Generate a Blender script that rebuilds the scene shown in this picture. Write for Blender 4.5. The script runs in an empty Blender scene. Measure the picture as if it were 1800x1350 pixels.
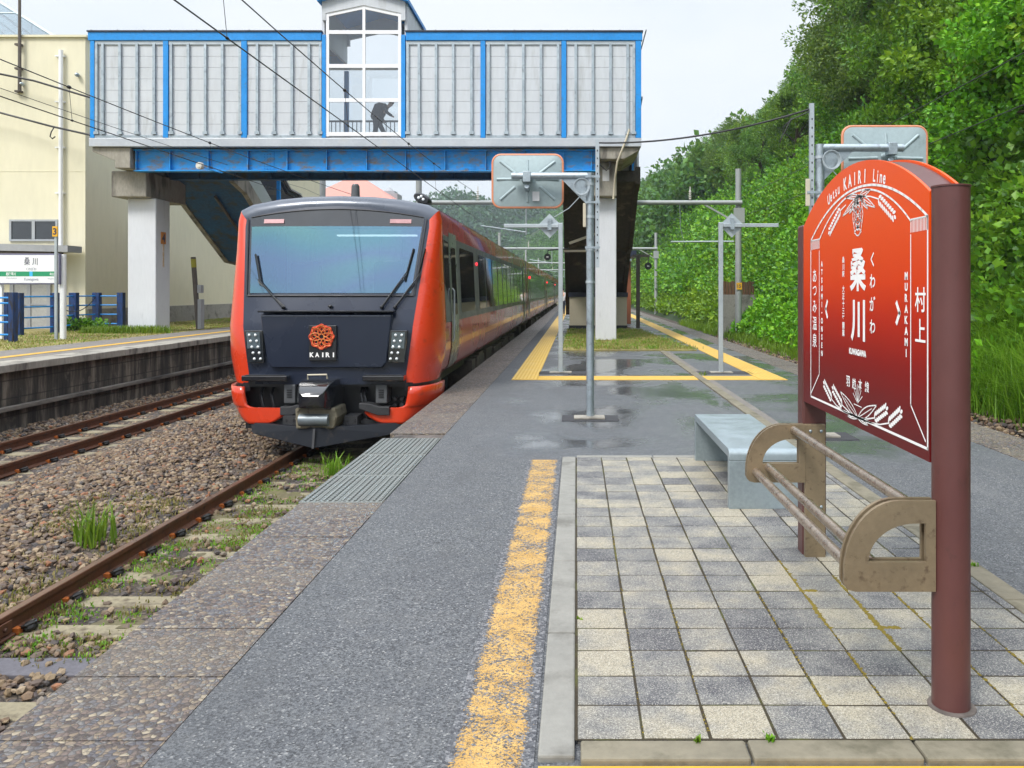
import bpy, bmesh, math, random
import numpy as np
from mathutils import Vector, Matrix

random.seed(7)
RNG = np.random.default_rng(11)
SC = bpy.context.scene
COL = SC.collection
R = math.radians

# ------------------------------------------------------------------ camera
F = 1440.0                      # focal length in photo pixels (1800 wide)
VX, VY, EYE = 1013.0, 511.0, 1.5
cd = bpy.data.cameras.new('camera')
cam = bpy.data.objects.new('camera', cd)
COL.objects.link(cam)
cam.location = (0, 0, EYE)
cam.rotation_euler = (R(90), 0, 0)
cd.sensor_width = 36.0
cd.lens = F / 1800 * 36
cd.shift_x = -(VX - 900) / 1800
cd.shift_y = -(675 - VY) / 1800
cd.clip_start = 0.05
cd.clip_end = 6000
SC.camera = cam

# ------------------------------------------------------------------ sky, sun, exposure
SUN_EL, SUN_AZ = 50.0, 214.0    # azimuth clockwise from +Y (up the line): the light comes over the left shoulder
world = bpy.data.worlds.new('World')
SC.world = world
world.use_nodes = True
wt = world.node_tree
wt.nodes.clear()
w_out = wt.nodes.new('ShaderNodeOutputWorld')
w_bg = wt.nodes.new('ShaderNodeBackground')
w_sky = wt.nodes.new('ShaderNodeTexSky')
w_sky.sky_type = 'NISHITA'
w_sky.sun_disc = False
w_sky.sun_elevation = R(SUN_EL)
w_sky.sun_rotation = R(SUN_AZ)
w_sky.air_density = 1.0
w_sky.dust_density = 2.0
w_co = wt.nodes.new('ShaderNodeTexCoord')
w_map = wt.nodes.new('ShaderNodeMapping')
w_map.inputs['Scale'].default_value = (1.0, 1.0, 2.2)
w_no = wt.nodes.new('ShaderNodeTexNoise')
w_no.inputs['Scale'].default_value = 1.7
w_no.inputs['Detail'].default_value = 5.0
w_no.inputs['Roughness'].default_value = 0.5
w_rp = wt.nodes.new('ShaderNodeValToRGB')
w_rp.color_ramp.elements[0].position = 0.3
w_rp.color_ramp.elements[0].color = (6.5, 7.5, 8.7, 1)
w_rp.color_ramp.elements[1].position = 0.62
w_rp.color_ramp.elements[1].color = (8.7, 9.0, 9.4, 1)
w_mx = wt.nodes.new('ShaderNodeMix')
w_mx.data_type = 'RGBA'
w_mx.inputs[0].default_value = 0.93
wt.links.new(w_co.outputs['Generated'], w_map.inputs[0])
wt.links.new(w_map.outputs[0], w_no.inputs['Vector'])
wt.links.new(w_no.outputs[0], w_rp.inputs[0])
wt.links.new(w_sky.outputs[0], w_mx.inputs[6])
wt.links.new(w_rp.outputs[0], w_mx.inputs[7])
# an overcast sky is brighter overhead than near the horizon
w_sx = wt.nodes.new('ShaderNodeSeparateXYZ')
w_mr = wt.nodes.new('ShaderNodeMapRange')
w_mr.interpolation_type = 'SMOOTHSTEP'
for i_, v_ in ((1, .38), (2, .95), (3, 0.70), (4, 1.9)): w_mr.inputs[i_].default_value = v_
w_ml = wt.nodes.new('ShaderNodeMix')
w_ml.data_type = 'RGBA'
w_ml.blend_type = 'MULTIPLY'
w_ml.inputs[0].default_value = 1.0
wt.links.new(w_co.outputs['Generated'], w_sx.inputs[0])
wt.links.new(w_sx.outputs[2], w_mr.inputs[0])
wt.links.new(w_mx.outputs[2], w_ml.inputs[6])
wt.links.new(w_mr.outputs[0], w_ml.inputs[7])
wt.links.new(w_ml.outputs[2], w_bg.inputs[0])
w_bg.inputs[1].default_value = 0.1
wt.links.new(w_bg.outputs[0], w_out.inputs[0])

sl = bpy.data.lights.new('sun', 'SUN')
sl.energy = 2.0
sl.angle = R(18)
sl.color = (1.0, 0.96, 0.89)
sun = bpy.data.objects.new('sun', sl)
COL.objects.link(sun)
_d = Vector((math.sin(R(SUN_AZ)) * math.cos(R(SUN_EL)), math.cos(R(SUN_AZ)) * math.cos(R(SUN_EL)), math.sin(R(SUN_EL))))
sun.rotation_euler = _d.to_track_quat('Z', 'Y').to_euler()
sun.location = (-20, -20, 40)

SC.view_settings.view_transform = 'Standard'
SC.view_settings.look = 'None'
SC.view_settings.gamma = 1
SC.view_settings.use_curve_mapping = False
SC.view_settings.exposure = 0.74
SC.cycles.max_bounces = 8
SC.cycles.transparent_max_bounces = 16
SC.cycles.volume_bounces = 0

# ------------------------------------------------------------------ helpers
def P(px, py, Y):
    return Vector(((px - VX) * Y / F, Y, EYE + (VY - py) * Y / F))
def X_(px, Y): return (px - VX) * Y / F
def Z_(py, Y): return EYE + (VY - py) * Y / F

def wloc(o):
    v = Vector((0, 0, 0))
    while o is not None:
        v += o.location
        o = o.parent
    return v

def tag(o, label=None, cat=None, group=None, kind=None):
    if label: o['label'] = label
    if cat: o['category'] = cat
    if group: o['group'] = group
    if kind: o['kind'] = kind
    return o

def thing(name, label, cat, loc=(0, 0, 0), group=None):
    o = bpy.data.objects.new(name, None)
    COL.objects.link(o)
    o.location = loc
    o.empty_display_size = 0.2
    return tag(o, label, cat, group)

def copy_tree(o, parent=None):
    c = o.copy()
    COL.objects.link(c)
    c.parent = parent
    for ch in list(o.children):
        copy_tree(ch, c)
    return c

class MB:
    def __init__(self):
        self.v, self.f = [], []
    def add(self, vs, fs):
        b = len(self.v)
        self.v.extend([tuple(p) for p in vs])
        self.f.extend([tuple(i + b for i in q) for q in fs])
        return self
    def box(self, x0, x1, y0, y1, z0, z1):
        return self.add([(x0, y0, z0), (x1, y0, z0), (x1, y1, z0), (x0, y1, z0), (x0, y0, z1), (x1, y0, z1), (x1, y1, z1), (x0, y1, z1)],
                        [(0, 3, 2, 1), (4, 5, 6, 7), (0, 1, 5, 4), (1, 2, 6, 5), (2, 3, 7, 6), (3, 0, 4, 7)])
    def obox(self, c, size, mat=None):
        hx, hy, hz = [s / 2 for s in size]
        vs = [Vector(p) for p in [(-hx, -hy, -hz), (hx, -hy, -hz), (hx, hy, -hz), (-hx, hy, -hz), (-hx, -hy, hz), (hx, -hy, hz), (hx, hy, hz), (-hx, hy, hz)]]
        m = mat if mat is not None else Matrix.Identity(3)
        return self.add([Vector(c) + m @ p for p in vs], [(0, 3, 2, 1), (4, 5, 6, 7), (0, 1, 5, 4), (1, 2, 6, 5), (2, 3, 7, 6), (3, 0, 4, 7)])
    def bar(self, p0, p1, w, h, up=(0, 0, 1)):
        p0, p1, up = Vector(p0), Vector(p1), Vector(up)
        d = (p1 - p0).normalized()
        s = d.cross(up)
        if s.length < 1e-5: s = d.cross(Vector((1, 0, 0)))
        s.normalize()
        u = s.cross(d)
        vs = []
        for p in (p0, p1):
            for a, b in ((-1, -1), (1, -1), (1, 1), (-1, 1)):
                vs.append(p + s * (a * w / 2) + u * (b * h / 2))
        return self.add(vs, [(0, 1, 2, 3), (7, 6, 5, 4), (0, 4, 5, 1), (1, 5, 6, 2), (2, 6, 7, 3), (3, 7, 4, 0)])
    def cyl(self, p0, p1, r0, r1=None, n=14, caps=True):
        return self.tube([p0, p1], r0 if r1 is None else [r0, r1], n, caps)
    def tube(self, pts, r, n=10, caps=True, closed=False):
        pts = [Vector(p) for p in pts]
        k = len(pts)
        rs = r if isinstance(r, (list, tuple)) else [r] * k
        b = len(self.v)
        prev = None
        for i, p in enumerate(pts):
            if closed: d = pts[(i + 1) % k] - pts[i - 1]
            else: d = pts[min(i + 1, k - 1)] - pts[max(i - 1, 0)]
            d.normalize()
            if prev is None:
                s = d.cross(Vector((0, 0, 1)))
                if s.length < 1e-4: s = d.cross(Vector((1, 0, 0)))
            else:
                s = prev - d * prev.dot(d)
                if s.length < 1e-5: s = d.cross(Vector((0, 0, 1)))
            s.normalize()
            prev = s
            u = d.cross(s)
            for j in range(n):
                a = 2 * math.pi * j / n
                self.v.append(tuple(p + (s * math.cos(a) + u * math.sin(a)) * rs[i]))
        for i in range(k if closed else k - 1):
            i2 = (i + 1) % k
            for j in range(n):
                j2 = (j + 1) % n
                self.f.append((b + i * n + j, b + i * n + j2, b + i2 * n + j2, b + i2 * n + j))
        if caps and not closed:
            self.f.append(tuple(b + j for j in range(n))[::-1])
            self.f.append(tuple(b + (k - 1) * n + j for j in range(n)))
        return self
    def prism(self, poly, axis, a0, a1):
        n = len(poly)
        def mk(p, a):
            return {'x': (a, p[0], p[1]), 'y': (p[0], a, p[1]), 'z': (p[0], p[1], a)}[axis]
        vs = [mk(p, a0) for p in poly] + [mk(p, a1) for p in poly]
        fs = [tuple(range(n))[::-1], tuple(range(n, 2 * n))] + [(i, (i + 1) % n, n + (i + 1) % n, n + i) for i in range(n)]
        return self.add(vs, fs)
    def lathe(self, prof, c, n=16):
        c = Vector(c)
        b = len(self.v)
        for r, z in prof:
            for j in range(n):
                a = 2 * math.pi * j / n
                self.v.append((c.x + r * math.cos(a), c.y + r * math.sin(a), c.z + z))
        for i in range(len(prof) - 1):
            for j in range(n):
                j2 = (j + 1) % n
                self.f.append((b + i * n + j, b + i * n + j2, b + (i + 1) * n + j2, b + (i + 1) * n + j))
        self.f.append(tuple(b + j for j in range(n))[::-1])
        self.f.append(tuple(b + (len(prof) - 1) * n + j for j in range(n)))
        return self
    def grid(self, rows, closed=False):
        b = len(self.v)
        n = len(rows[0])
        for r in rows:
            self.v.extend([tuple(p) for p in r])
        for i in range(len(rows) - 1):
            for j in range(n if closed else n - 1):
                j2 = (j + 1) % n
                self.f.append((b + i * n + j, b + i * n + j2, b + (i + 1) * n + j2, b + (i + 1) * n + j))
        return self
    def ell(self, c, r, nu=12, nv=8):
        c = Vector(c)
        rows = []
        for i in range(nv + 1):
            t = math.pi * i / nv
            rows.append([(c.x + r[0] * math.sin(t) * math.cos(2 * math.pi * j / nu), c.y + r[1] * math.sin(t) * math.sin(2 * math.pi * j / nu), c.z - r[2] * math.cos(t)) for j in range(nu)])
        return self.grid(rows, closed=True)
    def build(self, name, mat, parent=None, smooth=35, bevel=0, seg=2, flip=True):
        off = wloc(parent) if parent is not None else Vector((0, 0, 0))
        me = bpy.data.meshes.new(name)
        me.from_pydata([(p[0] - off.x, p[1] - off.y, p[2] - off.z) for p in self.v], [], self.f)
        if flip:
            bm = bmesh.new()
            bm.from_mesh(me)
            bmesh.ops.remove_doubles(bm, verts=bm.verts, dist=1e-5)
            bmesh.ops.recalc_face_normals(bm, faces=bm.faces)
            bm.to_mesh(me)
            bm.free()
        if smooth:
            me.shade_smooth()
            me.set_sharp_from_angle(angle=R(smooth))
        o = bpy.data.objects.new(name, me)
        COL.objects.link(o)
        if mat is not None: me.materials.append(mat)
        if parent is not None: o.parent = parent
        if bevel:
            m = o.modifiers.new('bevel', 'BEVEL')
            m.width = bevel
            m.segments = seg
            m.limit_method = 'ANGLE'
            m.angle_limit = R(40)
            m.harden_normals = False
        return o

def np_mesh(name, verts, faces_n, k, mat, parent=None, smooth=False):
    """verts (N,3) float, faces_n (M,k) ints: a mesh made in one go"""
    me = bpy.data.meshes.new(name)
    n, m = len(verts), len(faces_n)
    me.vertices.add(n)
    me.vertices.foreach_set('co', np.asarray(verts, dtype=np.float32).ravel())
    me.loops.add(m * k)
    me.loops.foreach_set('vertex_index', np.asarray(faces_n, dtype=np.int32).ravel())
    me.polygons.add(m)
    me.polygons.foreach_set('loop_start', np.arange(0, m * k, k, dtype=np.int32))
    me.polygons.foreach_set('use_smooth', np.full(m, smooth, dtype=bool))
    me.update(calc_edges=True)
    me.materials.append(mat)
    o = bpy.data.objects.new(name, me)
    COL.objects.link(o)
    if parent is not None: o.parent = parent
    return o

# ---- lettering (flat glyph meshes from Blender's built-in font)
_TX = {}
def glyphs(s, bold=0.0, space=1.0):
    key = (s, bold, space)
    if key not in _TX:
        c = bpy.data.curves.new('lettering', 'FONT')
        c.body = s
        c.size = 1
        c.offset = bold
        c.space_character = space
        c.resolution_u = 4
        o = bpy.data.objects.new('lettering', c)
        COL.objects.link(o)
        dg = bpy.context.evaluated_depsgraph_get()
        dg.update()
        me = bpy.data.meshes.new_from_object(o.evaluated_get(dg))
        vs = [(v.co.x, v.co.y) for v in me.vertices]
        fs = [tuple(p.vertices) for p in me.polygons]
        bpy.data.objects.remove(o)
        bpy.data.curves.remove(c)
        bpy.data.meshes.remove(me)
        _TX[key] = (vs, fs)
    return _TX[key]

def text_fit(mb, s, c, U, V, w=None, h=None, bold=0.0, space=1.0, rot=0.0):
    """glyphs of s centred on c in the plane of unit vectors U (reading direction) and V (up); w and/or h in metres"""
    vs, fs = glyphs(s, bold, space)
    xs = [p[0] for p in vs]; ys = [p[1] for p in vs]
    x0, x1, y0, y1 = min(xs), max(xs), min(ys), max(ys)
    sx = w / (x1 - x0) if w else None
    sy = h / (y1 - y0) if h else None
    sx = sx if sx else sy
    sy = sy if sy else sx
    c, U, V = Vector(c), Vector(U), Vector(V)
    if rot:
        U, V = U * math.cos(rot) + V * math.sin(rot), V * math.cos(rot) - U * math.sin(rot)
    mx, my = (x0 + x1) / 2, (y0 + y1) / 2
    mb.add([c + U * ((x - mx) * sx) + V * ((y - my) * sy) for x, y in vs], fs)

# ------------------------------------------------------------------ materials
class NT:
    def __init__(self, name):
        self.m = bpy.data.materials.new(name)
        self.m.use_nodes = True
        self.t = self.m.node_tree
        self.b = self.t.nodes['Principled BSDF']
        self.out = self.t.nodes['Material Output']
    def n(self, kind, **kw):
        x = self.t.nodes.new(kind)
        for k, v in kw.items(): setattr(x, k, v)
        return x
    def l(self, a, b):
        self.t.links.new(a, b)
    def s(self, name, v):
        i = self.b.inputs[name]
        if hasattr(v, 'is_output') or isinstance(v, bpy.types.NodeSocket): self.l(v, i)
        else: i.default_value = v
    def pos(self):
        return self.n('ShaderNodeNewGeometry').outputs['Position']
    def obj(self):
        return self.n('ShaderNodeTexCoord').outputs['Object']
    def scale(self, vec, s):
        m = self.n('ShaderNodeMapping')
        m.inputs['Scale'].default_value = s
        self.l(vec, m.inputs[0])
        return m.outputs[0]
    def noise(self, vec, scale, detail=4, rough=0.55, dist=0.0):
        x = self.n('ShaderNodeTexNoise')
        x.inputs['Scale'].default_value = scale
        x.inputs['Detail'].default_value = detail
        x.inputs['Roughness'].default_value = rough
        x.inputs['Distortion'].default_value = dist
        self.l(vec, x.inputs['Vector'])
        return x.outputs[0]
    def voro(self, vec, scale, feature='F1', out='Distance'):
        x = self.n('ShaderNodeTexVoronoi', feature=feature)
        x.inputs['Scale'].default_value = scale
        self.l(vec, x.inputs['Vector'])
        return x.outputs[out]
    def ramp(self, fac, stops, interp='LINEAR'):
        x = self.n('ShaderNodeValToRGB')
        cr = x.color_ramp
        cr.interpolation = interp
        while len(cr.elements) < len(stops): cr.elements.new(0.5)
        for e, (p, c) in zip(cr.elements, stops):
            e.position = p
            e.color = (c[0], c[1], c[2], 1) if hasattr(c, '__len__') else (c, c, c, 1)
        self.l(fac, x.inputs[0])
        return x.outputs[0]
    def mix(self, fac, a, b, mode='MIX'):
        x = self.n('ShaderNodeMix', data_type='RGBA', blend_type=mode)
        for i, v in ((0, fac), (6, a), (7, b)):
            if isinstance(v, bpy.types.NodeSocket): self.l(v, x.inputs[i])
            elif i == 0: x.inputs[0].default_value = v
            else: x.inputs[i].default_value = (v[0], v[1], v[2], 1)
        return x.outputs[2]
    def math(self, op, a, b=None, c=None, clamp=False):
        x = self.n('ShaderNodeMath', operation=op, use_clamp=clamp)
        for i, v in enumerate((a, b, c)):
            if v is None: continue
            if isinstance(v, bpy.types.NodeSocket): self.l(v, x.inputs[i])
            else: x.inputs[i].default_value = v
        return x.outputs[0]
    def sep(self, vec):
        x = self.n('ShaderNodeSeparateXYZ')
        self.l(vec, x.inputs[0])
        return x.outputs
    def mrange(self, v, a, b, c=0.0, d=1.0):
        x = self.n('ShaderNodeMapRange', interpolation_type='SMOOTHSTEP')
        self.l(v, x.inputs[0])
        for i, q in enumerate((a, b, c, d)): x.inputs[i + 1].default_value = q
        return x.outputs[0]
    def bump(self, h, strength=0.3, dist=0.01):
        x = self.n('ShaderNodeBump')
        x.inputs['Strength'].default_value = strength
        x.inputs['Distance'].default_value = dist
        self.l(h, x.inputs['Height'])
        self.l(x.outputs[0], self.b.inputs['Normal'])
        return x
    def island(self):
        return self.n('ShaderNodeNewGeometry').outputs['Random Per Island']

def mk(name, col, rough=0.5, metal=0.0, var=0.18, vs=2.5, bump=0.0, bs=60, coat=0.0, dirt=None, damt=0.4, ds=4.0, stretch=(1, 1, 1), spec=0.5):
    """painted / mineral surface: two scales of tone, optional dirt or rust patches, optional grain"""
    t = NT(name)
    o = t.obj()
    a = t.noise(o, vs, 5)
    b = t.noise(t.scale(o, stretch), vs * 9, 3)
    f = t.math('MULTIPLY_ADD', b, 0.5, t.math('MULTIPLY', a, 0.5))
    lo = [c * (1 - var) for c in col]; hi = [min(1, c * (1 + var)) for c in col]
    c = t.ramp(f, [(0.32, lo), (0.68, hi)])
    if dirt is not None:
        d = t.noise(t.scale(o, stretch), ds, 8, 0.65)
        d = t.ramp(d, [(0.62 - damt * 0.25, 0.0), (0.74 - damt * 0.2, 1.0)])
        c = t.mix(d, c, dirt)
    t.s('Base Color', c)
    t.s('Roughness', t.mrange(a, 0.3, 0.7, max(0.02, rough - 0.08), min(1, rough + 0.08)))
    t.s('Metallic', metal)
    t.s('Coat Weight', coat)
    t.s('Coat Roughness', 0.04)
    t.s('Specular IOR Level', spec)
    if bump:
        t.bump(t.noise(o, bs, 4), bump, 0.01)
    return t.m

M = {}
def emit0(name, col, s):
    t = NT(name)
    t.s('Base Color', (*col, 1)); t.s('Emission Color', (*col, 1)); t.s('Emission Strength', s)
    return t.m
M['galv'] = mk('galvanised_steel', (.40, .46, .50), .42, .75, .16, 6, .05, 80, dirt=(.25, .28, .30), damt=.3, ds=14)
M['galv_pale'] = mk('pale_galvanised', (.44, .49, .52), .45, .5, .12, 5)
M['underfloor'] = mk('underfloor_brown', (.085, .068, .052), .7, .1, .4, 3, .1, 40, dirt=(.03, .025, .022), damt=.4, ds=5)
M['leaf_ridge'] = None
M['steel_dark'] = mk('dark_steel', (.035, .036, .04), .55, .2, .3, 5, .1, 50)
M['black'] = mk('black_plastic', (.012, .013, .016), .38, 0, .2, 5)
M['white_paint'] = mk('white_paint', (.78, .79, .80), .4, 0, .05, 3)
M['white_text'] = mk('white_lettering', (.90, .89, .88), .5, 0, .03, 3)
M['dark_text'] = mk('dark_lettering', (.03, .03, .07), .5, 0, .05, 3)
M['grey_text'] = mk('grey_lettering', (.35, .36, .42), .5, 0, .05, 3)
M['blue'] = mk('bright_blue_paint', (.003, .24, .66), .45, 0, .14, 1.5, .04, 40, dirt=(.05, .16, .36), damt=.10, ds=7)
M['blue_rust'] = mk('rusting_blue_paint', (.005, .26, .66), .5, 0, .22, 1.2, .1, 30, dirt=(.17, .16, .15), damt=.50, ds=3.4, stretch=(.7, 1, 1.6))
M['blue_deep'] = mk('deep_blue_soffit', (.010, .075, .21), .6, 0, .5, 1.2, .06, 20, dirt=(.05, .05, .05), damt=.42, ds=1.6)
M['blue_post'] = mk('old_blue_fence_paint', (.004, .034, .14), .5, 0, .35, 3, .1, 40, dirt=(.015, .012, .012), damt=.55, ds=4, stretch=(3, 3, .7))
M['concrete'] = mk('weathered_concrete', (.30, .28, .24), .85, 0, .25, 1.6, .25, 35, dirt=(.10, .09, .08), damt=.42, ds=1.8, stretch=(1.5, 1.5, .5))
M['ledge'] = mk('platform_ledge', (.16, .145, .125), .9, 0, .3, 1.6, .2, 30, dirt=(.05, .045, .04), damt=.5, ds=1.6, stretch=(1, .5, 2))
M['concrete_dark'] = mk('stained_concrete', (.12, .10, .09), .9, 0, .4, 1.4, .25, 35, dirt=(.03, .028, .026), damt=.5, ds=1.4, stretch=(1.5, 1.5, .4))
M['column'] = mk('painted_pier', (.60, .62, .66), .6, 0, .06, 1.1, .05, 25, dirt=(.42, .43, .46), damt=.16, ds=1.5, stretch=(2, 2, .35))
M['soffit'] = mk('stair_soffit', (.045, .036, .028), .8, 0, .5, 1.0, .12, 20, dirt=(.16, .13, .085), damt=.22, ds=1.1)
M['cream'] = mk('cream_render', (.70, .66, .50), .85, 0, .05, .5, .08, 30, dirt=(.60, .56, .42), damt=.15, ds=.5, stretch=(1.5, 1.5, .35))
M['plinth'] = mk('plinth_concrete', (.28, .27, .25), .9, 0, .2, 1.5, .2, 30, dirt=(.14, .13, .12), damt=.4, ds=2)
M['panel_white'] = mk('pale_louvre_panel', (.53, .56, .60), .5, 0, .07, .7, dirt=(.43, .45, .47), damt=.28, ds=1.6, stretch=(2.2, 2.2, .35))
M['fascia'] = mk('silver_fascia', (.46, .49, .53), .4, .35, .08, 1.5, dirt=(.48, .49, .5), damt=.2, ds=2)
M['dark_gap'] = mk('dark_gap', (.05, .055, .065), .8)
M['brown_post'] = mk('brown_post_paint', (.100, .036, .033), .42, 0, .08, 3, .05, 60, dirt=(.075, .03, .026), damt=.08, ds=22, stretch=(1, 1, .5))
M['bronze'] = mk('bronze_metal', (.27, .21, .135), .45, .55, .14, 4, .05, 60, dirt=(.15, .105, .07), damt=.22, ds=26)
M['tube_rust'] = mk('speckled_tube', (.40, .335, .27), .32, .75, .2, 14, .05, 90, dirt=(.19, .125, .085), damt=.34, ds=60)
M['bench'] = mk('grey_bench_metal', (.29, .345, .37), .42, .45, .14, 5, .05, 50, dirt=(.30, .35, .38), damt=.3, ds=9)
M['rim_orange'] = mk('orange_rim', (.62, .24, .13), .5, 0, .12, 4)
M['mirror_back'] = mk('mirror_back_grey', (.33, .41, .43), .5, .15, .1, 3, .03, 40, dirt=(.24, .30, .31), damt=.25, ds=4)
M['navy'] = mk('navy_train_paint', (.015, .022, .043), .28, .15, .05, 1, coat=.35)
M['navy_matt'] = mk('navy_lower', (.006, .008, .013), .5, .1, .2, 2, coat=0, spec=.3, dirt=(.035, .03, .026), damt=.25, ds=7)
M['silver_band'] = mk('roof_band', (.075, .088, .115), .32, .3, .1, 2, coat=.3)
M['train_red'] = mk('vermilion_train_paint', (.60, .040, .008), .28, 0, .06, 1.2, coat=.7, dirt=(.40, .035, .012), damt=.12, ds=5)
M['train_side_red'] = mk('red_train_side_paint', (.40, .016, .017), .26, 0, .08, .6, coat=.55, spec=.4)
M['train_grey'] = mk('dark_grey_band', (.085, .090, .098), .38, .1, .1, 2, coat=.12)
M['train_roof'] = mk('train_roof_grey', (.26, .27, .28), .45, .3, .2, 1.5)
M['train_door'] = mk('stainless_door', (.25, .28, .25), .3, .8, .1, 3)
M['glass_dark'] = mk('dark_window_glass', (.012, .016, .020), .04, 0, .1, 1, coat=1.0, spec=.8)
M['headlight_panel'] = mk('headlight_glass', (.02, .024, .03), .06, 0, .1, 2, coat=1.0)
M['lamp_glass'] = mk('pale_lamp_glass', (.10, .13, .15), .15, .2, coat=1)
M['roller'] = mk('coupler_roller', (.17, .20, .22), .4, .4, .15, 6)
M['lens'] = mk('clear_lens', (.8, .84, .86), .15, .3, .05, 4)
M['coupler_black'] = mk('coupler_cover', (.012, .013, .017), .12, 0, .1, 2, coat=1.0)
M['khaki_metal'] = mk('khaki_casting', (.20, .18, .13), .6, .3, .2, 4, .1, 40, dirt=(.10, .08, .06), damt=.35, ds=8)
M['emblem_red'] = mk('emblem_red', (.62, .075, .025), .4, .2, .2, 8)
M['emblem_gold'] = mk('emblem_gold', (.65, .38, .10), .4, .4, .1, 8)
M['rust'] = mk('rail_rust', (.12, .046, .022), .6, .25, .3, 5, .15, 60, dirt=(.06, .028, .018), damt=.4, ds=9)
M['rail_top'] = mk('rail_head', (.20, .115, .075), .35, .7, .2, 6)
M['sleeper'] = mk('concrete_sleeper', (.22, .19, .125), .85, 0, .25, 3, .25, 40, dirt=(.085, .065, .042), damt=.5, ds=5)
M['sleeper_wood'] = mk('dark_timber_sleeper', (.10, .095, .11), .75, 0, .3, 3, .3, 40)
M['clip_black'] = mk('rail_clip', (.015, .014, .014), .5, .3)
M['clip_orange'] = mk('clip_pad', (.45, .12, .02), .6)
M['kerb'] = mk('kerb_stone', (.225, .22, .20), .85, 0, .14, 2.5, .2, 60, dirt=(.14, .135, .12), damt=.36, ds=3)
M['kerb_dark'] = mk('kerb_stone_damp', (.185, .165, .12), .8, 0, .2, 2.5, .2, 60, dirt=(.10, .09, .06), damt=.45, ds=4)
M['patch'] = mk('asphalt_patch', (.035, .035, .04), .8, 0, .3, 10, .4, 120)
M['wood_brown'] = mk('brown_timber', (.22, .07, .03), .7, 0, .2, 3)
M['fence_timber'] = mk('weathered_timber', (.12, .06, .03), .8, 0, .35, 5)
M['beige'] = mk('beige_cladding', (.52, .47, .36), .6, 0, .05, 2)
M['navy_trim'] = mk('navy_trim', (.018, .025, .05), .5)
M['old_pole'] = mk('old_timber_pole', (.10, .085, .075), .85, 0, .3, 3, .2, 40)
M['pole_concrete'] = mk('pale_mast', (.34, .36, .36), .6, .2, .1, 2)
M['pink_tile'] = mk('pink_roof_tile', (.52, .24, .20), .75, 0, .1, 3)
M['yellow_plate'] = mk('yellow_plate', (.75, .40, .02), .5, 0, .08, 5)
M['rusty_plate'] = mk('rusty_orange_plate', (.50, .19, .03), .6, 0, .2, 8)
M['green_band'] = mk('green_band', (.015, .27, .12), .5, 0, .03, 3)
M['cyan'] = mk('cyan_square', (.05, .45, .85), .5, 0, .03, 3)
M['sign_frame'] = mk('sign_frame', (.14, .14, .22), .5, .2)
M['wire'] = mk('wire_dark', (.03, .03, .033), .5, .3)
M['insulator'] = mk('white_insulator', (.62, .60, .55), .3)
M['grey_roof'] = mk('grey_roof_sheet', (.33, .34, .36), .55, .2, .1, 2)
M['dark_wood'] = mk('dark_underside', (.07, .055, .045), .8)
M['door_grey'] = mk('grey_door', (.36, .36, .35), .5)
M['alu'] = mk('aluminium_frame', (.42, .44, .46), .4, .4, .05, 3)
M['white_frame'] = mk('white_window_frame', (.80, .81, .84), .4, 0, .04, 3)
M['red_lamp'] = None
def emit(name, col, s):
    t = NT(name)
    t.s('Base Color', (*col, 1)); t.s('Emission Color', (*col, 1)); t.s('Emission Strength', s)
    return t.m
M['red_lamp'] = emit('red_lamp', (1.0, .03, .05), 1.2)
M['marker'] = mk('pink_marker_lamp', (.50, .28, .29), .3)

# yellow rust streak under the pier number
def glass(name, tint=(.9, .95, 1), refl=.12, alpha=.86):
    t = NT(name)
    tr = t.n('ShaderNodeBsdfTransparent'); tr.inputs[0].default_value = (*tint, 1)
    gl = t.n('ShaderNodeBsdfGlossy'); gl.inputs['Roughness'].default_value = .02
    fr = t.n('ShaderNodeFresnel'); fr.inputs[0].default_value = 1.5
    f = t.math('ADD', fr.outputs[0], refl, clamp=True)
    mx = t.n('ShaderNodeMixShader')
    t.l(f, mx.inputs[0]); t.l(tr.outputs[0], mx.inputs[1]); t.l(gl.outputs[0], mx.inputs[2])
    t.l(mx.outputs[0], t.out.inputs[0])
    return t.m
M['glass'] = glass('clear_glass', (.92, .96, .98), .13)
M['glass_roof'] = glass('skylight_glass', (.70, .86, .92), .12)

# train windscreen: coated glass with a faint iridescent film
t = NT('coated_windscreen')
o = t.obj()
f = t.noise(t.scale(o, (.6, 1, 1.0)), .9, 1, .3, .6)
c = t.ramp(f, [(.32, (.20, .46, .46)), (.46, (.17, .38, .50)), (.56, (.20, .33, .54)), (.68, (.19, .43, .50))])
t.s('Base Color', c); t.s('Metallic', .85); t.s('Roughness', .05); t.s('Coat Weight', 1.0); t.s('Coat Roughness', .01)
tr = t.n('ShaderNodeBsdfTransparent'); tr.inputs[0].default_value = (.72, .86, .90, 1)
mx = t.n('ShaderNodeMixShader'); mx.inputs[0].default_value = .60
t.l(tr.outputs[0], mx.inputs[1]); t.l(t.b.outputs[0], mx.inputs[2]); t.l(mx.outputs[0], t.out.inputs[0])
M['windscreen'] = t.m
M['cab_wall'] = mk('cab_wall', (.50, .56, .55), .6)
M['cab_desk'] = mk('cab_desk', (.12, .14, .15), .6)
M['cab_light'] = emit0('cab_light_strip', (.85, .95, .95), .9)

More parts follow.
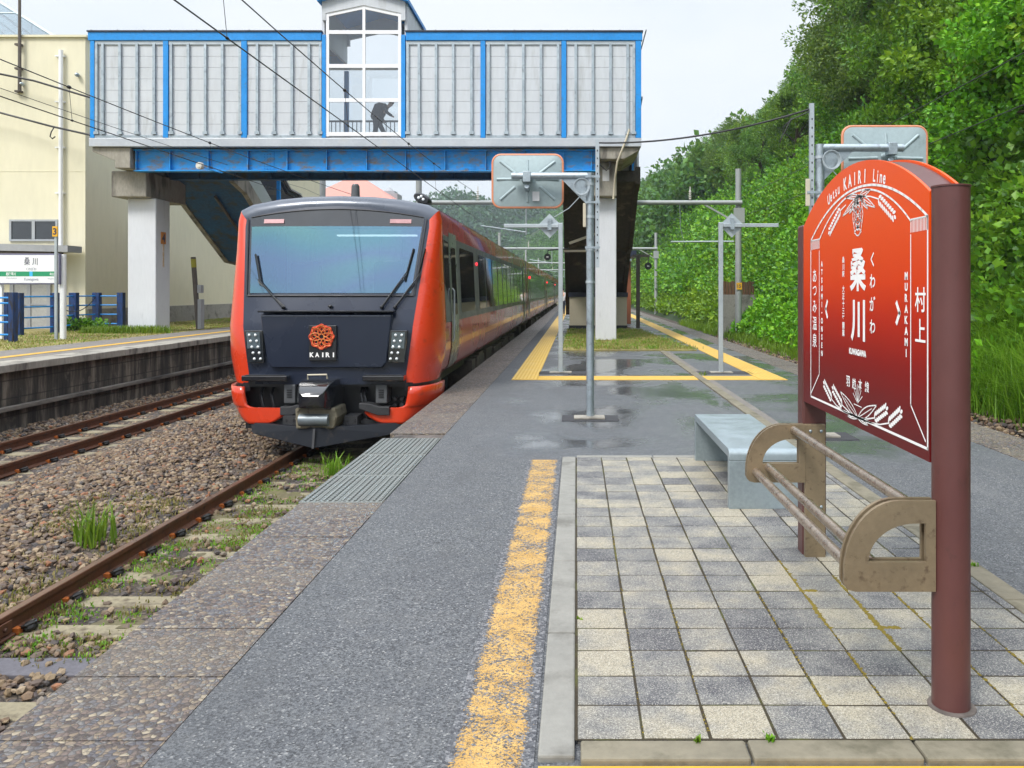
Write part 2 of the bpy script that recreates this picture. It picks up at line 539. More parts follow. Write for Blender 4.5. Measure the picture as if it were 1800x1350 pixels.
# asphalt: fine stones, old and dry by the camera, wet further up the platform
t = NT('platform_asphalt')
p = t.pos()
v1 = t.voro(p, 135, 'F1', 'Color')
vd = t.voro(p, 135, 'F1', 'Distance')
g = t.sep(v1)[0]
big = t.noise(p, .9, 5, .6)
mid = t.noise(p, 6, 4)
col = t.ramp(g, [(.05, (.036, .038, .042)), (.40, (.078, .083, .092)), (.75, (.122, .128, .138)), (.95, (.15, .156, .162)), (.985, (.28, .28, .28))])
col = t.mix(t.mrange(big, .3, .7, 0, .30), col, (.065, .068, .076))
col = t.mix(t.mrange(mid, .40, .75, 0, .22), col, (.135, .135, .132))
spot = t.voro(p, 1.9, 'F1', 'Distance')
col = t.mix(t.ramp(spot, [(.022, .75), (.034, 0.0)]), col, (.028, .028, .03))
st_ = t.noise(t.scale(p, (1.6, .5, 1)), 1.1, 6, .68)
col = t.mix(t.mrange(st_, .54, .72, 0, .38), col, (.055, .056, .06))
col = t.mix(t.mrange(st_, .46, .30, 0, .30), col, (.165, .165, .165))
s = t.sep(p)
xx = t.math('ADD', s[0], t.math('MULTIPLY', t.noise(p, .6, 3), 1.6))
yy = t.math('ADD', s[1], t.math('MULTIPLY', t.noise(p, .7, 3), 2.2))
zone = t.math('MULTIPLY', t.mrange(yy, 7.6, 9.0), t.mrange(xx, -.45, .45))
pud = t.mrange(t.noise(t.scale(p, (1, .8, 1)), .60, 4, .6, .4), .37, .66)
wet = t.math('MULTIPLY', zone, t.math('MULTIPLY_ADD', pud, .60, .40), clamp=True)
col = t.mix(t.math('MULTIPLY', wet, .30), col, (.060, .065, .072))
t.s('Base Color', col)
t.s('Roughness', t.mrange(wet, 0, .95, .82, .13))
t.s('Specular IOR Level', .5)
bp_ = t.bump(vd, .6, .004)
bs_ = t.mrange(wet, .1, .8, .6, .03)
t.l(bs_, bp_.inputs['Strength'])
M['asphalt'] = t.m

# exposed aggregate coping: rounded pebbles, cast in slabs
t = NT('aggregate_coping')
p = t.pos()
cc = t.voro(p, 48, 'F1', 'Color')
dd = t.voro(p, 48, 'F1', 'Distance')
ee = t.voro(p, 48, 'DISTANCE_TO_EDGE', 'Distance')
g = t.sep(cc)
c1 = t.ramp(g[0], [(.0, (.070, .054, .050)), (.22, (.140, .105, .090)), (.42, (.095, .090, .100)), (.60, (.195, .150, .108)), (.78, (.145, .135, .132)), (.93, (.30, .25, .18))], 'CONSTANT')
slab = t.noise(t.scale(p, (.1, 1.1, 1)), 1.0, 2)
c1 = t.mix(t.mrange(slab, .42, .62, 0, .35), c1, (.205, .175, .135))
edge = t.ramp(ee, [(.02, 1.0), (.10, 0.0)])
c1 = t.mix(t.math('MULTIPLY', edge, .8), c1, (.055, .046, .040))
c1 = t.mix(t.mrange(t.noise(p, 2.0, 5), .5, .75, 0, .35), c1, (.065, .052, .052))
t.s('Base Color', c1); t.s('Roughness', t.mrange(g[1], 0, 1, .35, .8))
t.bump(ee, .9, .012)
M['aggregate'] = t.m

# paving blocks: each block its own tone between cream and grey, washed by noise
t = NT('paving_blocks')
p = t.pos(); isl = t.island()
n1 = t.noise(p, 4.2, 5, .6)
n2 = t.noise(p, 190, 3, .6)
sp3 = t.sep(t.voro(p, 300, 'F1', 'Color'))[0]
f = t.math('ADD', t.math('MULTIPLY_ADD', isl, .66, t.math('MULTIPLY', n1, 1.45)), -.53)
c = t.ramp(f, [(.14, (.085, .085, .096)), (.36, (.150, .150, .152)), (.58, (.225, .216, .194)), (.84, (.345, .312, .238))])
c = t.mix(t.mrange(n2, .42, .75, 0, .5), c, (.42, .40, .36), 'MULTIPLY')
c = t.mix(t.mrange(sp3, .55, .95, 0, .75), c, (.36, .36, .38), 'MULTIPLY')
c = t.mix(t.mrange(sp3, .0, .30, .5, 0), c, (.55, .53, .47))
c = t.mix(t.mrange(t.noise(p, 2.3, 6, .7), .60, .72, 0, .35), c, (.20, .17, .13))
t.s('Base Color', c); t.s('Roughness', .78)
t.bump(n2, .35, .003)
M['pavers'] = t.m
M['joint'] = mk('mossy_joint', (.032, .024, .012), .95, 0, .4, 8, .4, 60, dirt=(.07, .075, .012), damt=.42, ds=3)

# worn yellow line on asphalt
t = NT('worn_yellow_paint')
p = t.pos()
m_ = t.n('ShaderNodeMapping'); m_.inputs['Rotation'].default_value = (0, 0, R(-24)); m_.inputs['Scale'].default_value = (3.6, 4.6, 1)
t.l(p, m_.inputs[0])
a = t.noise(m_.outputs[0], 1.3, 6, .65, .5)
b = t.noise(p, 70, 4, .6)
sx = t.sep(p)
fine = t.noise(p, 170, 3, .7)
ed = t.mrange(t.math('ABSOLUTE', t.math('ADD', sx[0], .280)), .085, .155, 0, .30)
w = t.math('SUBTRACT', t.math('ADD', t.math('MULTIPLY_ADD', b, .55, t.math('MULTIPLY', a, .48)), t.math('MULTIPLY', fine, .56)), ed)
mask = t.ramp(w, [(.735, 0.0), (.80, 1.0)])
ye = t.ramp(t.noise(p, 9, 4), [(.3, (.40, .235, .065)), (.7, (.54, .345, .120))])
as_ = t.ramp(t.sep(t.voro(p, 105, 'F1', 'Color'))[0], [(.05, (.05, .052, .06)), (.6, (.10, .105, .115)), (.95, (.22, .22, .23))])
t.s('Base Color', t.mix(mask, as_, ye)); t.s('Roughness', .85)
t.bump(t.math('ADD', t.voro(p, 105), t.math('MULTIPLY', mask, .3)), .8, .005)
M['worn_yellow'] = t.m

M['tactile'] = mk('tactile_yellow', (.56, .345, .05), .6, 0, .08, 3, .1, 60, dirt=(.50, .33, .08), damt=.25, ds=3)
M['tactile_pale'] = mk('tactile_bar', (.64, .43, .10), .55, 0, .06, 3)
M['line_yellow'] = mk('yellow_edge_line', (.58, .33, .035), .6, 0, .1, 2, dirt=(.5, .33, .1), damt=.3, ds=4)

# grating plate
t = NT('ribbed_plate')
p = t.pos()
wv = t.n('ShaderNodeTexWave', wave_type='BANDS', bands_direction='X'); wv.inputs['Scale'].default_value = 9
t.l(p, wv.inputs['Vector'])
wv2 = t.n('ShaderNodeTexWave', wave_type='BANDS', bands_direction='Y'); wv2.inputs['Scale'].default_value = 6
t.l(p, wv2.inputs['Vector'])
h = t.math('MAXIMUM', wv.outputs[1] if False else wv.outputs['Fac'], t.math('MULTIPLY', wv2.outputs['Fac'], .7))
c = t.ramp(h, [(.2, (.09, .10, .097)), (.8, (.22, .235, .225))])
t.s('Base Color', t.mix(t.mrange(t.noise(p, 3, 5), .4, .7, 0, .4), c, (.16, .16, .15))); t.s('Roughness', .6); t.s('Metallic', .2)
t.bump(h, .6, .01)
M['grating'] = t.m

# ballast bed under the loose stones
t = NT('ballast_bed')
p = t.pos()
cc = t.sep(t.voro(p, 17, 'F1', 'Color')); ee = t.voro(p, 17, 'DISTANCE_TO_EDGE', 'Distance')
c = t.ramp(cc[0], [(0, (.07, .048, .04)), (.3, (.12, .09, .075)), (.5, (.09, .07, .07)), (.7, (.15, .115, .082)), (.9, (.13, .12, .115))], 'CONSTANT')
c = t.mix(t.ramp(ee, [(.03, 1.0), (.2, 0.0)]), c, (.035, .028, .022))
c = t.mix(t.mrange(t.noise(p, .8, 5), .5, .7, 0, .35), c, (.12, .10, .06))
t.s('Base Color', c); t.s('Roughness', .85)
t.bump(ee, 1.0, .05)
M['ballast'] = t.m
t = NT('ballast_stone')
isl = t.island(); p = t.pos()
c = t.ramp(isl, [(0, (.070, .045, .030)), (.12, (.140, .094, .060)), (.26, (.215, .152, .085)), (.40, (.094, .066, .052)), (.52, (.160, .102, .060)), (.66, (.28, .21, .135)), (.78, (.042, .036, .036)), (.88, (.185, .155, .125)), (.965, (.24, .10, .045))], 'CONSTANT')
c = t.mix(t.mrange(t.noise(p, 40, 4), .4, .7, 0, .4), c, (.07, .05, .04))
c = t.mix(t.mrange(t.noise(p, .55, 3), .52, .68, 0, .3), c, (.16, .12, .08))
t.s('Base Color', c); t.s('Roughness', .72)
t.bump(t.noise(p, 60, 3), .3, .01)
M['stone'] = t.m
M['earth'] = mk('mossy_earth', (.10, .085, .045), .95, 0, .35, 2, .4, 30, dirt=(.11, .115, .03), damt=.5, ds=1.2)
M['verge'] = mk('dry_grass_verge', (.24, .20, .075), .95, 0, .35, 1.2, .4, 40, dirt=(.27, .25, .06), damt=.5, ds=.9)
M['gravel_grey'] = mk('platform_gravel', (.17, .155, .14), .9, 0, .3, 3, .4, 60)

# left platform wall: stained blocks
t = NT('old_platform_wall')
p = t.pos()
m_ = t.n('ShaderNodeMapping'); m_.inputs['Rotation'].default_value = (R(90), 0, R(90))
t.l(p, m_.inputs[0])
st = t.noise(t.scale(p, (1, 2.4, .35)), 1.6, 8, .7)
sp = t.noise(p, 2.6, 7, .7)
c = t.ramp(st, [(.36, (.010, .009, .008)), (.46, (.034, .029, .023)), (.54, (.075, .064, .050)), (.64, (.20, .175, .135))])
c = t.mix(t.mrange(sp, .56, .68, 0, .6), c, (.16, .14, .11))
br = t.n('ShaderNodeTexBrick'); br.inputs['Scale'].default_value = 1.0
br.inputs['Mortar Size'].default_value = .012; br.inputs['Row Height'].default_value = .3; br.inputs['Brick Width'].default_value = .9
sw = t.sep(p); cb = t.n('ShaderNodeCombineXYZ'); t.l(sw[1], cb.inputs[0]); t.l(sw[2], cb.inputs[1])
t.l(cb.outputs[0], br.inputs['Vector'])
c = t.mix(t.math('MULTIPLY', br.outputs['Fac'], .6), c, (.008, .008, .008))
t.s('Base Color', c); t.s('Roughness', .85)
t.bump(t.math('SUBTRACT', sp, br.outputs['Fac']), .5, .02)
M['old_wall'] = t.m

# printed name board: the panel is really printed orange at the top to dark red at the bottom
t = NT('printed_board')
s = t.sep(t.obj())
c = t.ramp(t.mrange(s[2], .88, 2.0), [(.0, (.11, .007, .008)), (.20, (.24, .009, .007)), (.42, (.46, .020, .004)), (.62, (.66, .045, .001)), (1.0, (.80, .085, .001))])
t.s('Base Color', c); t.s('Roughness', .35); t.s('Specular IOR Level', .25); t.s('Coat Weight', .06); t.s('Coat Roughness', .08)
M['board'] = t.m

def leafmat(name, stops, ns=.5, trans=.27, rough=.45, amt=.55):
    t = NT(name)
    p = t.pos(); isl = t.island()
    big = t.noise(p, ns, 3, .5)
    f = t.math('ADD', t.math('MULTIPLY', isl, amt), t.math('MULTIPLY', big, 1.5 * (1 - amt)))
    f = t.math('ADD', f, -.75 * (1 - amt) + .5 * (1 - amt))
    oi = t.n('ShaderNodeObjectInfo').outputs['Random']
    c = t.ramp(f, stops)
    hs = t.n('ShaderNodeHueSaturation')
    t.l(c, hs.inputs['Color'])
    t.l(t.mrange(oi, 0, 1, .485, .515), hs.inputs['Hue'])
    t.l(t.mrange(oi, 0, 1, .78, 1.2), hs.inputs['Value'])
    c = hs.outputs[0]
    t.s('Base Color', c); t.s('Roughness', rough); t.s('Specular IOR Level', .4)
    tl = t.n('ShaderNodeBsdfTranslucent')
    t.l(t.mix(.35, c, (.35, .5, .05)), tl.inputs[0])
    mx = t.n('ShaderNodeMixShader'); mx.inputs[0].default_value = trans
    t.l(t.b.outputs[0], mx.inputs[1]); t.l(tl.outputs[0], mx.inputs[2]); t.l(mx.outputs[0], t.out.inputs[0])
    return t.m
G1 = [(.10, (.014, .058, .008)), (.34, (.045, .150, .011)), (.58, (.12, .29, .013)), (.82, (.26, .45, .024))]
G2 = [(.10, (.018, .066, .014)), (.38, (.062, .155, .020)), (.68, (.155, .280, .028)), (.92, (.30, .42, .045))]
G3 = [(.10, (.042, .125, .008)), (.38, (.105, .275, .010)), (.66, (.20, .42, .014)), (.92, (.34, .54, .035))]
M['leaf'] = leafmat('tree_leaves', G1, .6)
M['leaf_near'] = leafmat('near_creeper_leaves', [(.10, (.022, .080, .008)), (.40, (.060, .185, .010)), (.68, (.13, .31, .014)), (.95, (.27, .47, .032))], .8)
M['leaf_dull'] = leafmat('dull_tree_leaves', G2, .5)
M['leaf_bright'] = leafmat('creeper_leaves', G3, .8)
M['leaf_far'] = leafmat('forest_leaves', [(.1, (.012, .056, .016)), (.4, (.032, .120, .022)), (.65, (.072, .205, .026)), (.9, (.17, .33, .035))], .07, .25)
M['leaf_ridge'] = leafmat('ridge_leaves', [(.1, (.008, .034, .016)), (.4, (.018, .066, .026)), (.65, (.034, .100, .032)), (.9, (.075, .155, .042))], .05, .2)
M['grass'] = leafmat('grass_blades', [(.1, (.055, .14, .008)), (.5, (.125, .265, .012)), (.9, (.27, .41, .04))], 1.0, .35)
M['grass_dry'] = leafmat('dry_grass_blades', [(.1, (.12, .13, .03)), (.5, (.22, .19, .06)), (.9, (.34, .27, .11))], 1.0, .3)
M['bark'] = mk('bark', (.075, .055, .04), .9, 0, .3, 4, .4, 20)
M['hill_soil'] = mk('hillside_soil', (.020, .042, .010), .95, 0, .4, .8)
M['skin'] = mk('skin', (.55, .33, .24), .55, 0, .05, 4)
M['cloth_dark'] = mk('dark_cloth', (.02, .025, .04), .85, 0, .2, 8)
M['cloth_white'] = mk('white_cloth', (.62, .62, .63), .85, 0, .06, 8)
M['hair'] = mk('dark_hair', (.012, .010, .009), .6)
# ================================================================== THE SETTING
def sheet(name, x0, x1, y0, y1, z, mat, thick=None):
    mb = MB()
    if thick: mb.box(x0, x1, y0, y1, z - thick, z)
    else: mb.add([(x0, y0, z), (x1, y0, z), (x1, y1, z), (x0, y1, z)], [(0, 1, 2, 3)])
    return tag(mb.build(name, mat, smooth=0), kind='structure')

XE, XR = -1.95, 4.5            # edges of the island platform
TC, HG = -3.47, .535           # near train centre, half gauge
TR = -3.385                     # near track centre
LC = -7.86                     # centre of the left track
RAIL = -.72                    # top of rail

sheet('ground', -2500, 2500, -400, 4500, -1.02, M['earth'])
tag(MB().box(XE + .06, XR - .06, -8, 140, -1.1, -.012).build('platform', M['concrete_dark'], smooth=0), kind='structure')
sheet('platform_asphalt', -1.365, 3.93, -8, 140, 0.0, M['asphalt'])

def coping(name, x0, x1, pitch, skip=None):
    mb = MB()
    y = -4.02
    while y < 120:
        if not (skip and skip[0] - .2 < y < skip[1] - .1):
            d = random.uniform(-.0025, .0025)
            mb.box(x0, x1, y, y + pitch - .005, -.16, .003 + d)
        y += pitch
    return tag(mb.build(name, M['aggregate'], smooth=0), kind='structure')
coping('platform_coping', XE, -1.367, .45, (5.85, 8.3))
coping('platform_coping', 3.932, XR, .6)

# ribbed plates let into the edge
for i in range(3):
    a = 5.79 + i * .84
    o = MB().box(XE - .015, -1.372, a, a + .83, -.10, .006).build('ribbed_edge_plate', M['grating'], smooth=0, bevel=.004)
    tag(o, ['grey ribbed plate let into the platform edge, the nearest of three', 'grey ribbed plate let into the platform edge, middle of three', 'grey ribbed plate let into the platform edge, the one nearest the train'][i], 'plate', 'ribbed plates in the platform edge')
    mb = MB()
    n = 13
    for k in range(n):
        x = XE + .02 + k * (.535 / (n - 1))
        mb.box(x - .008, x + .008, a + .03, a + .80, .006, .013)
    mb.build('ribbing', M['grating'], o, smooth=0)

# paving blocks laid in the old planting bed
PY0, PY1, PITCH = 2.71, 7.27, .2221
mb = MB()
ny = int(round((PY1 - PY0) / PITCH))
for j in range(ny + 1):
    y = PY0 + j * PITCH
    for i in range(10):
        x = .005 + i * PITCH
        x1 = min(x + PITCH - .0095, 2.047)
        if x1 - x < .03: continue
        y1 = min(y + PITCH - .0105, PY1)
        if y1 - y < .03: continue
        dz = random.uniform(-.0008, .0008); tx = random.uniform(-.0012, .0012); ty = random.uniform(-.0012, .0012)
        z = .021 + dz
        c = .003
        jx, jy = random.uniform(-.0015, .0015), random.uniform(-.0015, .0015)
        a, b, cc, d = x + jx, x1 + jx, y + jy, y1 + jy
        hx, hy = (b - a) / 2, (d - cc) / 2
        vs = [(a, cc, .002), (b, cc, .002), (b, d, .002), (a, d, .002)]
        vs += [(a, cc, z - c - tx - ty), (b, cc, z - c + tx - ty), (b, d, z - c + tx + ty), (a, d, z - c - tx + ty)]
        vs += [(a + c, cc + c, z - tx - ty), (b - c, cc + c, z + tx - ty), (b - c, d - c, z + tx + ty), (a + c, d - c, z - tx + ty)]
        fs = [(8, 9, 10, 11)]
        for k in range(4):
            k2 = (k + 1) % 4
            fs += [(k, k2, 4 + k2, 4 + k), (4 + k, 4 + k2, 8 + k2, 8 + k)]
        mb.add(vs, fs)
tag(mb.build('paving', M['pavers'], smooth=0), kind='structure')
sheet('paving_joints', -.005, 2.05, PY0 - .01, PY1, .0180, M['joint'])

def kerb_run(name, mat, pts, w, z, pitch, lab=None):
    """kerb stones end to end along the straight line pts, each a block of its own"""
    (xa, ya), (xb, yb) = pts
    L = math.hypot(xb - xa, yb - ya)
    n = max(1, round(L / pitch))
    mb = MB()
    for i in range(n):
        p0 = Vector((xa + (xb - xa) * i / n, ya + (yb - ya) * i / n, 0)); p1 = Vector((xa + (xb - xa) * (i + 1) / n, ya + (yb - ya) * (i + 1) / n, 0))
        d = (p1 - p0).normalized() * .004
        zz = z + random.uniform(-.002, .002)
        mb.bar(p0 + d + Vector((0, 0, zz - .1)), p1 - d + Vector((0, 0, zz - .1)), w, .2)
    o = mb.build(name, mat, smooth=0, bevel=.008)
    return tag(o, kind='structure')
kerb_run('kerb', M['kerb'], ((-.064, 2.60), (-.064, 7.30)), .118, .024, .93)
kerb_run('kerb', M['kerb_dark'], ((0.01, 2.640), (2.2, 2.640)), .11, .023, .62)
kerb_run('kerb', M['kerb_dark'], ((2.118, 2.72), (2.118, 20.2)), .128, .022, .60)
kerb_run('kerb', M['kerb'], ((0.0, 7.33), (2.05, 7.33)), .08, .022, .6)
sheet('worn_edge_line', -.425, -.135, 1.0, 7.25, .004, M['worn_yellow'])
sheet('worn_cross_line', -.12, 2.4, 2.40, 2.578, .004, M['line_yellow'])
sheet('repair_strip', 2.19, 2.30, 7.4, 20.2, .003, M['gravel_grey'])

# tactile paving: pads with raised bars
def tactile_run(name, x0, x1, y0, y1):
    base = tag(MB().box(x0, x1, y0, y1, -.004, .006).build(name, M['tactile'], smooth=0), kind='structure')
    along = (y1 - y0) > (x1 - x0)
    mb = MB()
    if along:
        n = 7
        for k in range(n):
            x = x0 + (k + .5) * (x1 - x0) / n
            mb.box(x - .016, x + .016, y0 + .02, y1 - .02, .006, .012)
    else:
        n = 4
        for k in range(n):
            y = y0 + (k + .5) * (y1 - y0) / n
            mb.box(x0 + .02, x1 - .02, y - .03, y + .03, .006, .012)
    mb.build('raised_bars', M['tactile_pale'], base, smooth=0)
tactile_run('tactile_paving', -1.09, -.66, 13.75, 110)
tactile_run('tactile_paving', -.655, 3.10, 13.75, 14.35)
tactile_run('tactile_paving', 3.105, 3.55, 13.75, 110)

# grass bed round the bridge foot
tag(MB().prism([(-.35, 20.4), (3.0, 20.4), (2.7, 26.0), (2.3, 31.5), (-.35, 31.5)], 'z', -.005, .03).build('grass_bed', M['verge'], smooth=0), kind='structure')

# ---------------------------------------------------------------- left platform
LX, LZ = -9.42, .28
mb = MB()
mb.box(-60, LX - .05, -8, 140, -1.1, .16)
tag(mb.build('platform', M['old_wall'], smooth=0), kind='structure')
mb = MB()
y = -4
while y < 120:
    mb.box(LX - .52, LX + .06, y, y + .995, .15, LZ + random.uniform(-.003, .003)); y += 1.0
tag(mb.build('platform_coping', M['concrete'], smooth=0, bevel=.012), kind='structure')
tag(MB().box(LX - .04, LX + .05, -8, 140, -.50, -.42).build('platform_ledge', M['ledge'], smooth=0, bevel=.015), kind='structure')
sheet('platform_surface', -11.7, LX - .53, -8, 130, LZ - .004, M['gravel_grey'], .11)
sheet('edge_line', -10.62, -10.38, -8, 120, LZ + .002, M['line_yellow'])
sheet('verge', -40, -11.7, -8, 130, LZ - .02, M['verge'], .09)

# ---------------------------------------------------------------- ballast and track
def sstep0(a, b, x):
    q = np.clip((x - a) / (b - a), 0, 1)
    return q * q * (3 - 2 * q)
def hash2(x, y):
    return (np.sin(x * 2.1 + 1.3) * np.cos(y * 1.7 + .4) + .6 * np.sin(x * 4.7 + y * 3.1) + .35 * np.sin(9.3 * x - 7.1 * y)) / 1.95
def bed_z(x, y):
    x = np.asarray(x, float); y = np.asarray(y, float)
    z = np.full(np.broadcast(x, y).shape, -.885)
    mid = np.exp(-((x + 5.55) / .95) ** 2) * .17
    lft = np.exp(-((x + 9.3) / .35) ** 2) * .05
    return z + mid + lft + .022 * hash2(x * 1.3, y * 1.3)
xs = np.linspace(LX - .02, XE + .1, 64); ys = np.concatenate([np.linspace(1.0, 26, 170), np.linspace(26.3, 130, 120)])
gx, gy = np.meshgrid(xs, ys)
gz = bed_z(gx, gy)
nv = len(xs); idx = np.arange(len(ys) * nv).reshape(len(ys), nv)
fc = np.stack([idx[:-1, :-1], idx[:-1, 1:], idx[1:, 1:], idx[1:, :-1]], -1).reshape(-1, 4)
o = np_mesh('trackbed', np.stack([gx, gy, gz], -1).reshape(-1, 3), fc, 4, M['ballast'], smooth=True)
tag(o, kind='structure')

def ico():
    bm = bmesh.new()
    bmesh.ops.create_icosphere(bm, subdivisions=1, radius=1)
    v = np.array([p.co[:] for p in bm.verts]); f = np.array([[q.index for q in p.verts] for p in bm.faces])
    bm.free()
    return v, f
ICV, ICF = ico()
def stones(name, x, y, z, r0, r1, label, cat='stones'):
    n = len(x)
    s = RNG.uniform(r0, r1, n)[:, None] * RNG.uniform(.65, 1.25, (n, 3))
    s[:, 2] *= .72
    V = ICV[None] * RNG.uniform(.72, 1.2, (n, len(ICV), 1)) * s[:, None]
    a = RNG.uniform(0, 2 * np.pi, n); ca, sa = np.cos(a)[:, None], np.sin(a)[:, None]
    tl = RNG.normal(0, .45, n); ct, st = np.cos(tl)[:, None], np.sin(tl)[:, None]
    vx, vy, vz = V[..., 0], V[..., 1], V[..., 2]
    vy, vz = vy * ct - vz * st, vy * st + vz * ct
    V = np.stack([vx * ca - vy * sa, vx * sa + vy * ca, vz], -1) + np.stack([x, y, z], -1)[:, None]
    Fs = (ICF[None] + (np.arange(n) * len(ICV))[:, None, None]).reshape(-1, 3)
    o = np_mesh(name, V.reshape(-1, 3), Fs, 3, M['stone'])
    return tag(o, label, cat, kind='stuff')

SL_NEAR = [3.0 + .545 * i for i in range(22)]
SL_LEFT = [7.0 + .62 * i for i in range(70)]
def keep(x, y, over=.10):
    k = np.ones(len(x), bool)
    for xr in (TR - HG, TR + HG, LC - HG, LC + HG):
        k &= np.abs(x - xr) > .085
    for c, sl in ((TR, SL_NEAR), (LC, SL_LEFT)):
        ins = np.abs(x - c) < 1.08
        near = np.zeros(len(x), bool)
        for s in sl: near |= np.abs(y - s) < .125
        k &= ~(ins & near & (RNG.random(len(x)) > over))
    return k
def scatter(x0, x1, y0, y1, dens):
    n = int((x1 - x0) * (y1 - y0) * dens)
    x = RNG.uniform(x0, x1, n); y = RNG.uniform(y0, y1, n)
    vis = x > -1013 / 1440 * y - .5
    return x[vis], y[vis]
px, py = [], []
for (a, b, c, d, e) in ((-7.2, -4.0, 4.6, 10.5, 1000), (-7.25, -4.0, 10.5, 16, 620), (-7.25, -5.0, 16, 26, 260), (-9.4, -7.2, 9.5, 18, 560), (-9.4, -7.2, 18, 34, 240)):
    x, y = scatter(a, b, c, d, e); px.append(x); py.append(y)
x = np.concatenate(px); y = np.concatenate(py)
k = keep(x, y, .05); x, y = x[k], y[k]
inl = (np.abs(x - LC) < 1.0)
stones('ballast_stones', x, y, bed_z(x, y) + RNG.uniform(-.01, .03, len(x)) - .035 * inl, .020, .044, 'brown and grey ballast stones heaped between the two tracks')
x, y = scatter(-3.92, -1.98, 3.0, 11.0, 380)
k = keep(x, y, .10); 
k &= ~((y > 5.7) & (RNG.random(len(x)) > .35))
x, y = x[k], y[k]
stones('ballast_stones', x, y, bed_z(x, y) + RNG.uniform(0, .03, len(x)), .018, .042, 'loose reddish stones between the near rail and the platform')
n = 7000
x = RNG.uniform(4.5, 6.4, n); y = 6.5 + 26 * RNG.random(n) ** 1.5
stones('verge_stones', x, y, np.full(n, -.33) + RNG.uniform(-.03, .05, n) + (x - 4.5) * .03, .025, .055, 'grey brown ballast strip along the far side of the platform')
sheet('ballast_strip', 4.43, 7.0, -8, 130, -.34, M['ballast'])

RP = [(-.065, 0), (.065, 0), (.065, .012), (.012, .03), (.010, .105), (.033, .118), (.033, .150), (-.033, .150), (-.033, .118), (-.010, .105), (-.012, .03), (-.065, .012)]
def track(xc, label, y0, y1, sl, wood):
    t = thing('railway_track', label, 'track', (xc, y0, RAIL - .15), 'railway tracks beside the platforms')
    for s in (-1, 1):
        mb = MB().prism([(xc + s * HG + a, RAIL - .15 + b) for a, b in RP], 'y', y0, y1)
        r = mb.build('rail', M['rust'], t, smooth=0)
        MB().box(xc + s * HG - .026, xc + s * HG + .026, y0, y1, RAIL, RAIL + .002).build('running_surface', M['rail_top'], r, smooth=0)
    protos = {}
    for i, y in enumerate(sl):
        w = i in wood
        key = 'w' if w else 'c'
        if key not in protos:
            if w:
                s = MB().box(xc - 1.05, xc + 1.05, y - .12, y + .12, -1.0, RAIL - .152).build('sleeper', M['sleeper_wood'], t, smooth=0, bevel=.008)
                s['label'] = 'dark timber sleeper'
            else:
                mb = MB()
                mb.prism([(y - .13, -1.0), (y + .13, -1.0), (y + .10, RAIL - .153), (y - .10, RAIL - .153)], 'x', xc - 1.0, xc + 1.0)
                s = mb.build('sleeper', M['sleeper'], t, smooth=0, bevel=.012)
            for q in (-1, 1):
                for e in (-1, 1):
                    xb = xc + q * HG + e * .105
                    mb = MB()
                    mb.ell((xb, y, RAIL - .125), (.048, .055, .036), 10, 6)
                    mb.tube([(xb - e * .06, y - .04, RAIL - .125), (xb, y - .055, RAIL - .10), (xb + e * .035, y, RAIL - .095), (xb, y + .055, RAIL - .10), (xb - e * .05, y + .03, RAIL - .12)], .012, 6)
                    c = mb.build('rail_clip', M['clip_black'], s)
                    c.data.materials.append(M['clip_orange'])
                    bm = bmesh.new(); bm.from_mesh(c.data)
                    xa_, xb_ = sorted((xb - e * .05 - .022, xb - e * .05 + .022))
                    vv = [bm.verts.new((a - wloc(s).x, b - wloc(s).y, d - wloc(s).z)) for a in (xa_, xb_) for b in (y - .085, y - .035) for d in (RAIL - .149, RAIL - .108)]
                    for q4 in ((0, 1, 3, 2), (4, 6, 7, 5), (0, 4, 5, 1), (2, 3, 7, 6), (0, 2, 6, 4), (1, 5, 7, 3)):
                        bm.faces.new([vv[k_] for k_ in q4]).material_index = 1
                    bm.to_mesh(c.data); bm.free()
            protos[key] = (s, y)
        else:
            p, yp = protos[key]
            c = copy_tree(p, t)
            c.location.y += y - yp
    return t
track(TR, 'rusty track ending under the front of the red train', -4, 130, SL_NEAR, {4})
track(LC, 'rusty track beside the dark wall of the opposite platform', -4, 130, SL_LEFT, set())
# joint plate on the near rail
o = MB().box(TR - HG + .036, TR - HG + .052, 5.05, 5.62, RAIL - .12, RAIL - .035).build('rail_joint_plate', M['rust'], smooth=0, bevel=.004)
for yy in (5.13, 5.25, 5.42, 5.54):
    mbj = MB()
    mbj.cyl((TR - HG + .052, yy, RAIL - .078), (TR - HG + .072, yy, RAIL - .078), .014, n=8)
    mbj.build('bolt', M['rust'], o)
tag(o, 'rusty joint plate bolted to the side of the near rail', 'joint plate')
xs = np.linspace(TR - HG + .10, XE + .08, 40); ys = np.linspace(5.75, 12, 150)
gx, gy = np.meshgrid(xs, ys)
gz = -.890 + .020 * hash2(gx * 2.2 + 3, gy * 2.9) + .010 * hash2(gx * 7, gy * 6) + .012 * sstep0(6.0, 7.5, gy)
idx = np.arange(len(ys) * len(xs)).reshape(len(ys), len(xs))
fc = np.stack([idx[:-1, :-1], idx[:-1, 1:], idx[1:, 1:], idx[1:, :-1]], -1).reshape(-1, 4)
tag(np_mesh('mossy_ground', np.stack([gx, gy, gz], -1).reshape(-1, 3), fc, 4, M['earth'], smooth=True), kind='structure')

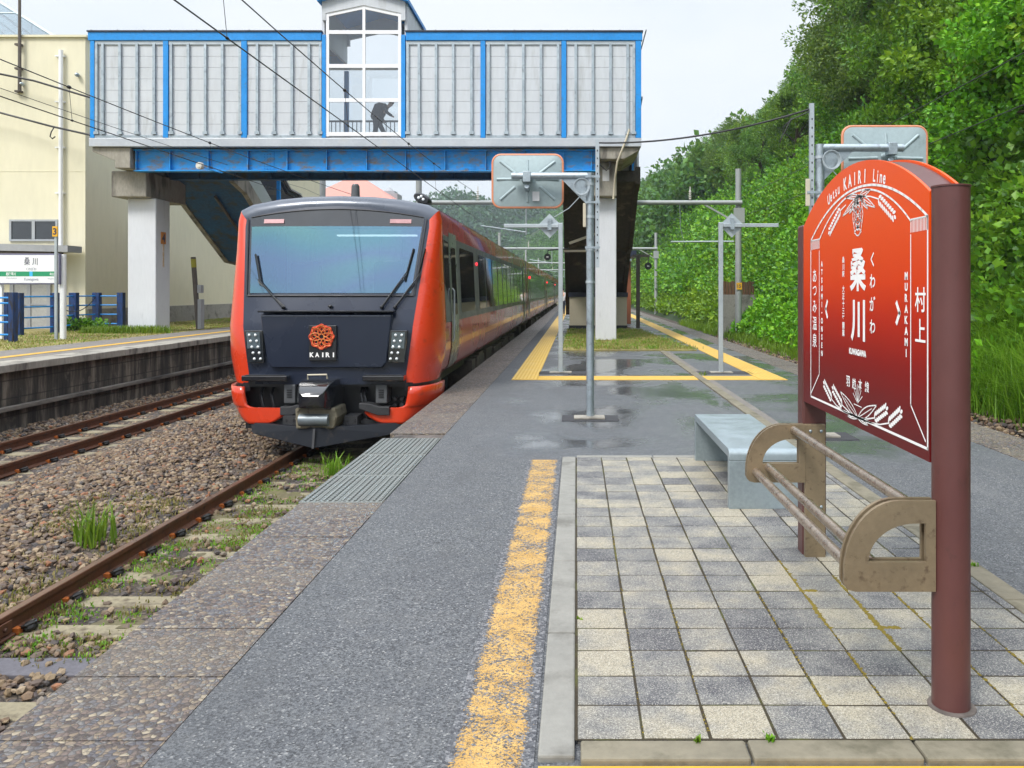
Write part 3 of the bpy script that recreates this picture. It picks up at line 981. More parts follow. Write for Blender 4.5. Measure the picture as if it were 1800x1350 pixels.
# ---------------------------------------------------------------- hills
def sstep(a, b, x):
    t_ = np.clip((x - a) / (b - a), 0, 1)
    return t_ * t_ * (3 - 2 * t_)
def hill_x0(Y):
    return 6.0 - np.clip(Y - 75, 0, None) ** 2 * .00045
def hill_z(X, Y):
    X = np.asarray(X, float); Y = np.asarray(Y, float)
    d = X - hill_x0(Y)
    base = -.34 + .75 * np.clip(d, 0, 2.0) + 1.45 * np.clip(d - 2.0, 0, None)
    top = 15.5 + np.clip(Y - 85, 0, None) * .125 + 2.0 * np.sin(Y * .07) * np.sin(X * .11 + 1)
    soft = top * (1 - np.exp(-np.clip(base, 0, None) / top * 1.25))
    z = np.where(base > 0, soft, base)
    z = z + (.35 * np.sin(X * .9 + Y * .5) + .25 * np.sin(Y * 1.1 - X * .4)) * sstep(.8, 4, d)
    return np.where(d < 0, -.36, z)
xs = np.concatenate([np.linspace(-60, 5, 40), np.linspace(5.2, 22, 70), np.linspace(23, 160, 50)])
ys = np.concatenate([np.linspace(-12, 80, 140), np.linspace(82, 420, 100)])
gx, gy = np.meshgrid(xs, ys)
gz = hill_z(gx, gy)
nv = len(xs); idx = np.arange(len(ys) * nv).reshape(len(ys), nv)
fc = np.stack([idx[:-1, :-1], idx[:-1, 1:], idx[1:, 1:], idx[1:, :-1]], -1).reshape(-1, 4)
cx = gx.reshape(-1)[fc].mean(1); cy = gy.reshape(-1)[fc].mean(1)
fc = fc[cx > hill_x0(cy) - .6]
tag(np_mesh('hillside', np.stack([gx, gy, gz], -1).reshape(-1, 3), fc, 4, M['hill_soil'], smooth=True), kind='structure')

def far_z(X, Y):
    """the wooded ridge across the head of the valley"""
    pr = np.interp(X, [-700, -330, -150, -95, -82, -72, -58, -50, -20, 0, 30, 80, 200, 500], [5, 6, 22, 46, 52, 54, 50, 46, 44, 46, 56, 72, 90, 100])
    return (pr - 1) * sstep(380, 475, Y) * (1 - .4 * sstep(520, 760, Y)) - 1
xs = np.linspace(-700, 500, 121); ys = np.linspace(375, 760, 40)
gx, gy = np.meshgrid(xs, ys)
gz = far_z(gx, gy)
nv = len(xs); idx = np.arange(len(ys) * nv).reshape(len(ys), nv)
fc = np.stack([idx[:-1, :-1], idx[:-1, 1:], idx[1:, 1:], idx[1:, :-1]], -1).reshape(-1, 4)
tag(np_mesh('far_hills', np.stack([gx, gy, gz], -1).reshape(-1, 3), fc, 4, M['hill_soil'], smooth=True), kind='structure')

# ================================================================== FOLIAGE
def leaf_quads(p, s, out, droop=.35, width=.32, spread=1.0):
    """p (N,3) leaf bases, s (N,) lengths, out (N,3) preferred directions -> verts (4N,3), faces (N,4)"""
    n = len(p)
    d = out + RNG.normal(0, .55 * spread, (n, 3)); d[:, 2] -= droop
    d /= np.linalg.norm(d, axis=1, keepdims=True) + 1e-9
    r = RNG.normal(0, 1, (n, 3)) + np.array([0, 0, 1.2])
    b = np.cross(d, r); b /= np.linalg.norm(b, axis=1, keepdims=True) + 1e-9
    nn = np.cross(b, d)
    s = s[:, None]
    w = width * s * RNG.uniform(.8, 1.2, (n, 1))
    mid = p + d * s * .45
    fold = nn * s * .06
    V = np.stack([p, mid + b * w + fold, p + d * s, mid - b * w + fold], 1)
    return V.reshape(-1, 3), np.arange(4 * n).reshape(n, 4)

def clump_leaves(centers, radii, per, size, squash=.8, up=.3, droop=.35, width=.32):
    """leaves spread through the outer part of ellipsoid clumps"""
    m = len(centers)
    c = np.repeat(centers, per, 0); r = np.repeat(radii, per)
    n = len(c)
    u = RNG.normal(0, 1, (n, 3)); u /= np.linalg.norm(u, axis=1, keepdims=True)
    u[:, 2] += up; 
    k = RNG.random(n) ** .33
    p = c + u * (r * k)[:, None] * np.array([1, 1, squash])
    s = size * RNG.uniform(.65, 1.35, n)
    return leaf_quads(p, s, u * .9, droop, width)

def crown_mesh(name, mat, h, rad, nclump, per, size, low=.25, squash=.75, lean=(0, 0), seed=0, width=.30):
    """an uneven crown: clumps placed over a lobed envelope between low*h and h"""
    g = np.random.default_rng(seed)
    C, Rr = [], []
    for i in range(nclump):
        f = low + (1 - low) * g.random() ** .8
        env = rad * (math.sin(math.pi * min(1, (f - low) / (1 - low) * .82 + .16)) ** .7)
        a = g.random() * 2 * math.pi
        env *= 1 + .22 * math.sin(3 * a + seed) + .15 * math.sin(5 * a + 2 * seed)
        q = env * (g.random() ** .4)
        C.append((math.cos(a) * q + lean[0] * f, math.sin(a) * q + lean[1] * f, f * h + g.normal(0, .15)))
        Rr.append(rad * g.uniform(.17, .33))
    V, Fq = clump_leaves(np.array(C), np.array(Rr), per, size, squash, up=.55, width=width)
    o = np_mesh(name, V, Fq, 4, mat)
    return o, C

def make_tree(h, rad, nclump, per, size, mat, seed, low=.25, squash=.75, width=.30):
    t = bpy.data.objects.new('hillside_tree', None)
    COL.objects.link(t)
    cr, C = crown_mesh('crown', mat, h, rad, nclump, per, size, low, squash, seed=seed, width=width)
    cr.parent = t
    mb = MB()
    g = random.Random(seed)
    top = h * .8
    mb.tube([(0, 0, -1.0), (g.uniform(-.1, .1), g.uniform(-.1, .1), top * .35), (g.uniform(-.3, .3), g.uniform(-.3, .3), top * .7), (g.uniform(-.4, .4), g.uniform(-.4, .4), top)], [.022 * h + .05, .018 * h + .04, .011 * h + .02, .012], 8)
    for c in C[::max(1, len(C) // 9)]:
        b = c[2] * g.uniform(.45, .75)
        mb.tube([(0, 0, b), (c[0] * .5, c[1] * .5, (b + c[2]) * .52), (c[0], c[1], c[2])], [.008 * h + .02, .005 * h + .015, .01], 6)
    mb.build('trunk', M['bark'], t)
    return t
# ================================================================== TRAIN
BODY = [(1.43, .27), (1.50, .37), (1.545, .62), (1.55, 1.0), (1.50, 2.1), (1.49, 2.54), (1.455, 2.68), (1.29, 2.765), (.9, 2.84), (.5, 2.88), (0, 2.895)]
CAPL = [(1.10, .20), (1.10, .36), (1.135, .6), (1.185, 1.0), (1.30, 2.1), (1.335, 2.42), (1.33, 2.53), (1.1, 2.61), (.8, 2.665), (.45, 2.71), (0, 2.73)]
YB = 12.08
def capy(x, z):
    return 11.36 + max(0, z - .98) * .30 + .10 * (x / 1.3) ** 2
def side_x(z):
    return float(np.interp(z, [p[1] for p in BODY[:7]], [p[0] for p in BODY[:7]]))

def side_panel(mb, s, y0, y1, z0, z1, off, ny=1):
    """a strip lying on the car side (s = +1 platform side), following its section, off metres proud"""
    zs = [z0] + [z for _, z in BODY if z0 < z < z1] + [z1]
    for k in range(ny):
        a = y0 + (y1 - y0) * k / ny; b = y0 + (y1 - y0) * (k + 1) / ny
        vs = []
        for z in zs:
            x = TC + s * (side_x(z) + off)
            vs += [(x, a, z), (x, b, z)]
        fs = [(2 * i, 2 * i + 1, 2 * i + 3, 2 * i + 2) for i in range(len(zs) - 1)]
        mb.add(vs, fs)

def rrect(y0, y1, z0, z1, r, n=4):
    pts = []
    for cy, cz, a0 in ((y1 - r, z1 - r, 0), (y0 + r, z1 - r, 90), (y0 + r, z0 + r, 180), (y1 - r, z0 + r, 270)):
        for i in range(n + 1):
            a = R(a0 + 90 * i / n)
            pts.append((cy + r * math.cos(a), cz + r * math.sin(a)))
    return pts
def side_pane(mb, s, y0, y1, z0, z1, off, r=.06):
    pts = rrect(y0, y1, z0, z1, r)
    mb.add([(TC + s * (side_x(z) + off), y, z) for y, z in pts], [tuple(range(len(pts)))])

def extrude_body(y0, y1, i0, i1, mats, name, parent, closed_end=False):
    mb = MB()
    full = [(TC + x, z) for x, z in BODY[i0:i1 + 1]]
    if i1 == 10: full += [(TC - x, z) for x, z in BODY[i0:10][::-1]]
    ys = [y0 + (y1 - y0) * k / 6 for k in range(7)]
    rows = [[(x, y, z) for x, z in full] for y in ys]
    mb.grid(rows)
    if i1 < 10:
        rows = [[(2 * TC - x, y, z) for x, z in full] for y in ys]
        mb.grid(rows)
    return mb.build(name, mats, parent, smooth=50)

def underframe(parent, y0, y1, bogies):
    mb = MB()
    mb.box(TC - 1.25, TC + 1.25, y0, y1, .05, .28)
    g = random.Random(int(y0))
    y = y0 + .6
    while y < y1 - .8:
        L = g.uniform(.5, 1.5)
        if all(abs(y + L / 2 - b) > 1.5 + L / 2 for b in bogies):
            for s in (-1, 1):
                w = g.uniform(.42, .66)
                zb = g.uniform(-.52, -.32)
                mb.box(TC + s * .7, TC + s * (1.05 + w * .6), y, y + L - .1, zb, .05 + g.uniform(0, .12))
                if g.random() < .5: mb.cyl((TC + s * 1.05, y, -.2), (TC + s * 1.05, y + L - .1, -.2), .14, n=10)
        y += L + .05
    mb.build('equipment', M['underfloor'], parent, smooth=30)
    for b in bogies:
        bm = MB()
        for s in (-1, 1):
            bm.box(TC + s * .92 - .06, TC + s * .92 + .06, b - 1.25, b + 1.25, -.34, -.18)
            bm.box(TC + s * .92 - .09, TC + s * .92 + .09, b - 1.12, b - .85, -.5, -.15)
            bm.box(TC + s * .92 - .09, TC + s * .92 + .09, b + .85, b + 1.12, -.5, -.15)
            bm.cyl((TC + s * .95, b, -.2), (TC + s * .95, b, .02), .22, n=12)
        fr = bm.build('bogie', M['steel_dark'], parent, smooth=30)
        for q in (-1.0, 1.0):
            w = MB()
            for s in (-1, 1):
                w.cyl((TR + s * (HG - .06), b + q, RAIL + .43), (TR + s * (HG + .04), b + q, RAIL + .43), .43, n=24)
            w.cyl((TR - .6, b + q, RAIL + .43), (TR + .6, b + q, RAIL + .43), .08, n=8)
            w.build('wheelset', M['steel_dark'], fr, smooth=30)

def car_sides(car, y0, y1, windows, doors):
    """window band, panes and doors, on both sides"""
    for s in (1, -1):
        mb = MB(); side_panel(mb, s, y0, y1, 1.03, 2.33, .004, 4)
        mb.build('window_band', M['train_grey'], car, smooth=40)
        for (a, b) in windows:
            mb = MB(); side_pane(mb, s, a, b, 1.14, 2.22, .008)
            mb.build('window', M['glass_dark'], car, smooth=0)
        for (a, b) in doors:
            mb = MB(); side_panel(mb, s, a, b, .29, 2.40, .007)
            d = mb.build('door', M['train_door'], car, smooth=40)
            mb = MB(); side_pane(mb, s, a + .14, b - .14, 1.12, 2.18, .011); mb.build('door_window', M['glass_dark'], d, smooth=0)
            mb = MB()
            for yy in (a - .02, b + .005):
                side_panel(mb, s, yy, yy + .018, .29, 2.42, .009)
            mb.build('door_seal', M['black'], d, smooth=0)
            x = TC + s * (side_x(1.2) + .04)
            MB().tube([(x - s * .03, a + .07, .72), (x, a + .07, .76), (x, a + .07, 1.50), (x - s * .03, a + .07, 1.54)], .013, 8).build('handle', M['alu'], d)

def roof_gear(car, y0, y1, g):
    mb = MB()
    y = y0
    while y + 3 < y1:
        L = g.uniform(1.8, 3.2)
        mb.box(TC - .75, TC + .75, y, y + L, 2.86, 2.86 + g.uniform(.06, .14))
        y += L + g.uniform(.8, 2.2)
    mb.build('roof_unit', M['train_roof'], car, smooth=0, bevel=.03)
    for s in (1, -1):
        mb = MB().tube([(TC + s * 1.30, y0, 2.735), (TC + s * 1.30, y1, 2.735)], .022, 6)
        mb.build('gutter', M['silver_band'], car)

# ---- leading car
lead = thing('railcar', 'leading red railcar with dark blue front mask and round knot emblem', 'train', (TC, YB, RAIL), 'red railcars of the train')
YE = 31.7
# rounded corners: red below the roof line, dark band above it
def loft(i0, i1, name, mat, s=None):
    n = 9
    for sg in ((1, -1) if i1 < 10 else (0,)):
        mb = MB()
        rows = []
        for k in range(n + 1):
            t_ = k / n * math.pi / 2
            row = []
            idx = list(range(i0, i1 + 1))
            pts = [(CAPL[i], BODY[i], 1) for i in idx]
            if sg == 0: pts += [(CAPL[i], BODY[i], -1) for i in idx[:-1][::-1]]
            for c, b, q in pts:
                if b is BODY[0]: b = (1.45, .215)
                q = q * (sg if sg else 1)
                yc = capy(c[0], c[1])
                x = c[0] + (b[0] - c[0]) * math.sin(t_) ** 1.0
                z = c[1] + (b[1] - c[1]) * math.sin(t_)
                y = yc + (YB - yc) * (1 - math.cos(t_))
                row.append((TC + q * x, y, z))
            rows.append(row)
        mb.grid(rows)
        mb.build(name, mat, lead, smooth=60)
body = extrude_body(YB, YE, 0, 6, M['train_side_red'], 'body', lead)
loft(0, 6, 'corner_pillar', M['train_red'])
loft(6, 10, 'roof_front', M['silver_band'])
roof = extrude_body(YB, YE, 6, 10, M['train_roof'], 'roof', lead)
# red cant rail stays red up to the gutter: a strip over the roof curve
for s in (1, -1):
    mb = MB()
    a, b = BODY[6], BODY[7]
    mb.add([(TC + s * (a[0] + .003), YB, a[1] + .003), (TC + s * (a[0] + .003), YE, a[1] + .003), (TC + s * (b[0] + .003), YE, b[1] + .003), (TC + s * (b[0] + .003), YB, b[1] + .003)], [(0, 1, 2, 3)])
    mb.build('cant_rail', M['train_side_red'], lead, smooth=0)
MB().prism([(TC + x, z) for x, z in BODY] + [(TC - x, z) for x, z in BODY[:-1][::-1]], 'y', YE - .02, YE).build('end_wall', M['train_grey'], lead, smooth=0)

def cap_patch(x0f, x1f, z0, z1, off, name, mat, parent, nz=10, nx=14):
    """a patch of the front mask between widths given by functions of z; off metres ahead of the mask surface"""
    rows = []
    for i in range(nz + 1):
        z = z0 + (z1 - z0) * i / nz
        a, b = x0f(z), x1f(z)
        rows.append([(TC + a + (b - a) * j / nx, capy(a + (b - a) * j / nx, z) - off, z) for j in range(nx + 1)])
    return MB().grid(rows).build(name, mat, parent, smooth=40)
def capw(z): return float(np.interp(z, [p[1] for p in CAPL], [p[0] for p in CAPL]))
def glw(z): return 1.140 + .10 * (z - 1.46)
mask = cap_patch(lambda z: -capw(z), lambda z: capw(z), .20, 1.465, 0.0, 'front_mask', M['navy'], lead, 16, 20)
cap_patch(lambda z: -capw(z), lambda z: capw(z), 2.43, 2.53, 0.0, 'mask_brow', M['navy'], lead, 2, 20)
for s in (-1, 1):
    cap_patch(lambda z: s * glw(z), lambda z: s * capw(z), 1.465, 2.43, 0.0, 'mask_pillar', M['navy'], lead, 10, 3)
# the cab behind the glass
cab = MB().box(TC - 1.25, TC + 1.25, 13.35, 13.4, .9, 2.5).build('cab_wall', M['cab_wall'], lead, smooth=0)
MB().box(TC - 1.25, TC + 1.25, 11.75, 13.35, 1.30, 1.36).build('cab_desk', M['cab_desk'], lead, smooth=0)
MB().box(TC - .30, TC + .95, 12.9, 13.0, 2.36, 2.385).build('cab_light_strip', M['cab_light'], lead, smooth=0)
for x, w in ((-.85, .03), (-.78, .03), (.28, .03), (.62, .03)):
    MB().box(TC + x - w / 2, TC + x + w / 2, 13.30, 13.349, 1.37, 2.42).build('cab_upright', M['alu'], cab, smooth=0)
MB().box(TC + .34, TC + .56, 13.32, 13.349, 1.75, 2.0).build('cab_notice', M['cloth_white'], cab, smooth=0)
for x in (-.75, .55):
    MB().box(TC + x - .24, TC + x + .24, 12.75, 12.87, 1.2, 1.95).build('cab_seat', M['cab_desk'], lead, smooth=0, bevel=.05, seg=3)
MB().box(TC - .16, TC + .02, 12.1, 12.3, 1.361, 1.50).build('cab_display', M['black'], lead, smooth=0, bevel=.01)
# arched head of the mask
mb = MB()
arc = [(x, z) for x, z in CAPL[6:]] + [(-x, z) for x, z in CAPL[6:-1][::-1]]
mb.grid([[(TC + x, capy(x, 2.53), 2.53) for x, z in arc], [(TC + x, capy(x, z), z) for x, z in arc]])
mb.build('mask_head', M['navy'], lead, smooth=40)
# black glazing frame with arched top, then the windscreen itself
def arch_top(x): return 2.675 - .115 * (x / 1.25) ** 2
rows = []
for i in range(15):
    x0 = -1.0 + 2.0 * i / 14
    row = []
    for k in range(5):
        zt = arch_top(x0 * 1.25)
        z = 2.425 + (zt - 2.425) * k / 4
        x = x0 * (1.165 + .105 * (z - 1.44) / 1.2)
        row.append((TC + x, capy(x, z) - .008, z))
    rows.append(row)
MB().grid(rows).build('glazing_frame', M['headlight_panel'], mask, smooth=40)
for s in (-1, 1):
    cap_patch(lambda z: s * (glw(z) - .012), lambda z: s * (1.165 + .105 * (z - 1.44) / 1.2), 1.44, 2.425, .008, 'glazing_edge', M['headlight_panel'], mask, 8, 2)
ws = cap_patch(lambda z: -(glw(z) - .004), lambda z: (glw(z) - .004), 1.467, 2.428, .010, 'windscreen', M['windscreen'], lead, 10, 18)
# thin pale edge of the glazing frame
mb = MB()
pts = []
for i in range(25):
    x = -1.25 + 2.5 * i / 24
    z = arch_top(x) + .006
    pts.append((TC + x, capy(x, z) - .012, z))
mb.tube(pts, .010, 6)
for s in (-1, 1):
    mb.tube([(TC + s * (1.17 + .10 * (z - 1.44) + .015), capy(1.2, z) - .012, z) for z in np.linspace(1.43, 2.55, 8)], .009, 6)
mb.tube([(TC + x, capy(x, 1.43) - .014, 1.43) for x in np.linspace(-1.17, 1.17, 12)], .011, 6)
mb.build('frame_edge', M['steel_dark'], mask)
# upper marker lamps
for x in (-.90, .93):
    mb = MB().grid([[(TC + x + a, capy(x + a, z) - .022, z) for a in (-.15, -.05, .05, .15)] for z in (2.475, 2.535)])
    ml = mb.build('marker_lamp', M['marker'], lead, smooth=0)
# cab: pale light strip and wires are reflections; wipers
def wiper(px0, pz0, px1, pz1, bx0, bz0, bx1, bz1):
    mb = MB()
    def q(x, z, o=.05): return (TC + x, capy(x, z) - o, z)
    mb.tube([q(px0, pz0, .03), q(px0, pz0, .06), q(px1, pz1, .07)], [.022, .016, .009], 8)
    mb.tube([q(px0 + .025, pz0 + .01, .055), q(px1, pz1 - .03, .062)], .006, 6)
    mb.ell(q(px0, pz0, .04), (.03, .03, .03), 8, 6)
    o = mb.build('wiper', M['black'], lead)
    b = MB().bar(q(bx0, bz0, .045), q(bx1, bz1, .045), .02, .03)
    b.build('wiper_blade', M['black'], o, smooth=0)
wiper(-.62, 1.27, -1.02, 1.66, -.98, 1.58, -1.11, 2.02)
wiper(.755, 1.27, 1.08, 1.78, 1.05, 1.64, 1.145, 2.10)
wiper(.935, 1.27, 1.27, 1.76, 1.215, 1.66, 1.30, 2.10)
MB().ell((TC + .04, capy(0, 1.28) - .03, 1.285), (.035, .03, .02), 10, 6).build('washer_jet', M['black'], lead)
# raised hood panel with its ledge
poly = [(-.90, 1.17), (.92, 1.17), (.90, .98), (.84, .50), (.78, .43), (-.74, .43), (-.80, .50), (-.875, .98)]
mb = MB().prism([(TC + x, z) for x, z in poly], 'y', 11.325, 11.44)
hood = mb.build('hood_panel', M['navy'], lead, smooth=0, bevel=.022, seg=3)
MB().box(TC - .93, TC + .95, 11.30, 11.46, 1.20, 1.225).build('hood_ledge', M['navy_matt'], lead, smooth=0, bevel=.008)
MB().box(TC - .88, TC + .90, 11.316, 11.326, 1.145, 1.158).build('hood_edge', M['silver_band'], hood, smooth=0)
# emblem: black plate, knotwork rosette, lettering
pl = MB().box(TC - .215, TC + .165, 11.285, 11.324, .535, 1.02).build('emblem_plate', M['black'], lead, smooth=0, bevel=.006)
ex, ez, er = TC - .035, .865, .178
mb = MB(); mb2 = MB()
def rose(k, amp, base, turns, ph, zz):
    pts = []
    N = 240
    for i in range(N):
        a = 2 * math.pi * turns * i / N
        r = er * (base + amp * math.cos(k * a + ph))
        pts.append((ex + r * math.cos(a), zz + .004 * math.sin(k * a * 2), ez + r * math.sin(a)))
    return pts
mb.tube(rose(8, .075, .875, 1, 0, 11.272), .0125, 6, closed=True)
mb.tube(rose(8 / 3, .34, .52, 3, 0, 11.274), .0088, 6, closed=True)
mb.tube(rose(8 / 3, .26, .64, 3, math.pi, 11.277), .0075, 6, closed=True)
em = mb.build('rosette', M['emblem_red'], pl)
mb2.tube(rose(8, .075, .795, 1, 0, 11.268), .0032, 5, closed=True)
mb2.tube(rose(8 / 3, .34, .52, 3, 0, 11.263), .0028, 5, closed=True)
mb2.build('rosette_edge', M['emblem_gold'], pl)
mb = MB()
for i, ch in enumerate('KAIRI'):
    wd = .018 if ch == 'I' else .058
    text_fit(mb, ch, (TC - .172 + i * .0735 + (0 if ch != 'I' else .004), 11.281, .617), (1, 0, 0), (0, 0, 1), w=wd, h=.066, bold=.035)
mb.build('lettering', M['white_text'], pl, smooth=0, flip=False)
# headlamp clusters
for s in (-1, 1):
    def hx(x, z): return s * x
    pts = [(.875, .95), (1.13, .95), (1.09, .50), (.86, .50)]
    mb = MB().prism([(TC + s * x, z) for x, z in pts], 'y', 11.345, 11.45)
    hl = mb.build('headlight', M['headlight_panel'], lead, smooth=0, bevel=.01)
    mb = MB()
    mb.prism([(TC + s * x, z) for x, z in [(.915, .925), (1.10, .925), (1.085, .70), (.905, .70)]], 'y', 11.34, 11.347)
    mb.build('lamp_glass', M['lamp_glass'], hl, smooth=0)
    mb = MB()
    for r_ in range(5):
        for c_ in range(2):
            x = 1.055 - .022 * r_ * .8 - c_ * .085
            z = .885 - r_ * .082
            mb.ell((TC + s * x, 11.335, z), (.020, .016, .020), 10, 6)
    mb.build('lens', M['lens'], hl)
# step bars under the mask
for x0, x1 in ((-1.13, -.50), (.53, 1.10)):
    mb = MB().box(TC + x0, TC + x1, 11.24, 11.46, .255, .335)
    sb = mb.build('step_bar', M['coupler_black'], lead, smooth=0, bevel=.015)
    MB().box(TC + x0 + .05, TC + x1 - .05, 11.236, 11.30, .336, .341).build('tread', M['steel_dark'], sb, smooth=0)
# dark recess under the mask with pipes, hoses and sockets
rec = MB().box(TC - 1.22, TC + 1.22, 11.62, 12.3, -.45, .24).build('front_recess', M['black'], lead, smooth=0)
MB().box(TC - 1.10, TC + 1.08, 11.42, 11.62, .16, .26).build('recess_header', M['black'], lead, smooth=0)
for x in (-.50, .77):
    sk = MB().box(TC + x - .08, TC + x + .08, 11.34, 11.6, -.06, .20).build('jumper_socket', M['train_grey'], lead, smooth=0, bevel=.012)
    mb = MB()
    for k in range(4): mb.box(TC + x - .035, TC + x + .035, 11.330, 11.345, .02 + k * .032, .036 + k * .032)
    mb.build('socket_grille', M['black'], sk, smooth=0)
    sg = -1 if x < 0 else 1
    MB().prism([(TC + x - .16 * sg, -.06), (TC + x - .02 * sg, -.10), (TC + x + .12 * sg, -.10), (TC + x + .12 * sg, -.22), (TC + x - .04 * sg, -.22), (TC + x - .3 * sg, -.13), (TC + x - .3 * sg, -.05)], 'y', 11.30, 11.5).build('jumper_bracket', M['steel_dark'], lead, smooth=0, bevel=.01)
for x, z in ((1.02, .0), (1.12, .0), (1.02, -.09), (1.12, -.09)):
    mb = MB()
    mb.lathe([(.034, 0), (.034, .05), (.026, .06)], (0, 0, 0), 12)
    n = 12 * 3
    vs = mb.v[-n:]
    mb.v[-n:] = [(TC + x - .10 + p[0], 11.56 - p[2], z + p[1] - .02) for p in vs]
    mb.build('pipe_cock', M['steel_dark'], lead)
for x in (-.95, -.8, -.3, .45, .5):
    MB().tube([(TC + x, 11.6, .16), (TC + x, 11.48, .05), (TC + x + .05, 11.44, -.12), (TC + x + .10, 11.5, -.28), (TC + x + .10, 11.62, -.34)], .022, 8).build('hose', M['black'], lead)
# coupler: glossy hood, khaki casting with roller
cx = TC - .045
mb = MB()
rows = []
for (y, x0, x1, z0, z1) in ((10.83, -.10, .10, -.02, .10), (10.86, -.16, .16, -.06, .15), (10.98, -.215, .215, -.10, .25), (11.2, -.235, .235, -.10, .29), (11.55, -.24, .24, -.10, .29)):
    rows.append([(cx + x0, y, z0), (cx + x1, y, z0), (cx + x1 * 1.05, y, (z0 + z1) * .55), (cx + x1 * .98, y, z1), (cx + x0 * .98, y, z1), (cx + x0 * 1.05, y, (z0 + z1) * .55)])
mb.grid(rows, closed=True)
mb.f.append(tuple(range(6)))
mb.build('coupler_cover', M['coupler_black'], lead, smooth=30, bevel=.015, seg=3)
MB().tube([(cx - .12, 11.10, .30), (cx - .12, 11.08, .36), (cx + .14, 11.08, .365), (cx + .14, 11.10, .31)], .012, 6).build('cover_handle', M['beige'], lead)
cp = MB().prism([(cx - .27, -.08), (cx + .28, -.08), (cx + .30, -.20), (cx + .25, -.36), (cx - .26, -.36)], 'y', 11.02, 11.5).build('coupler', M['khaki_metal'], lead, smooth=0, bevel=.02)
MB().cyl((cx - .20, 11.0, -.235), (cx + .19, 11.0, -.235), .082, n=20).build('roller', M['roller'], cp)
for x in (-.235, .255):
    for z in (-.10, -.22): MB().cyl((cx + x, 11.0, z), (cx + x, 11.03, z), .024, n=8).build('bolt', M['khaki_metal'], cp)
for s in (-1, 1):
    mb = MB()
    mb.box(cx + s * .42 - .09, cx + s * .42 + .09, 11.24, 11.55, -.40, -.22)
    for a in (-.05, .05):
        for b in (-.34, -.27): mb.cyl((cx + s * .42 + a, 11.225, b), (cx + s * .42 + a, 11.245, b), .016, n=8)
    mb.build('bracket', M['steel_dark'], lead, smooth=0)
# red bumpers wrapping round the corners
def bumper(s):
    rows = []
    for z, wi, wo in ((.168, 1.14, 1.50), (.06, 1.13, 1.50), (-.02, 1.115, 1.49), (-.085, 1.10, 1.475), (-.112, 1.06, 1.462), (-.122, 1.00, 1.458), (-.126, .56, 1.455), (-.19, .54, 1.42), (-.25, .60, 1.375), (-.31, .70, 1.31), (-.345, .80, 1.22)):
        row = []
        xc = max(wi, 1.02)
        for k in range(5):
            x = wi + (xc - wi) * k / 5
            row.append((x, 11.33 + .02 * x))
        for k in range(11):
            a = k / 10 * math.pi / 2
            row.append((xc + (wo - xc) * math.sin(a), 11.33 + .02 * xc + (12.25 - 11.35) * (1 - math.cos(a)) ** 1.25))
        rows.append([(TC + s * x, y, z) for x, y in row])
    mb = MB().grid(rows)
    o = mb.build('bumper', M['train_red'], lead, smooth=40)
    m = o.modifiers.new('solid', 'SOLIDIFY'); m.thickness = .05; m.offset = -1
    return o
bumper(1); bumper(-1)
# dark line between mask pillars and bumpers
for s in (-1, 1):
    rows = []
    for z in (.10, .22):
        rows.append([(TC + s * (1.08 + .38 * math.sin(k / 8 * math.pi / 2)), 11.42 + .75 * (1 - math.cos(k / 8 * math.pi / 2)), z) for k in range(9)])
    MB().grid(rows).build('pillar_gap', M['black'], lead, smooth=40)
# snow plough
mb = MB()
for s in (-1, 1):
    mb.add([(TC - .03, 10.98, -.34), (TC + s * 1.06, 11.38, -.33), (TC + s * 1.0, 11.30, -.47), (TC - .03, 10.90, -.60), (TC - .03, 11.06, -.34), (TC + s * 1.06, 11.46, -.33), (TC + s * 1.0, 11.38, -.47), (TC - .03, 10.98, -.60)],
           [(0, 1, 2, 3), (4, 7, 6, 5), (0, 4, 5, 1), (3, 2, 6, 7), (1, 5, 6, 2), (0, 3, 7, 4)])
pw = mb.build('snow_plough', M['navy_matt'], lead, smooth=0, bevel=.008)
MB().bar((TC - .03, 10.95, -.35), (TC - .03, 10.89, -.60), .03, .03).build('plough_nose', M['steel_dark'], pw, smooth=0)
MB().box(TC - 1.0, TC + 1.0, 11.42, 11.6, -.42, -.30).build('plough_beam', M['steel_dark'], lead, smooth=0)
# sides of the leading car
WIN = [(13.75, 15.6)] + [(16.35 + i * 1.32, 16.35 + i * 1.32 + 1.16) for i in range(10)]
car_sides(lead, 12.09, YE - .7, WIN, [(12.62, 13.40), (YE - 1.6, YE - .8)])
for s in (1, -1):
    mb = MB()
    pts = [(12.12, 1.60), (12.54, 1.30), (12.54, 2.24), (12.12, 2.26)]
    mb.add([(TC + s * (side_x(z) + .008), y, z) for y, z in pts], [(0, 1, 2, 3)])
    mb.build('cab_side_window', M['glass_dark'], lead, smooth=0)
for s in (1, -1):
    for y in (16.05,):
        MB().ell((TC + s * (side_x(2.0) + .01), y, 2.02), (.025, .05, .035), 8, 6).build('door_lamp', M['red_lamp'], lead)
underframe(lead, 12.2, YE - .2, [14.6, 28.6])
roof_gear(lead, 16.5, YE - .5, random.Random(3))
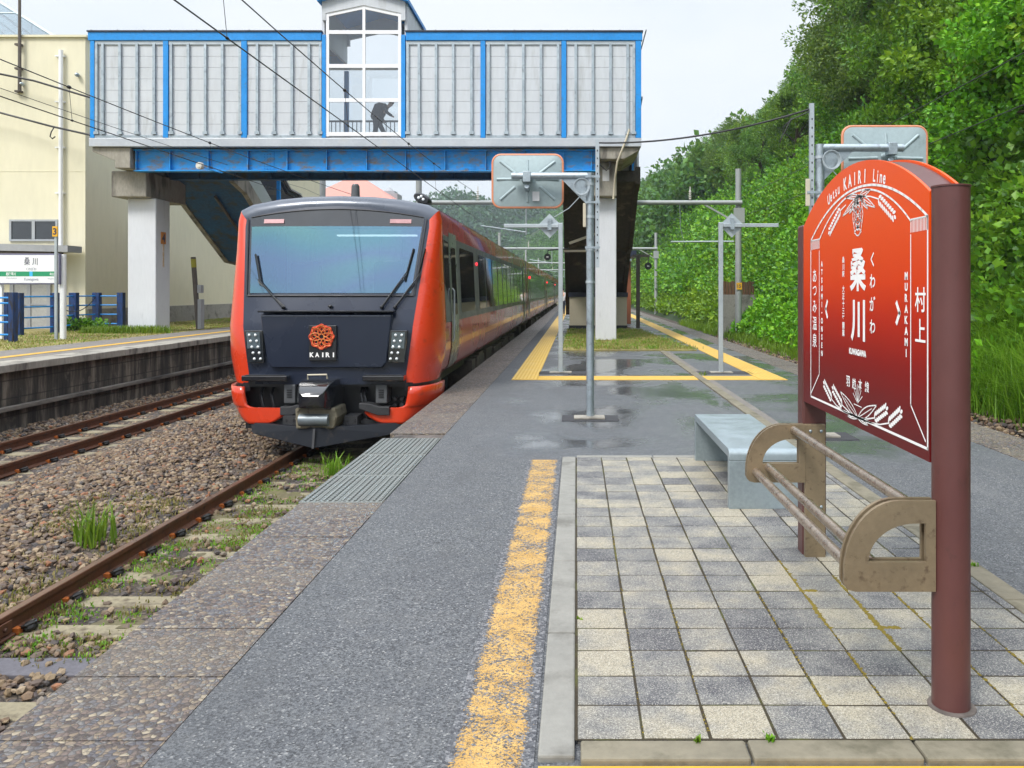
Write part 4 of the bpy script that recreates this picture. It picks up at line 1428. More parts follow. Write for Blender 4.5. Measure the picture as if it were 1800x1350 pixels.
# roof fittings at the front: base plate with a capped drum, lamp housing
mb = MB()
mb.cyl((TC - .02, 12.95, 2.89), (TC - .02, 12.95, 3.16), .075, .062, 16)
mb.cyl((TC - .02, 12.95, 3.16), (TC - .02, 12.95, 3.185), .055, .045, 16)
mb.cyl((TC - .02, 12.95, 2.88), (TC - .02, 12.95, 2.94), .10, n=16)
an = mb.build('aerial_drum', M['train_grey'], lead)
MB().prism([(TC - .22, 2.915), (TC - .36, 2.945), (TC - .36, 2.955), (TC + .22, 2.955), (TC + .30, 2.945), (TC + .26, 2.915)], 'y', 12.75, 13.15).build('aerial_base', M['khaki_metal'], lead, smooth=0)
mb = MB()
rows = []
for (y, w, h) in ((12.42, .10, .06), (12.46, .125, .085), (12.62, .13, .09), (12.80, .09, .06)):
    rows.append([(TC + 1.12 + w * math.cos(a) * (1 + .0), y, 2.90 + h * math.sin(a) - .04 * (math.cos(a))) for a in [2 * math.pi * k / 14 for k in range(14)]])
mb.grid(rows, closed=True); mb.f.append(tuple(range(14)))
MB().box(TC + 1.05, TC + 1.17, 12.5, 12.75, 2.74, 2.86).build('lamp_foot', M['black'], lead, smooth=0)
lh = mb.build('roof_lamp', M['black'], lead)
mb = MB()
for x, z in ((1.08, 2.91), (1.15, 2.885), (1.12, 2.93)): mb.ell((TC + x, 12.415, z), (.022, .014, .022), 8, 6)
mb.build('lens', M['lens'], lh)

# ---- following cars: one built, the others copied
def plain_car(y0):
    c = thing('railcar', 'second red railcar, coupled behind the one with the emblem', 'train', (TC, y0, RAIL), 'red railcars of the train')
    y1 = y0 + 20.0
    extrude_body(y0, y1, 0, 6, M['train_side_red'], 'body', c)
    extrude_body(y0, y1, 6, 10, M['train_roof'], 'roof', c)
    sec = [(TC + x, z) for x, z in BODY] + [(TC - x, z) for x, z in BODY[:-1][::-1]]
    MB().prism(sec, 'y', y0 - .01, y0 + .01).build('end_wall', M['train_grey'], c, smooth=0)
    MB().box(TC - .6, TC + .6, y0 - .5, y0 - .012, .2, 2.3).build('gangway', M['black'], c, smooth=0)
    car_sides(c, y0 + .7, y1 - .7, [(y0 + 2.4 + i * 1.36, y0 + 2.4 + i * 1.36 + 1.18) for i in range(11)], [(y0 + .85, y0 + 1.75), (y1 - 1.75, y1 - .85)])
    for s in (1, -1):
        MB().ell((TC + s * (side_x(2.0) + .02), y0 + 2.05, 2.05), (.04, .08, .06), 8, 6).build('door_lamp', M['red_lamp'], c)
    underframe(c, y0 + .2, y1 - .2, [y0 + 3, y1 - 3])
    roof_gear(c, y0 + 1, y1 - .6, random.Random(5))
    return c
car = plain_car(32.2)
for i, lab in enumerate(('third red railcar, further up the platform towards the gantries', 'last red railcar, farthest from the front, beside the wall under the stair')):
    c = copy_tree(car)
    c.location.y += 20.5 * (i + 1)
    c['label'] = lab
# ================================================================== FOOTBRIDGE
YF = 23.4                       # front face of the walkway
SB = F / YF
def bx(px): return (px - VX) / SB
def bz(py): return EYE + (VY - py) / SB
YK = 25.85                      # back face
br = thing('footbridge', 'white panelled footbridge with bright blue frame crossing the tracks', 'footbridge', (bx(640), YF + 1.2, 0))
x0, x1 = bx(158), bx(1127)
# deck edge, floor, roof
MB().box(x0, x1, YF - .05, YK + .05, bz(258), bz(243)).build('fascia', M['fascia'], br, smooth=0, bevel=.01)
MB().box(x0 + .02, x1 - .02, YF + .02, YK - .02, bz(243) + .002, bz(243) + .06).build('floor', M['grey_roof'], br, smooth=0)
tx0, tx1 = bx(567), bx(713)
for a, b in ((x0 - .04, tx0), (tx1, x1 + .05)):
    r = MB().box(a, b, YF - .10, YK + .10, bz(57) - .005, bz(57) + .035).build('roof', M['navy_trim'], br, smooth=0)
    mb = MB()
    n = int((b - a) / .75)
    for i in range(n + 1): mb.box(a + .1 + i * .75, a + .13 + i * .75, YF - .08, YK + .08, bz(57) + .035, bz(57) + .06)
    mb.build('roof_seam', M['grey_roof'], r, smooth=0)
    MB().box(a + .02, b - .02, YF - .07, YF + .08, bz(72), bz(57) - .006).build('eaves_beam', M['blue'], br, smooth=0, bevel=.008)
    MB().box(a + .02, b - .02, YK - .08, YK + .07, bz(72), bz(57) - .006).build('eaves_beam', M['blue'], br, smooth=0, bevel=.008)
# posts
POSTS = [(160, 167.5), (288, 297), (425, 435), (566.5, 573.5), (705.5, 713), (845, 853.5), (987, 995.5), (1117, 1127)]
for a, b in POSTS:
    for (ya, yb) in ((YF - .055, YF + .09), (YK - .09, YK + .055)):
        if a == 566.5 and ya > YF + 1: a, b = 492, 499.5
        MB().box(bx(a), bx(b), ya, yb, bz(243), bz(62)).build('post', M['blue'], br, smooth=0, bevel=.008)
# panels: stacked louvre boards behind galvanised ribs
def bay(pa, pb, ribs):
    a, b = bx(pa), bx(pb)
    for (yy, ysgn) in ((YF + .02, -1), (YK - .02, 1)):
        b = bx(pb)
        if ysgn > 0 and pb == 566: b = bx(497)
        mb = MB()
        n = 8
        zb, zt = bz(238), bz(79)
        h = (zt - zb) / n
        for i in range(n):
            mb.box(a, b, yy - .015, yy + .015, zb + i * h + .0035, zb + (i + 1) * h - .0035)
        p = mb.build('wall_panel', M['panel_white'], br, smooth=0)
        MB().box(a, b, yy + .016 if ysgn < 0 else yy - .022, yy + .022 if ysgn < 0 else yy - .016, zb, zt).build('panel_backing', M['grey_text'], p, smooth=0)
        mb = MB()
        for r in ribs:
            xr = bx(r)
            if xr > b: continue
            mb.box(xr - .036, xr + .036, yy + ysgn * .05 - .033, yy + ysgn * .05 + .033, zb + .02, zt + .03)
            mb.box(xr - .065, xr + .065, yy + ysgn * .07 - .03, yy + ysgn * .07 + .03, zb + .02, zb + .10)
        mb.build('rib', M['galv'], p, smooth=0)
        MB().box(a, b, yy + ysgn * .02 - .03, yy + ysgn * .02 + .03, bz(79) + .004, bz(72.5)).build('head_rail', M['galv_pale'], br, smooth=0)
        MB().box(a, b, yy + ysgn * .03 - .03, yy + ysgn * .03 + .03, bz(243) + .004, bz(238) - .004).build('sill_rail', M['galv'], br, smooth=0)
bay(168, 287.5, (171, 182, 212, 242, 272))
bay(297.5, 424.5, (302, 332, 362, 392, 423))
bay(435.5, 566, (453, 483, 514, 544, 564))
bay(714, 844.5, (717, 737, 767, 797, 829))
bay(854, 986.5, (859, 890, 920, 951, 981))
bay(996, 1116.5, (1012, 1042, 1073, 1103, 1114))
# glazed centre bay, front and back, with its gabled roof
zap = bz(8)                     # springing of the gable inside the frame
def centre(yy, front):
    nm = 'glazed_bay'
    mb = MB()
    xl, xr, xm = bx(573.5), bx(705.5), bx(640)
    w = .085
    zt0, ztm = bz(24), bz(10)
    mb.box(xl, xl + w, yy - .03, yy + .03, bz(240), zt0)
    mb.box(xr - w, xr, yy - .03, yy + .03, bz(240), zt0)
    mb.box(xm - .04, xm + .04, yy - .028, yy + .028, bz(240), ztm)
    for p0, p1 in ((53.5, 60), (113, 119.5), (173, 179.5), (232.5, 239)):
        mb.box(xl + w, xr - w, yy - .026, yy + .026, bz(p1), bz(p0))
    for xa, za, xb, zb in ((xl, zt0, xm, ztm), (xm, ztm, xr, zt0)):
        mb.prism([(xa, za - .10), (xb, zb - .10), (xb, zb), (xa, za)], 'y', yy - .024, yy + .024)
    if not front:
        xl = bx(500)
        mb = MB()
        mb.box(xl, xl + w, yy - .03, yy + .03, bz(240), bz(73)); mb.box(xr - w, xr, yy - .03, yy + .03, bz(240), bz(73)); mb.box(xl + w, xr - w, yy - .03, yy + .03, bz(80), bz(73))
    fr = mb.build('window_frame', M['white_frame'], br, smooth=0)
    g = MB()
    g.add([(xl + .03, yy, bz(236)), (xr - .03, yy, bz(236)), (xr - .03, yy, zt0), (xm, yy, ztm - .03), (xl + .03, yy, zt0)] if front else [(xl + .03, yy, bz(236)), (xr - .03, yy, bz(236)), (xr - .03, yy, bz(73)), (xm, yy, bz(73)), (xl + .03, yy, bz(73))], [(0, 1, 2, 3, 4)])
    g.build('pane', M['glass'], fr, smooth=0)
    # gable board over the frame
    zg0, zgm = bz(4), bz(-18)
    if not front: xl = bx(573.5)
    mb = MB().prism([(tx0, zt0 - .2), (xl, zt0 - .2), (xl, zt0), (xm, ztm), (xr, zt0), (xr, zt0 - .2), (tx1, zt0 - .2), (tx1, zg0), (xm, zgm), (tx0, zg0)], 'y', yy - .05, yy + .05)
    mb.build('gable', M['panel_white'], br, smooth=0)
centre(YF, True); centre(YK, False)
for xa in (tx0, tx1):
    MB().box(xa - .04, xa + .04, YF + .052, YK - .052, bz(72), bz(5)).build('gable_cheek', M['panel_white'], br, smooth=0)
mb = MB()
zg0, zgm = bz(4), bz(-18)
for xa, xb in ((tx0 - .10, bx(640)), (tx1 + .10, bx(640))):
    mb.prism([(xa, zg0 - .03), (xb, zgm), (xb, zgm + .11), (xa, zg0 + .08)], 'y', YF - .2, YK + .2)
mb.build('gable_roof', M['blue'], br, smooth=0)
# railings inside the glazed bay, one crossbar behind
for yy in (YK - .25,):
    mb = MB()
    mb.box(bx(500), bx(706), yy - .02, yy + .02, bz(187), bz(183.5)); mb.box(bx(500), bx(706), yy - .02, yy + .02, bz(228), bz(225.5))
    n = 26
    for i in range(n):
        x = bx(502) + (bx(704) - bx(502)) * i / (n - 1)
        mb.box(x - .012, x + .012, yy - .012, yy + .012, bz(225), bz(187))
    mb.build('railing', M['grey_roof'], br, smooth=0)
MB().box(bx(500), bx(706), YK - .5, YK - .3, bz(88), bz(80)).build('crossbeam', M['fascia'], br, smooth=0)
MB().box(bx(566), bx(574), YK - .22, YK - .12, bz(236), bz(88)).build('post', M['blue'], br, smooth=0)

# plate girders: flanges, web, stiffeners, bolted splices
def girder(ya, mat):
    a, b = bx(228), bx(1052)
    zt, zb = bz(260.5), bz(299)
    mb = MB()
    mb.box(a, b, ya - .14, ya + .14, zt - .03, zt)
    mb.box(a, b, ya - .14, ya + .14, zb, zb + .03)
    mb.box(a, b, ya - .012, ya + .012, zb + .03, zt - .03)
    for p in (232, 292, 360, 430, 500, 570, 641, 710, 780, 852, 920, 990, 1040):
        mb.box(bx(p) - .012, bx(p) + .012, ya - .13, ya + .13, zb + .031, zt - .031)
    g = mb.build('girder', mat, br, smooth=0)
    for pc in (465, 823):
        mb = MB()
        xc = bx(pc)
        mb.box(xc - .17, xc + .17, ya - .026, ya - .014, zb + .05, zt - .05)
        for i in range(4):
            for j in range(6):
                mb.cyl((xc - .125 + i * .083, ya - .045, zb + .09 + j * .082), (xc - .125 + i * .083, ya - .026, zb + .09 + j * .082), .020, n=6)
        for i in range(9):
            mb.cyl((xc - .24 + i * .06, ya - .05, zb - .03), (xc - .24 + i * .06, ya - .05, zb), .018, n=6)
        mb.build('splice', mat, g, smooth=0)
    return g
girder(YF + .33, M['blue_rust'])
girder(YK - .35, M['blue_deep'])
mb = MB()
mb.box(bx(228), bx(1052), YF + .5, YK - .5, bz(262), bz(259))
for p in range(300, 1040, 70):
    mb.box(bx(p) - .04, bx(p) + .04, YF + .48, YK - .50, bz(285), bz(262.5))
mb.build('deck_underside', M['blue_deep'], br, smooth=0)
# piers
c = MB().prism([(x0 + .02, bz(258.5)), (x0 + .04, bz(266)), (bx(200), bz(282)), (bx(200), bz(295)), (bx(227), bz(295)), (bx(227), bz(258.5))], 'y', YF + .05, YK - .05).build('bracket', M['concrete'], br, smooth=0, bevel=.02)
MB().box(-13.60, -12.58, 23.95, 26.4, bz(342), bz(295.5)).build('pier_cap', M['concrete'], br, smooth=0, bevel=.03)
pl_ = MB().box(-13.31, -12.45 - .02, 24.3, 25.15, LZ - .05, bz(342) - .003).build('pier', M['column'], br, smooth=0, bevel=.03)
MB().prism([(bx(1053), bz(258.5)), (bx(1053), bz(279)), (bx(1098), bz(279)), (bx(1124), bz(264)), (bx(1124), bz(258.5))], 'y', YF + .05, YK - .05).build('bracket', M['concrete'], br, smooth=0, bevel=.02)
MB().box(X_(1036, 23.95), X_(1084, 23.95), 23.95, 26.3, Z_(345, 23.95), bz(279.5)).build('pier_cap', M['concrete'], br, smooth=0, bevel=.03)
MB().box(X_(1047, 24.3), X_(1083.5, 24.3), 24.3, 25.2, .02, Z_(345, 23.95) - .003).build('pier', M['column'], br, smooth=0, bevel=.025)
MB().box(X_(1059, 23.9), X_(1071, 23.9), 23.935, 23.949, Z_(318, 23.9), Z_(298, 23.9)).build('pier_sticker', M['cloth_white'], br, smooth=0)
# number plate painted on the left pier, on the face towards the track
n4 = MB().box(-12.467, -12.452, 24.58, 24.86, Z_(429, 24.7), Z_(408, 24.7)).build('number_plate', M['rusty_plate'], br, smooth=0)
mb = MB(); text_fit(mb, '4', (-12.449, 24.72, Z_(418.5, 24.7)), (0, 1, 0), (0, 0, 1), w=.19, h=.25, bold=.04)
mb.build('lettering', M['dark_text'], n4, smooth=0, flip=False)
MB().box(-12.468, -12.4535, 24.69, 24.76, Z_(470, 24.7), Z_(429, 24.7)).build('rust_streak', mk('rust_streak', (.50, .36, .22), .8, dirt=(.58, .56, .55), damt=.5, ds=9), br, smooth=0)

# stair down to the island platform (falls away from the camera)
def stair(name, xa, xb, prof, thick, soff, side_mat, par_h, lab):
    """prof: (y, z) of the soffit from the bridge down; slab, parapets, posts and roof"""
    t = br
    low = [(y, z) for y, z in prof]
    up = [(y, z + thick) for y, z in prof][::-1]
    s = MB().prism(low + up, 'x', xa + .08, xb - .08).build('stair_slab', soff, t, smooth=0)
    for x in (xa, xb):
        st = MB().prism([(y, z - .06) for y, z in prof] + [(y, z + thick + .12) for y, z in prof][::-1], 'x', x - .079, x + .079).build('stringer', M['concrete'] if side_mat is None else side_mat, t, smooth=0)
        MB().prism([(y, z + thick + .125) for y, z in prof] + [(y, z + thick + .12 + par_h) for y, z in prof][::-1], 'x', x - .03, x + .03).build('parapet', M['fascia'], t, smooth=0)
        (ya, za), (yb, zb) = prof[0], prof[-1]
        for k in range(6):
            y = ya + .3 + (yb - ya - .6) * k / 5
            z = float(np.interp(y, [p[0] for p in prof], [p[1] for p in prof])) + thick + .12 + par_h
            MB().box(x - .06, x + .06, y - .06, y + .06, z, z + 1.35).build('stair_post', M['blue'], t, smooth=0)
        MB().prism([(y, z + thick + par_h + 1.42) for y, z in prof] + [(y, z + thick + par_h + 1.58) for y, z in prof][::-1], 'x', x - .06, x + .06).build('stair_beam', M['navy_trim'], t, smooth=0)
    MB().prism([(y, z + thick + par_h + 1.58) for y, z in prof] + [(y, z + thick + par_h + 1.64) for y, z in prof][::-1], 'x', xa - .15, xb + .15).build('stair_roof', M['grey_roof'], t, smooth=0)
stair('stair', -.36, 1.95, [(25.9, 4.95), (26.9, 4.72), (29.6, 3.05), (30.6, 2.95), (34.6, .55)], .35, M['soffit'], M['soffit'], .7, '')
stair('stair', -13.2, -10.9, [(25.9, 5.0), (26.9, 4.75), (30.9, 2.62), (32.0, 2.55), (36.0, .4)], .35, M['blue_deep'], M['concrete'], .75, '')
MB().box(-12.95, -12.1, 32.2, 33.0, LZ - .05, 2.42).build('stair_pier', M['column'], br, smooth=0, bevel=.02)
mb = MB()
mb.tube([(-11.9, 27.0, 4.60), (-11.9, 30.9, 2.52), (-11.9, 32.0, 2.45), (-11.9, 35.4, .62)], .05, 8)
mb.build('drain_pipe', M['old_pole'], br)
mb = MB()
mb.bar((-.22, 25.9, 3.0), (.98, 26.2, 3.45), .06, .08); mb.bar((-.4, 26.4, 2.78), (1.0, 26.4, 2.78), .05, .07)
mb.build('brace', M['beige'], br, smooth=0)

# store room under the island stair
sr = thing('store_box', 'beige clad store box with black top and base under the right stair', 'store', (.9, 32.8, 0))
a, b = X_(1001, 32.6), X_(1102, 32.6)
MB().box(a, b, 32.6, 34.2, .12, Z_(522, 32.6) - .001).build('wall', M['beige'], sr, smooth=0)
MB().box(a - .04, b + .04, 32.55, 34.25, Z_(522, 32.6), Z_(514, 32.6)).build('top_band', M['navy_trim'], sr, smooth=0)
MB().box(a - .02, b + .02, 32.57, 34.22, .0, .119).build('base', M['black'], sr, smooth=0)

# waiting room behind the stair: brown timber corner, dark roof
wr = thing('waiting_shelter', 'brown timber waiting shelter with flat dark roof behind the stair', 'shelter', (2.6, 37.5, 0))
MB().box(X_(1099, 36.5), X_(1109, 36.5), 36.5, 41, .02, Z_(452, 36.5)).build('wall', M['wood_brown'], wr, smooth=0)
MB().box(X_(1085, 36), X_(1119, 36), 36.0, 42, Z_(452, 36.5) + .002, Z_(441, 36.5)).build('roof', M['navy_trim'], wr, smooth=0)
MB().box(X_(1096, 36), X_(1110, 36), 35.9, 36.1, Z_(459, 36), Z_(455, 36)).build('gutter', M['galv'], wr, smooth=0)

# ================================================================== STATION BUILDING (left)
sb = thing('station_building', 'cream rendered station building behind the opposite platform', 'building', (-20, 30, LZ))
YW, XW = 26.65, X_(150, 26.65)
ztop = Z_(66, YW)
MB().prism([(-60, LZ - .3), (XW, LZ - .3), (XW, ztop), (-60, ztop)], 'y', YW, 51).build('wall', M['cream'], sb, smooth=0)
MB().box(-60, XW + .08, YW - .08, 51.1, ztop + .002, ztop + .07).build('parapet_coping', M['cream'], sb, smooth=0)
MB().box(XW + .002, XW + .05, YW + .1, 51, LZ - .2, LZ + .62).build('plinth', M['plinth'], sb, smooth=0)
MB().box(-60, XW + .004, YW - .008, YW - .002, Z_(300.5, YW) - .02, Z_(300.5, YW)).build('string_course', M['cream'], sb, smooth=0)
MB().box(-24.5, XW - .02, YW - .03, YW - .002, LZ - .2, LZ + .35).build('plinth', M['plinth'], sb, smooth=0)
wx0, wx1, wz0, wz1 = X_(18, YW), X_(103, YW), Z_(424, YW), Z_(386, YW)
mb = MB()
wm = (wx0 + wx1) / 2
mb.box(wx0, wx1, YW - .06, YW - .002, wz1 - .06, wz1); mb.box(wx0, wx1, YW - .06, YW - .002, wz0, wz0 + .06)
mb.box(wx0, wx0 + .07, YW - .06, YW - .002, wz0 + .061, wz1 - .061); mb.box(wx1 - .07, wx1, YW - .06, YW - .002, wz0 + .061, wz1 - .061); mb.box(wm - .05, wm + .05, YW - .06, YW - .002, wz0 + .061, wz1 - .061)
w = mb.build('window', M['alu'], sb, smooth=0)
MB().box(wx0 + .071, wm - .051, YW - .03, YW - .004, wz0 + .061, wz1 - .061).build('pane', M['glass_dark'], w, smooth=0)
MB().box(wm + .051, wx1 - .071, YW - .03, YW - .004, wz0 + .061, wz1 - .061).build('pane', M['glass_dark'], w, smooth=0)
dx0, dx1 = X_(23, YW), X_(88, YW)
d = MB().box(dx0, dx1, YW - .05, YW - .002, LZ - .05, Z_(497, YW)).build('door', M['door_grey'], sb, smooth=0)
dm = X_(53, YW)
mb = MB()
for xx in (dx0, dm, dx1): mb.box(xx - .06, xx + .06, YW - .08, YW - .051, LZ - .05, Z_(497, YW))
mb.box(dx0, dx1, YW - .075, YW - .051, LZ + .75, LZ + .80)
mb.build('door_frame', M['grey_roof'], d, smooth=0)
mb = MB()
mb.tube([(X_(107, YW - .12), YW - .12, LZ), (X_(107, YW - .12), YW - .12, Z_(90, YW))], .068, 10)
for py in (100, 180, 260, 340): mb.box(X_(107, YW) - .12, X_(107, YW) + .16, YW - .13, YW - .003, Z_(py, YW) - .02, Z_(py, YW) + .02)
mb.build('downpipe', M['white_paint'], sb)
mb = MB()
mb.tube([(X_(34.5, YW - .15), YW - .15, Z_(163, YW)), (X_(34.5, YW - .15), YW - .15, Z_(-40, YW))], [.055, .04], 8)
for py in (80, 122, 162): mb.box(X_(31, YW), X_(41, YW), YW - .16, YW - .003, Z_(py, YW) - .03, Z_(py, YW) + .03)
mb.build('aerial_mast', M['old_pole'], sb)
mb = MB()
for (px, py) in ((42, 149), (139, 133)):
    mb.ell((X_(px, YW), YW - .1, Z_(py, YW)), (.07, .1, .07), 10, 6)
mb.build('wall_lamp', M['galv'], sb)

# glazed pyramid roof beyond the building
gr = thing('glass_pyramid_roof', 'pale glazed pyramid roof rising behind the cream building', 'roof', (-34, 36, ztop))
A = Vector((-36, 40, 20.5)); yb_ = 32.0
cs = [Vector((X_(108, 32), 32, Z_(72, 32))), Vector((X_(108, 48), 48, Z_(72, 32))), Vector((-52, 48, Z_(72, 32))), Vector((-52, 32, Z_(72, 32)))]
MB().add([A] + cs, [(0, 1, 2), (0, 2, 3), (0, 3, 4), (0, 4, 1)]).build('pane', M['glass_roof'], gr, smooth=0)
mb = MB()
for i in range(4):
    p, q = cs[i], cs[(i + 1) % 4]
    mb.tube([p, A], .07, 6); mb.tube([p, q], .09, 6)
    for k in range(1, 8):
        r = p.lerp(q, k / 8)
        mb.tube([r, r.lerp(A, 1 - abs(k - 4) / 4 * .0 if k == 4 else .0001 + (1 - abs(k - 4) / 4))], .035, 5)
    for k in range(1, 6):
        mb.tube([p.lerp(A, k / 6), q.lerp(A, k / 6)], .035, 5)
mb.build('truss', M['galv_pale'], gr)
mb = MB()
base_ = [c + Vector((0, 0, 0)) for c in cs]
mb.box(-52.2, X_(108, 32) + .1, 31.8, 48.2, 9.0, Z_(72, 32) - .1)
mb.build('base_wall', M['panel_white'], gr, smooth=0)

# far roofs seen under the bridge
ho = thing('far_house', 'far house with pink tiled pyramid roof seen under the bridge', 'house', (X_(628, 62), 66, 0))
ax, az = X_(628, 66), Z_(306, 66)
ex0, ex1, ez = ax - 3.6, ax + 3.9, Z_(362, 66)
MB().add([(ax, 66, az), (ex0, 62.4, ez), (ex1, 62.4, ez), (ex1, 69.6, ez), (ex0, 69.6, ez)], [(0, 1, 2), (0, 2, 3), (0, 3, 4), (0, 4, 1), (1, 4, 3, 2)]).build('roof', M['pink_tile'], ho, smooth=0)
MB().box(ex0 + .4, ex1 - .4, 62.9, 69.2, -1, ez - .01).build('wall', M['cream'], ho, smooth=0)
tw = thing('roof_lantern', 'small grey lantern turret beyond the train roof', 'turret', (X_(684, 70), 70, 7))
mb = MB()
X7 = X_(684, 70)
mb.box(X7 - .9, X7 + .9, 69.1, 70.9, 4, Z_(342, 70)); mb.box(X7 - .6, X7 + .6, 69.4, 70.6, Z_(342, 70) + .002, Z_(337, 70))
mb.build('drum', M['grey_roof'], tw, smooth=0)
mb = MB(); mb.cyl((X7, 70, Z_(337, 70) + .002), (X7, 70, Z_(330, 70)), .5, .1, 8); mb.build('cap', M['grey_roof'], tw)
tk = thing('roof_tank', 'pale round tank standing beside the cream wall under the bridge', 'tank', (X_(561, 54), 54, 0))
MB().lathe([(.42, -1), (.42, 8.95), (.3, 9.1)], (X_(561, 54), 54, 0), 16).build('body', M['grey_roof'], tk)

# platform shelter
sh = thing('platform_shelter', 'low grey flat roofed shelter behind the white station name sign', 'shelter', (-17.5, 25, LZ))
MB().prism([(-26, Z_(432, 25.8)), (X_(144, 26.5), Z_(443, 25.8)), (X_(144, 26.5), Z_(431.5, 25.8)), (-26, Z_(418, 25.8))], 'y', 25.75, 26.5).build('roof', M['grey_roof'], sh, smooth=0)
MB().prism([(-26, Z_(444, 25.8)), (X_(110, 26.4), Z_(446.5, 25.8)), (X_(110, 26.4), Z_(442.5, 25.8)), (-26, Z_(431.0, 25.8))], 'y', 25.8, 26.45).build('ceiling', M['dark_wood'], sh, smooth=0)
MB().box(X_(108.5, 26.3), X_(111.5, 26.3), 26.25, 26.35, LZ, Z_(446, 25.8)).build('post', M['dark_wood'], sh, smooth=0)
# ================================================================== THE TALL PRINTED NAME BOARD
BX = 1.272
ns = thing('station_sign', 'tall orange to dark red station name board with arched top on two brown posts', 'sign', (1.33, 3.7, 0))
YN, YFAR = 2.965, 4.60
def bp(cx, cy, crop=1):
    """a point of the board's face from the enlarged photo crops"""
    px = 1410 + cx / 4.656
    py = (270 if crop == 1 else 540) + cy / 4.656
    Y = BX * F / (px - VX)
    return (Y, EYE + (VY - py) * Y / F)
# board outline: straight sides, arched head
def arch_poly(y0, y1, z0, zs, zp, n=28):
    pts = [(y0, z0), (y1, z0), (y1, zs)]
    c = (y0 + y1) / 2; h = (y1 - y0) / 2; sg = zp - zs
    r = (h * h + sg * sg) / (2 * sg)
    a0 = math.asin(h / r)
    for i in range(1, n):
        a = a0 - 2 * a0 * i / n
        pts.append((c + r * math.sin(a), zp - r + r * math.cos(a)))
    pts.append((y0, zs))
    return pts
poly = arch_poly(2.95, 4.585, .882, 1.858, 2.082)
core = MB().prism(arch_poly(2.96, 4.575, .892, 1.850, 2.073), 'x', BX + .012, BX + .125).build('casing', M['brown_post'], ns, smooth=30)
MB().prism(poly, 'x', BX, BX + .0115).build('panel', M['board'], ns, smooth=0)
MB().prism(poly, 'x', BX + .1255, BX + .137).build('panel', M['board'], ns, smooth=0)
mb = MB()
mb.tube([(1.335, 2.92, -.02), (1.335, 2.92, 1.868)], .064, 28); 
mb.cyl((1.335, 2.92, 1.868), (1.335, 2.92, 1.874), .067, n=28)
mb.build('post', M['brown_post'], ns, smooth=50)
MB().lathe([(.082, .0), (.080, .0045), (.066, .006)], (1.337, 2.918, .0205), 22).build('post_mortar', M['concrete_dark'], ns, smooth=0)
MB().box(1.268, 1.402, 4.588, 4.70, -.02, 1.87).build('post', M['brown_post'], ns, smooth=0, bevel=.012)
# lettering and line work
UD, VD = (0, -1, 0), (0, 0, 1)
XT = BX - .0016
tx = MB()
def ln(pts, w):
    for i in range(len(pts) - 1):
        a, b = Vector((0, *pts[i])), Vector((0, *pts[i + 1]))
        d = (b - a)
        if d.length < 1e-6: continue
        d.normalize()
        nrm = Vector((0, -d.z, d.y)) * (w / 2)
        a2, b2 = a - d * w * .3, b + d * w * .3
        q = [a2 + nrm, b2 + nrm, b2 - nrm, a2 - nrm]
        tx.add([(XT, p.y, p.z) for p in q], [(0, 1, 2, 3)])
def ellipse(c, a, b, ang, n=10):
    pts = []
    for i in range(n):
        t_ = 2 * math.pi * i / n
        u, v = a * math.cos(t_), b * math.sin(t_)
        pts.append((XT, c[0] + u * math.cos(ang) - v * math.sin(ang), c[1] + u * math.sin(ang) + v * math.cos(ang)))
    tx.add(pts, [tuple(range(n))])
def ch(s, c, w=None, h=None, bold=0.0, rot=0.0):
    text_fit(tx, s, (XT, c[0], c[1]), UD, VD, w, h, bold, 1.0, rot)
def vcol(s, cx, ys, size, bold=0.0):
    """a vertical column: ys are photo rows of the characters' middles"""
    px = 1410 + cx / 4.656
    Y = BX * F / (px - VX)
    for c, py in zip(s, ys):
        vs, _ = glyphs(c, bold)
        hh = max(p[1] for p in vs) - min(p[1] for p in vs)
        ww = max(p[0] for p in vs) - min(p[0] for p in vs)
        k = size / .9
        text_fit(tx, c, (XT, Y, EYE + (VY - py) * Y / F), UD, VD, ww * k, hh * k, bold)
vcol('桑', 458, [474], .185, .028)
vcol('川', 458, [564], .180, .028)
vcol('くわがわ', 578, [456, 494, 534, 574], .062, .02)
vcol('桑川駅', 340, [457, 469.5, 482], .029, .025)
vcol('大正十三年開業', 340, np.linspace(508, 585, 7), .031, .025)
vcol('あつみ温泉', 105, [485, 511, 539, 568, 598], .070, .012)
vcol('ATSUMI-ONSEN', 164, np.linspace(464, 621, 12), .034, .05)
vcol('MURAKAMI', 855, np.linspace(485, 620.5, 8), .036, .05)
vcol('村上', 970, [526.7, 581], .088, .012)
ch('KUWAGAWA', bp(455, 370, 2), w=.225, h=.029, bold=.06)
for c, (cx, cy) in zip('羽越本線', ((378, 605), (427, 627), (478, 635), (533, 655))):
    ch(c, bp(cx, cy, 2), w=.050, h=.050, bold=.02)
# arched heading
CY, HZ, HR = 3.735, 2.012, 1.46
def arc_text(s, u0, du, h, bold):
    for i, c in enumerate(s):
        if c == ' ': continue
        u = u0 + du * i
        a = u / HR
        vs, _ = glyphs(c, bold)
        hh = max(p[1] for p in vs); ww = max(p[0] for p in vs) - min(p[0] for p in vs)
        bs = .70 if c in 'KAIRULletsuin' else .7
        k = h / .7
        yb_ = min(p[1] for p in vs); mid = (hh + yb_) / 2 * k - h / 2
        zc = HZ - HR * (1 - math.cos(a)) + mid
        text_fit(tx, c, (XT, CY - math.sin(a) * HR, zc), UD, VD, ww * k * (.82), (hh - yb_) * k, bold, 1.0, -a)
arc_text('Uetsu', -.392, .040, .050, .022)
arc_text('KAIRI', -.135, .066, .056, .035)
arc_text('Line', .245, .038, .052, .022)
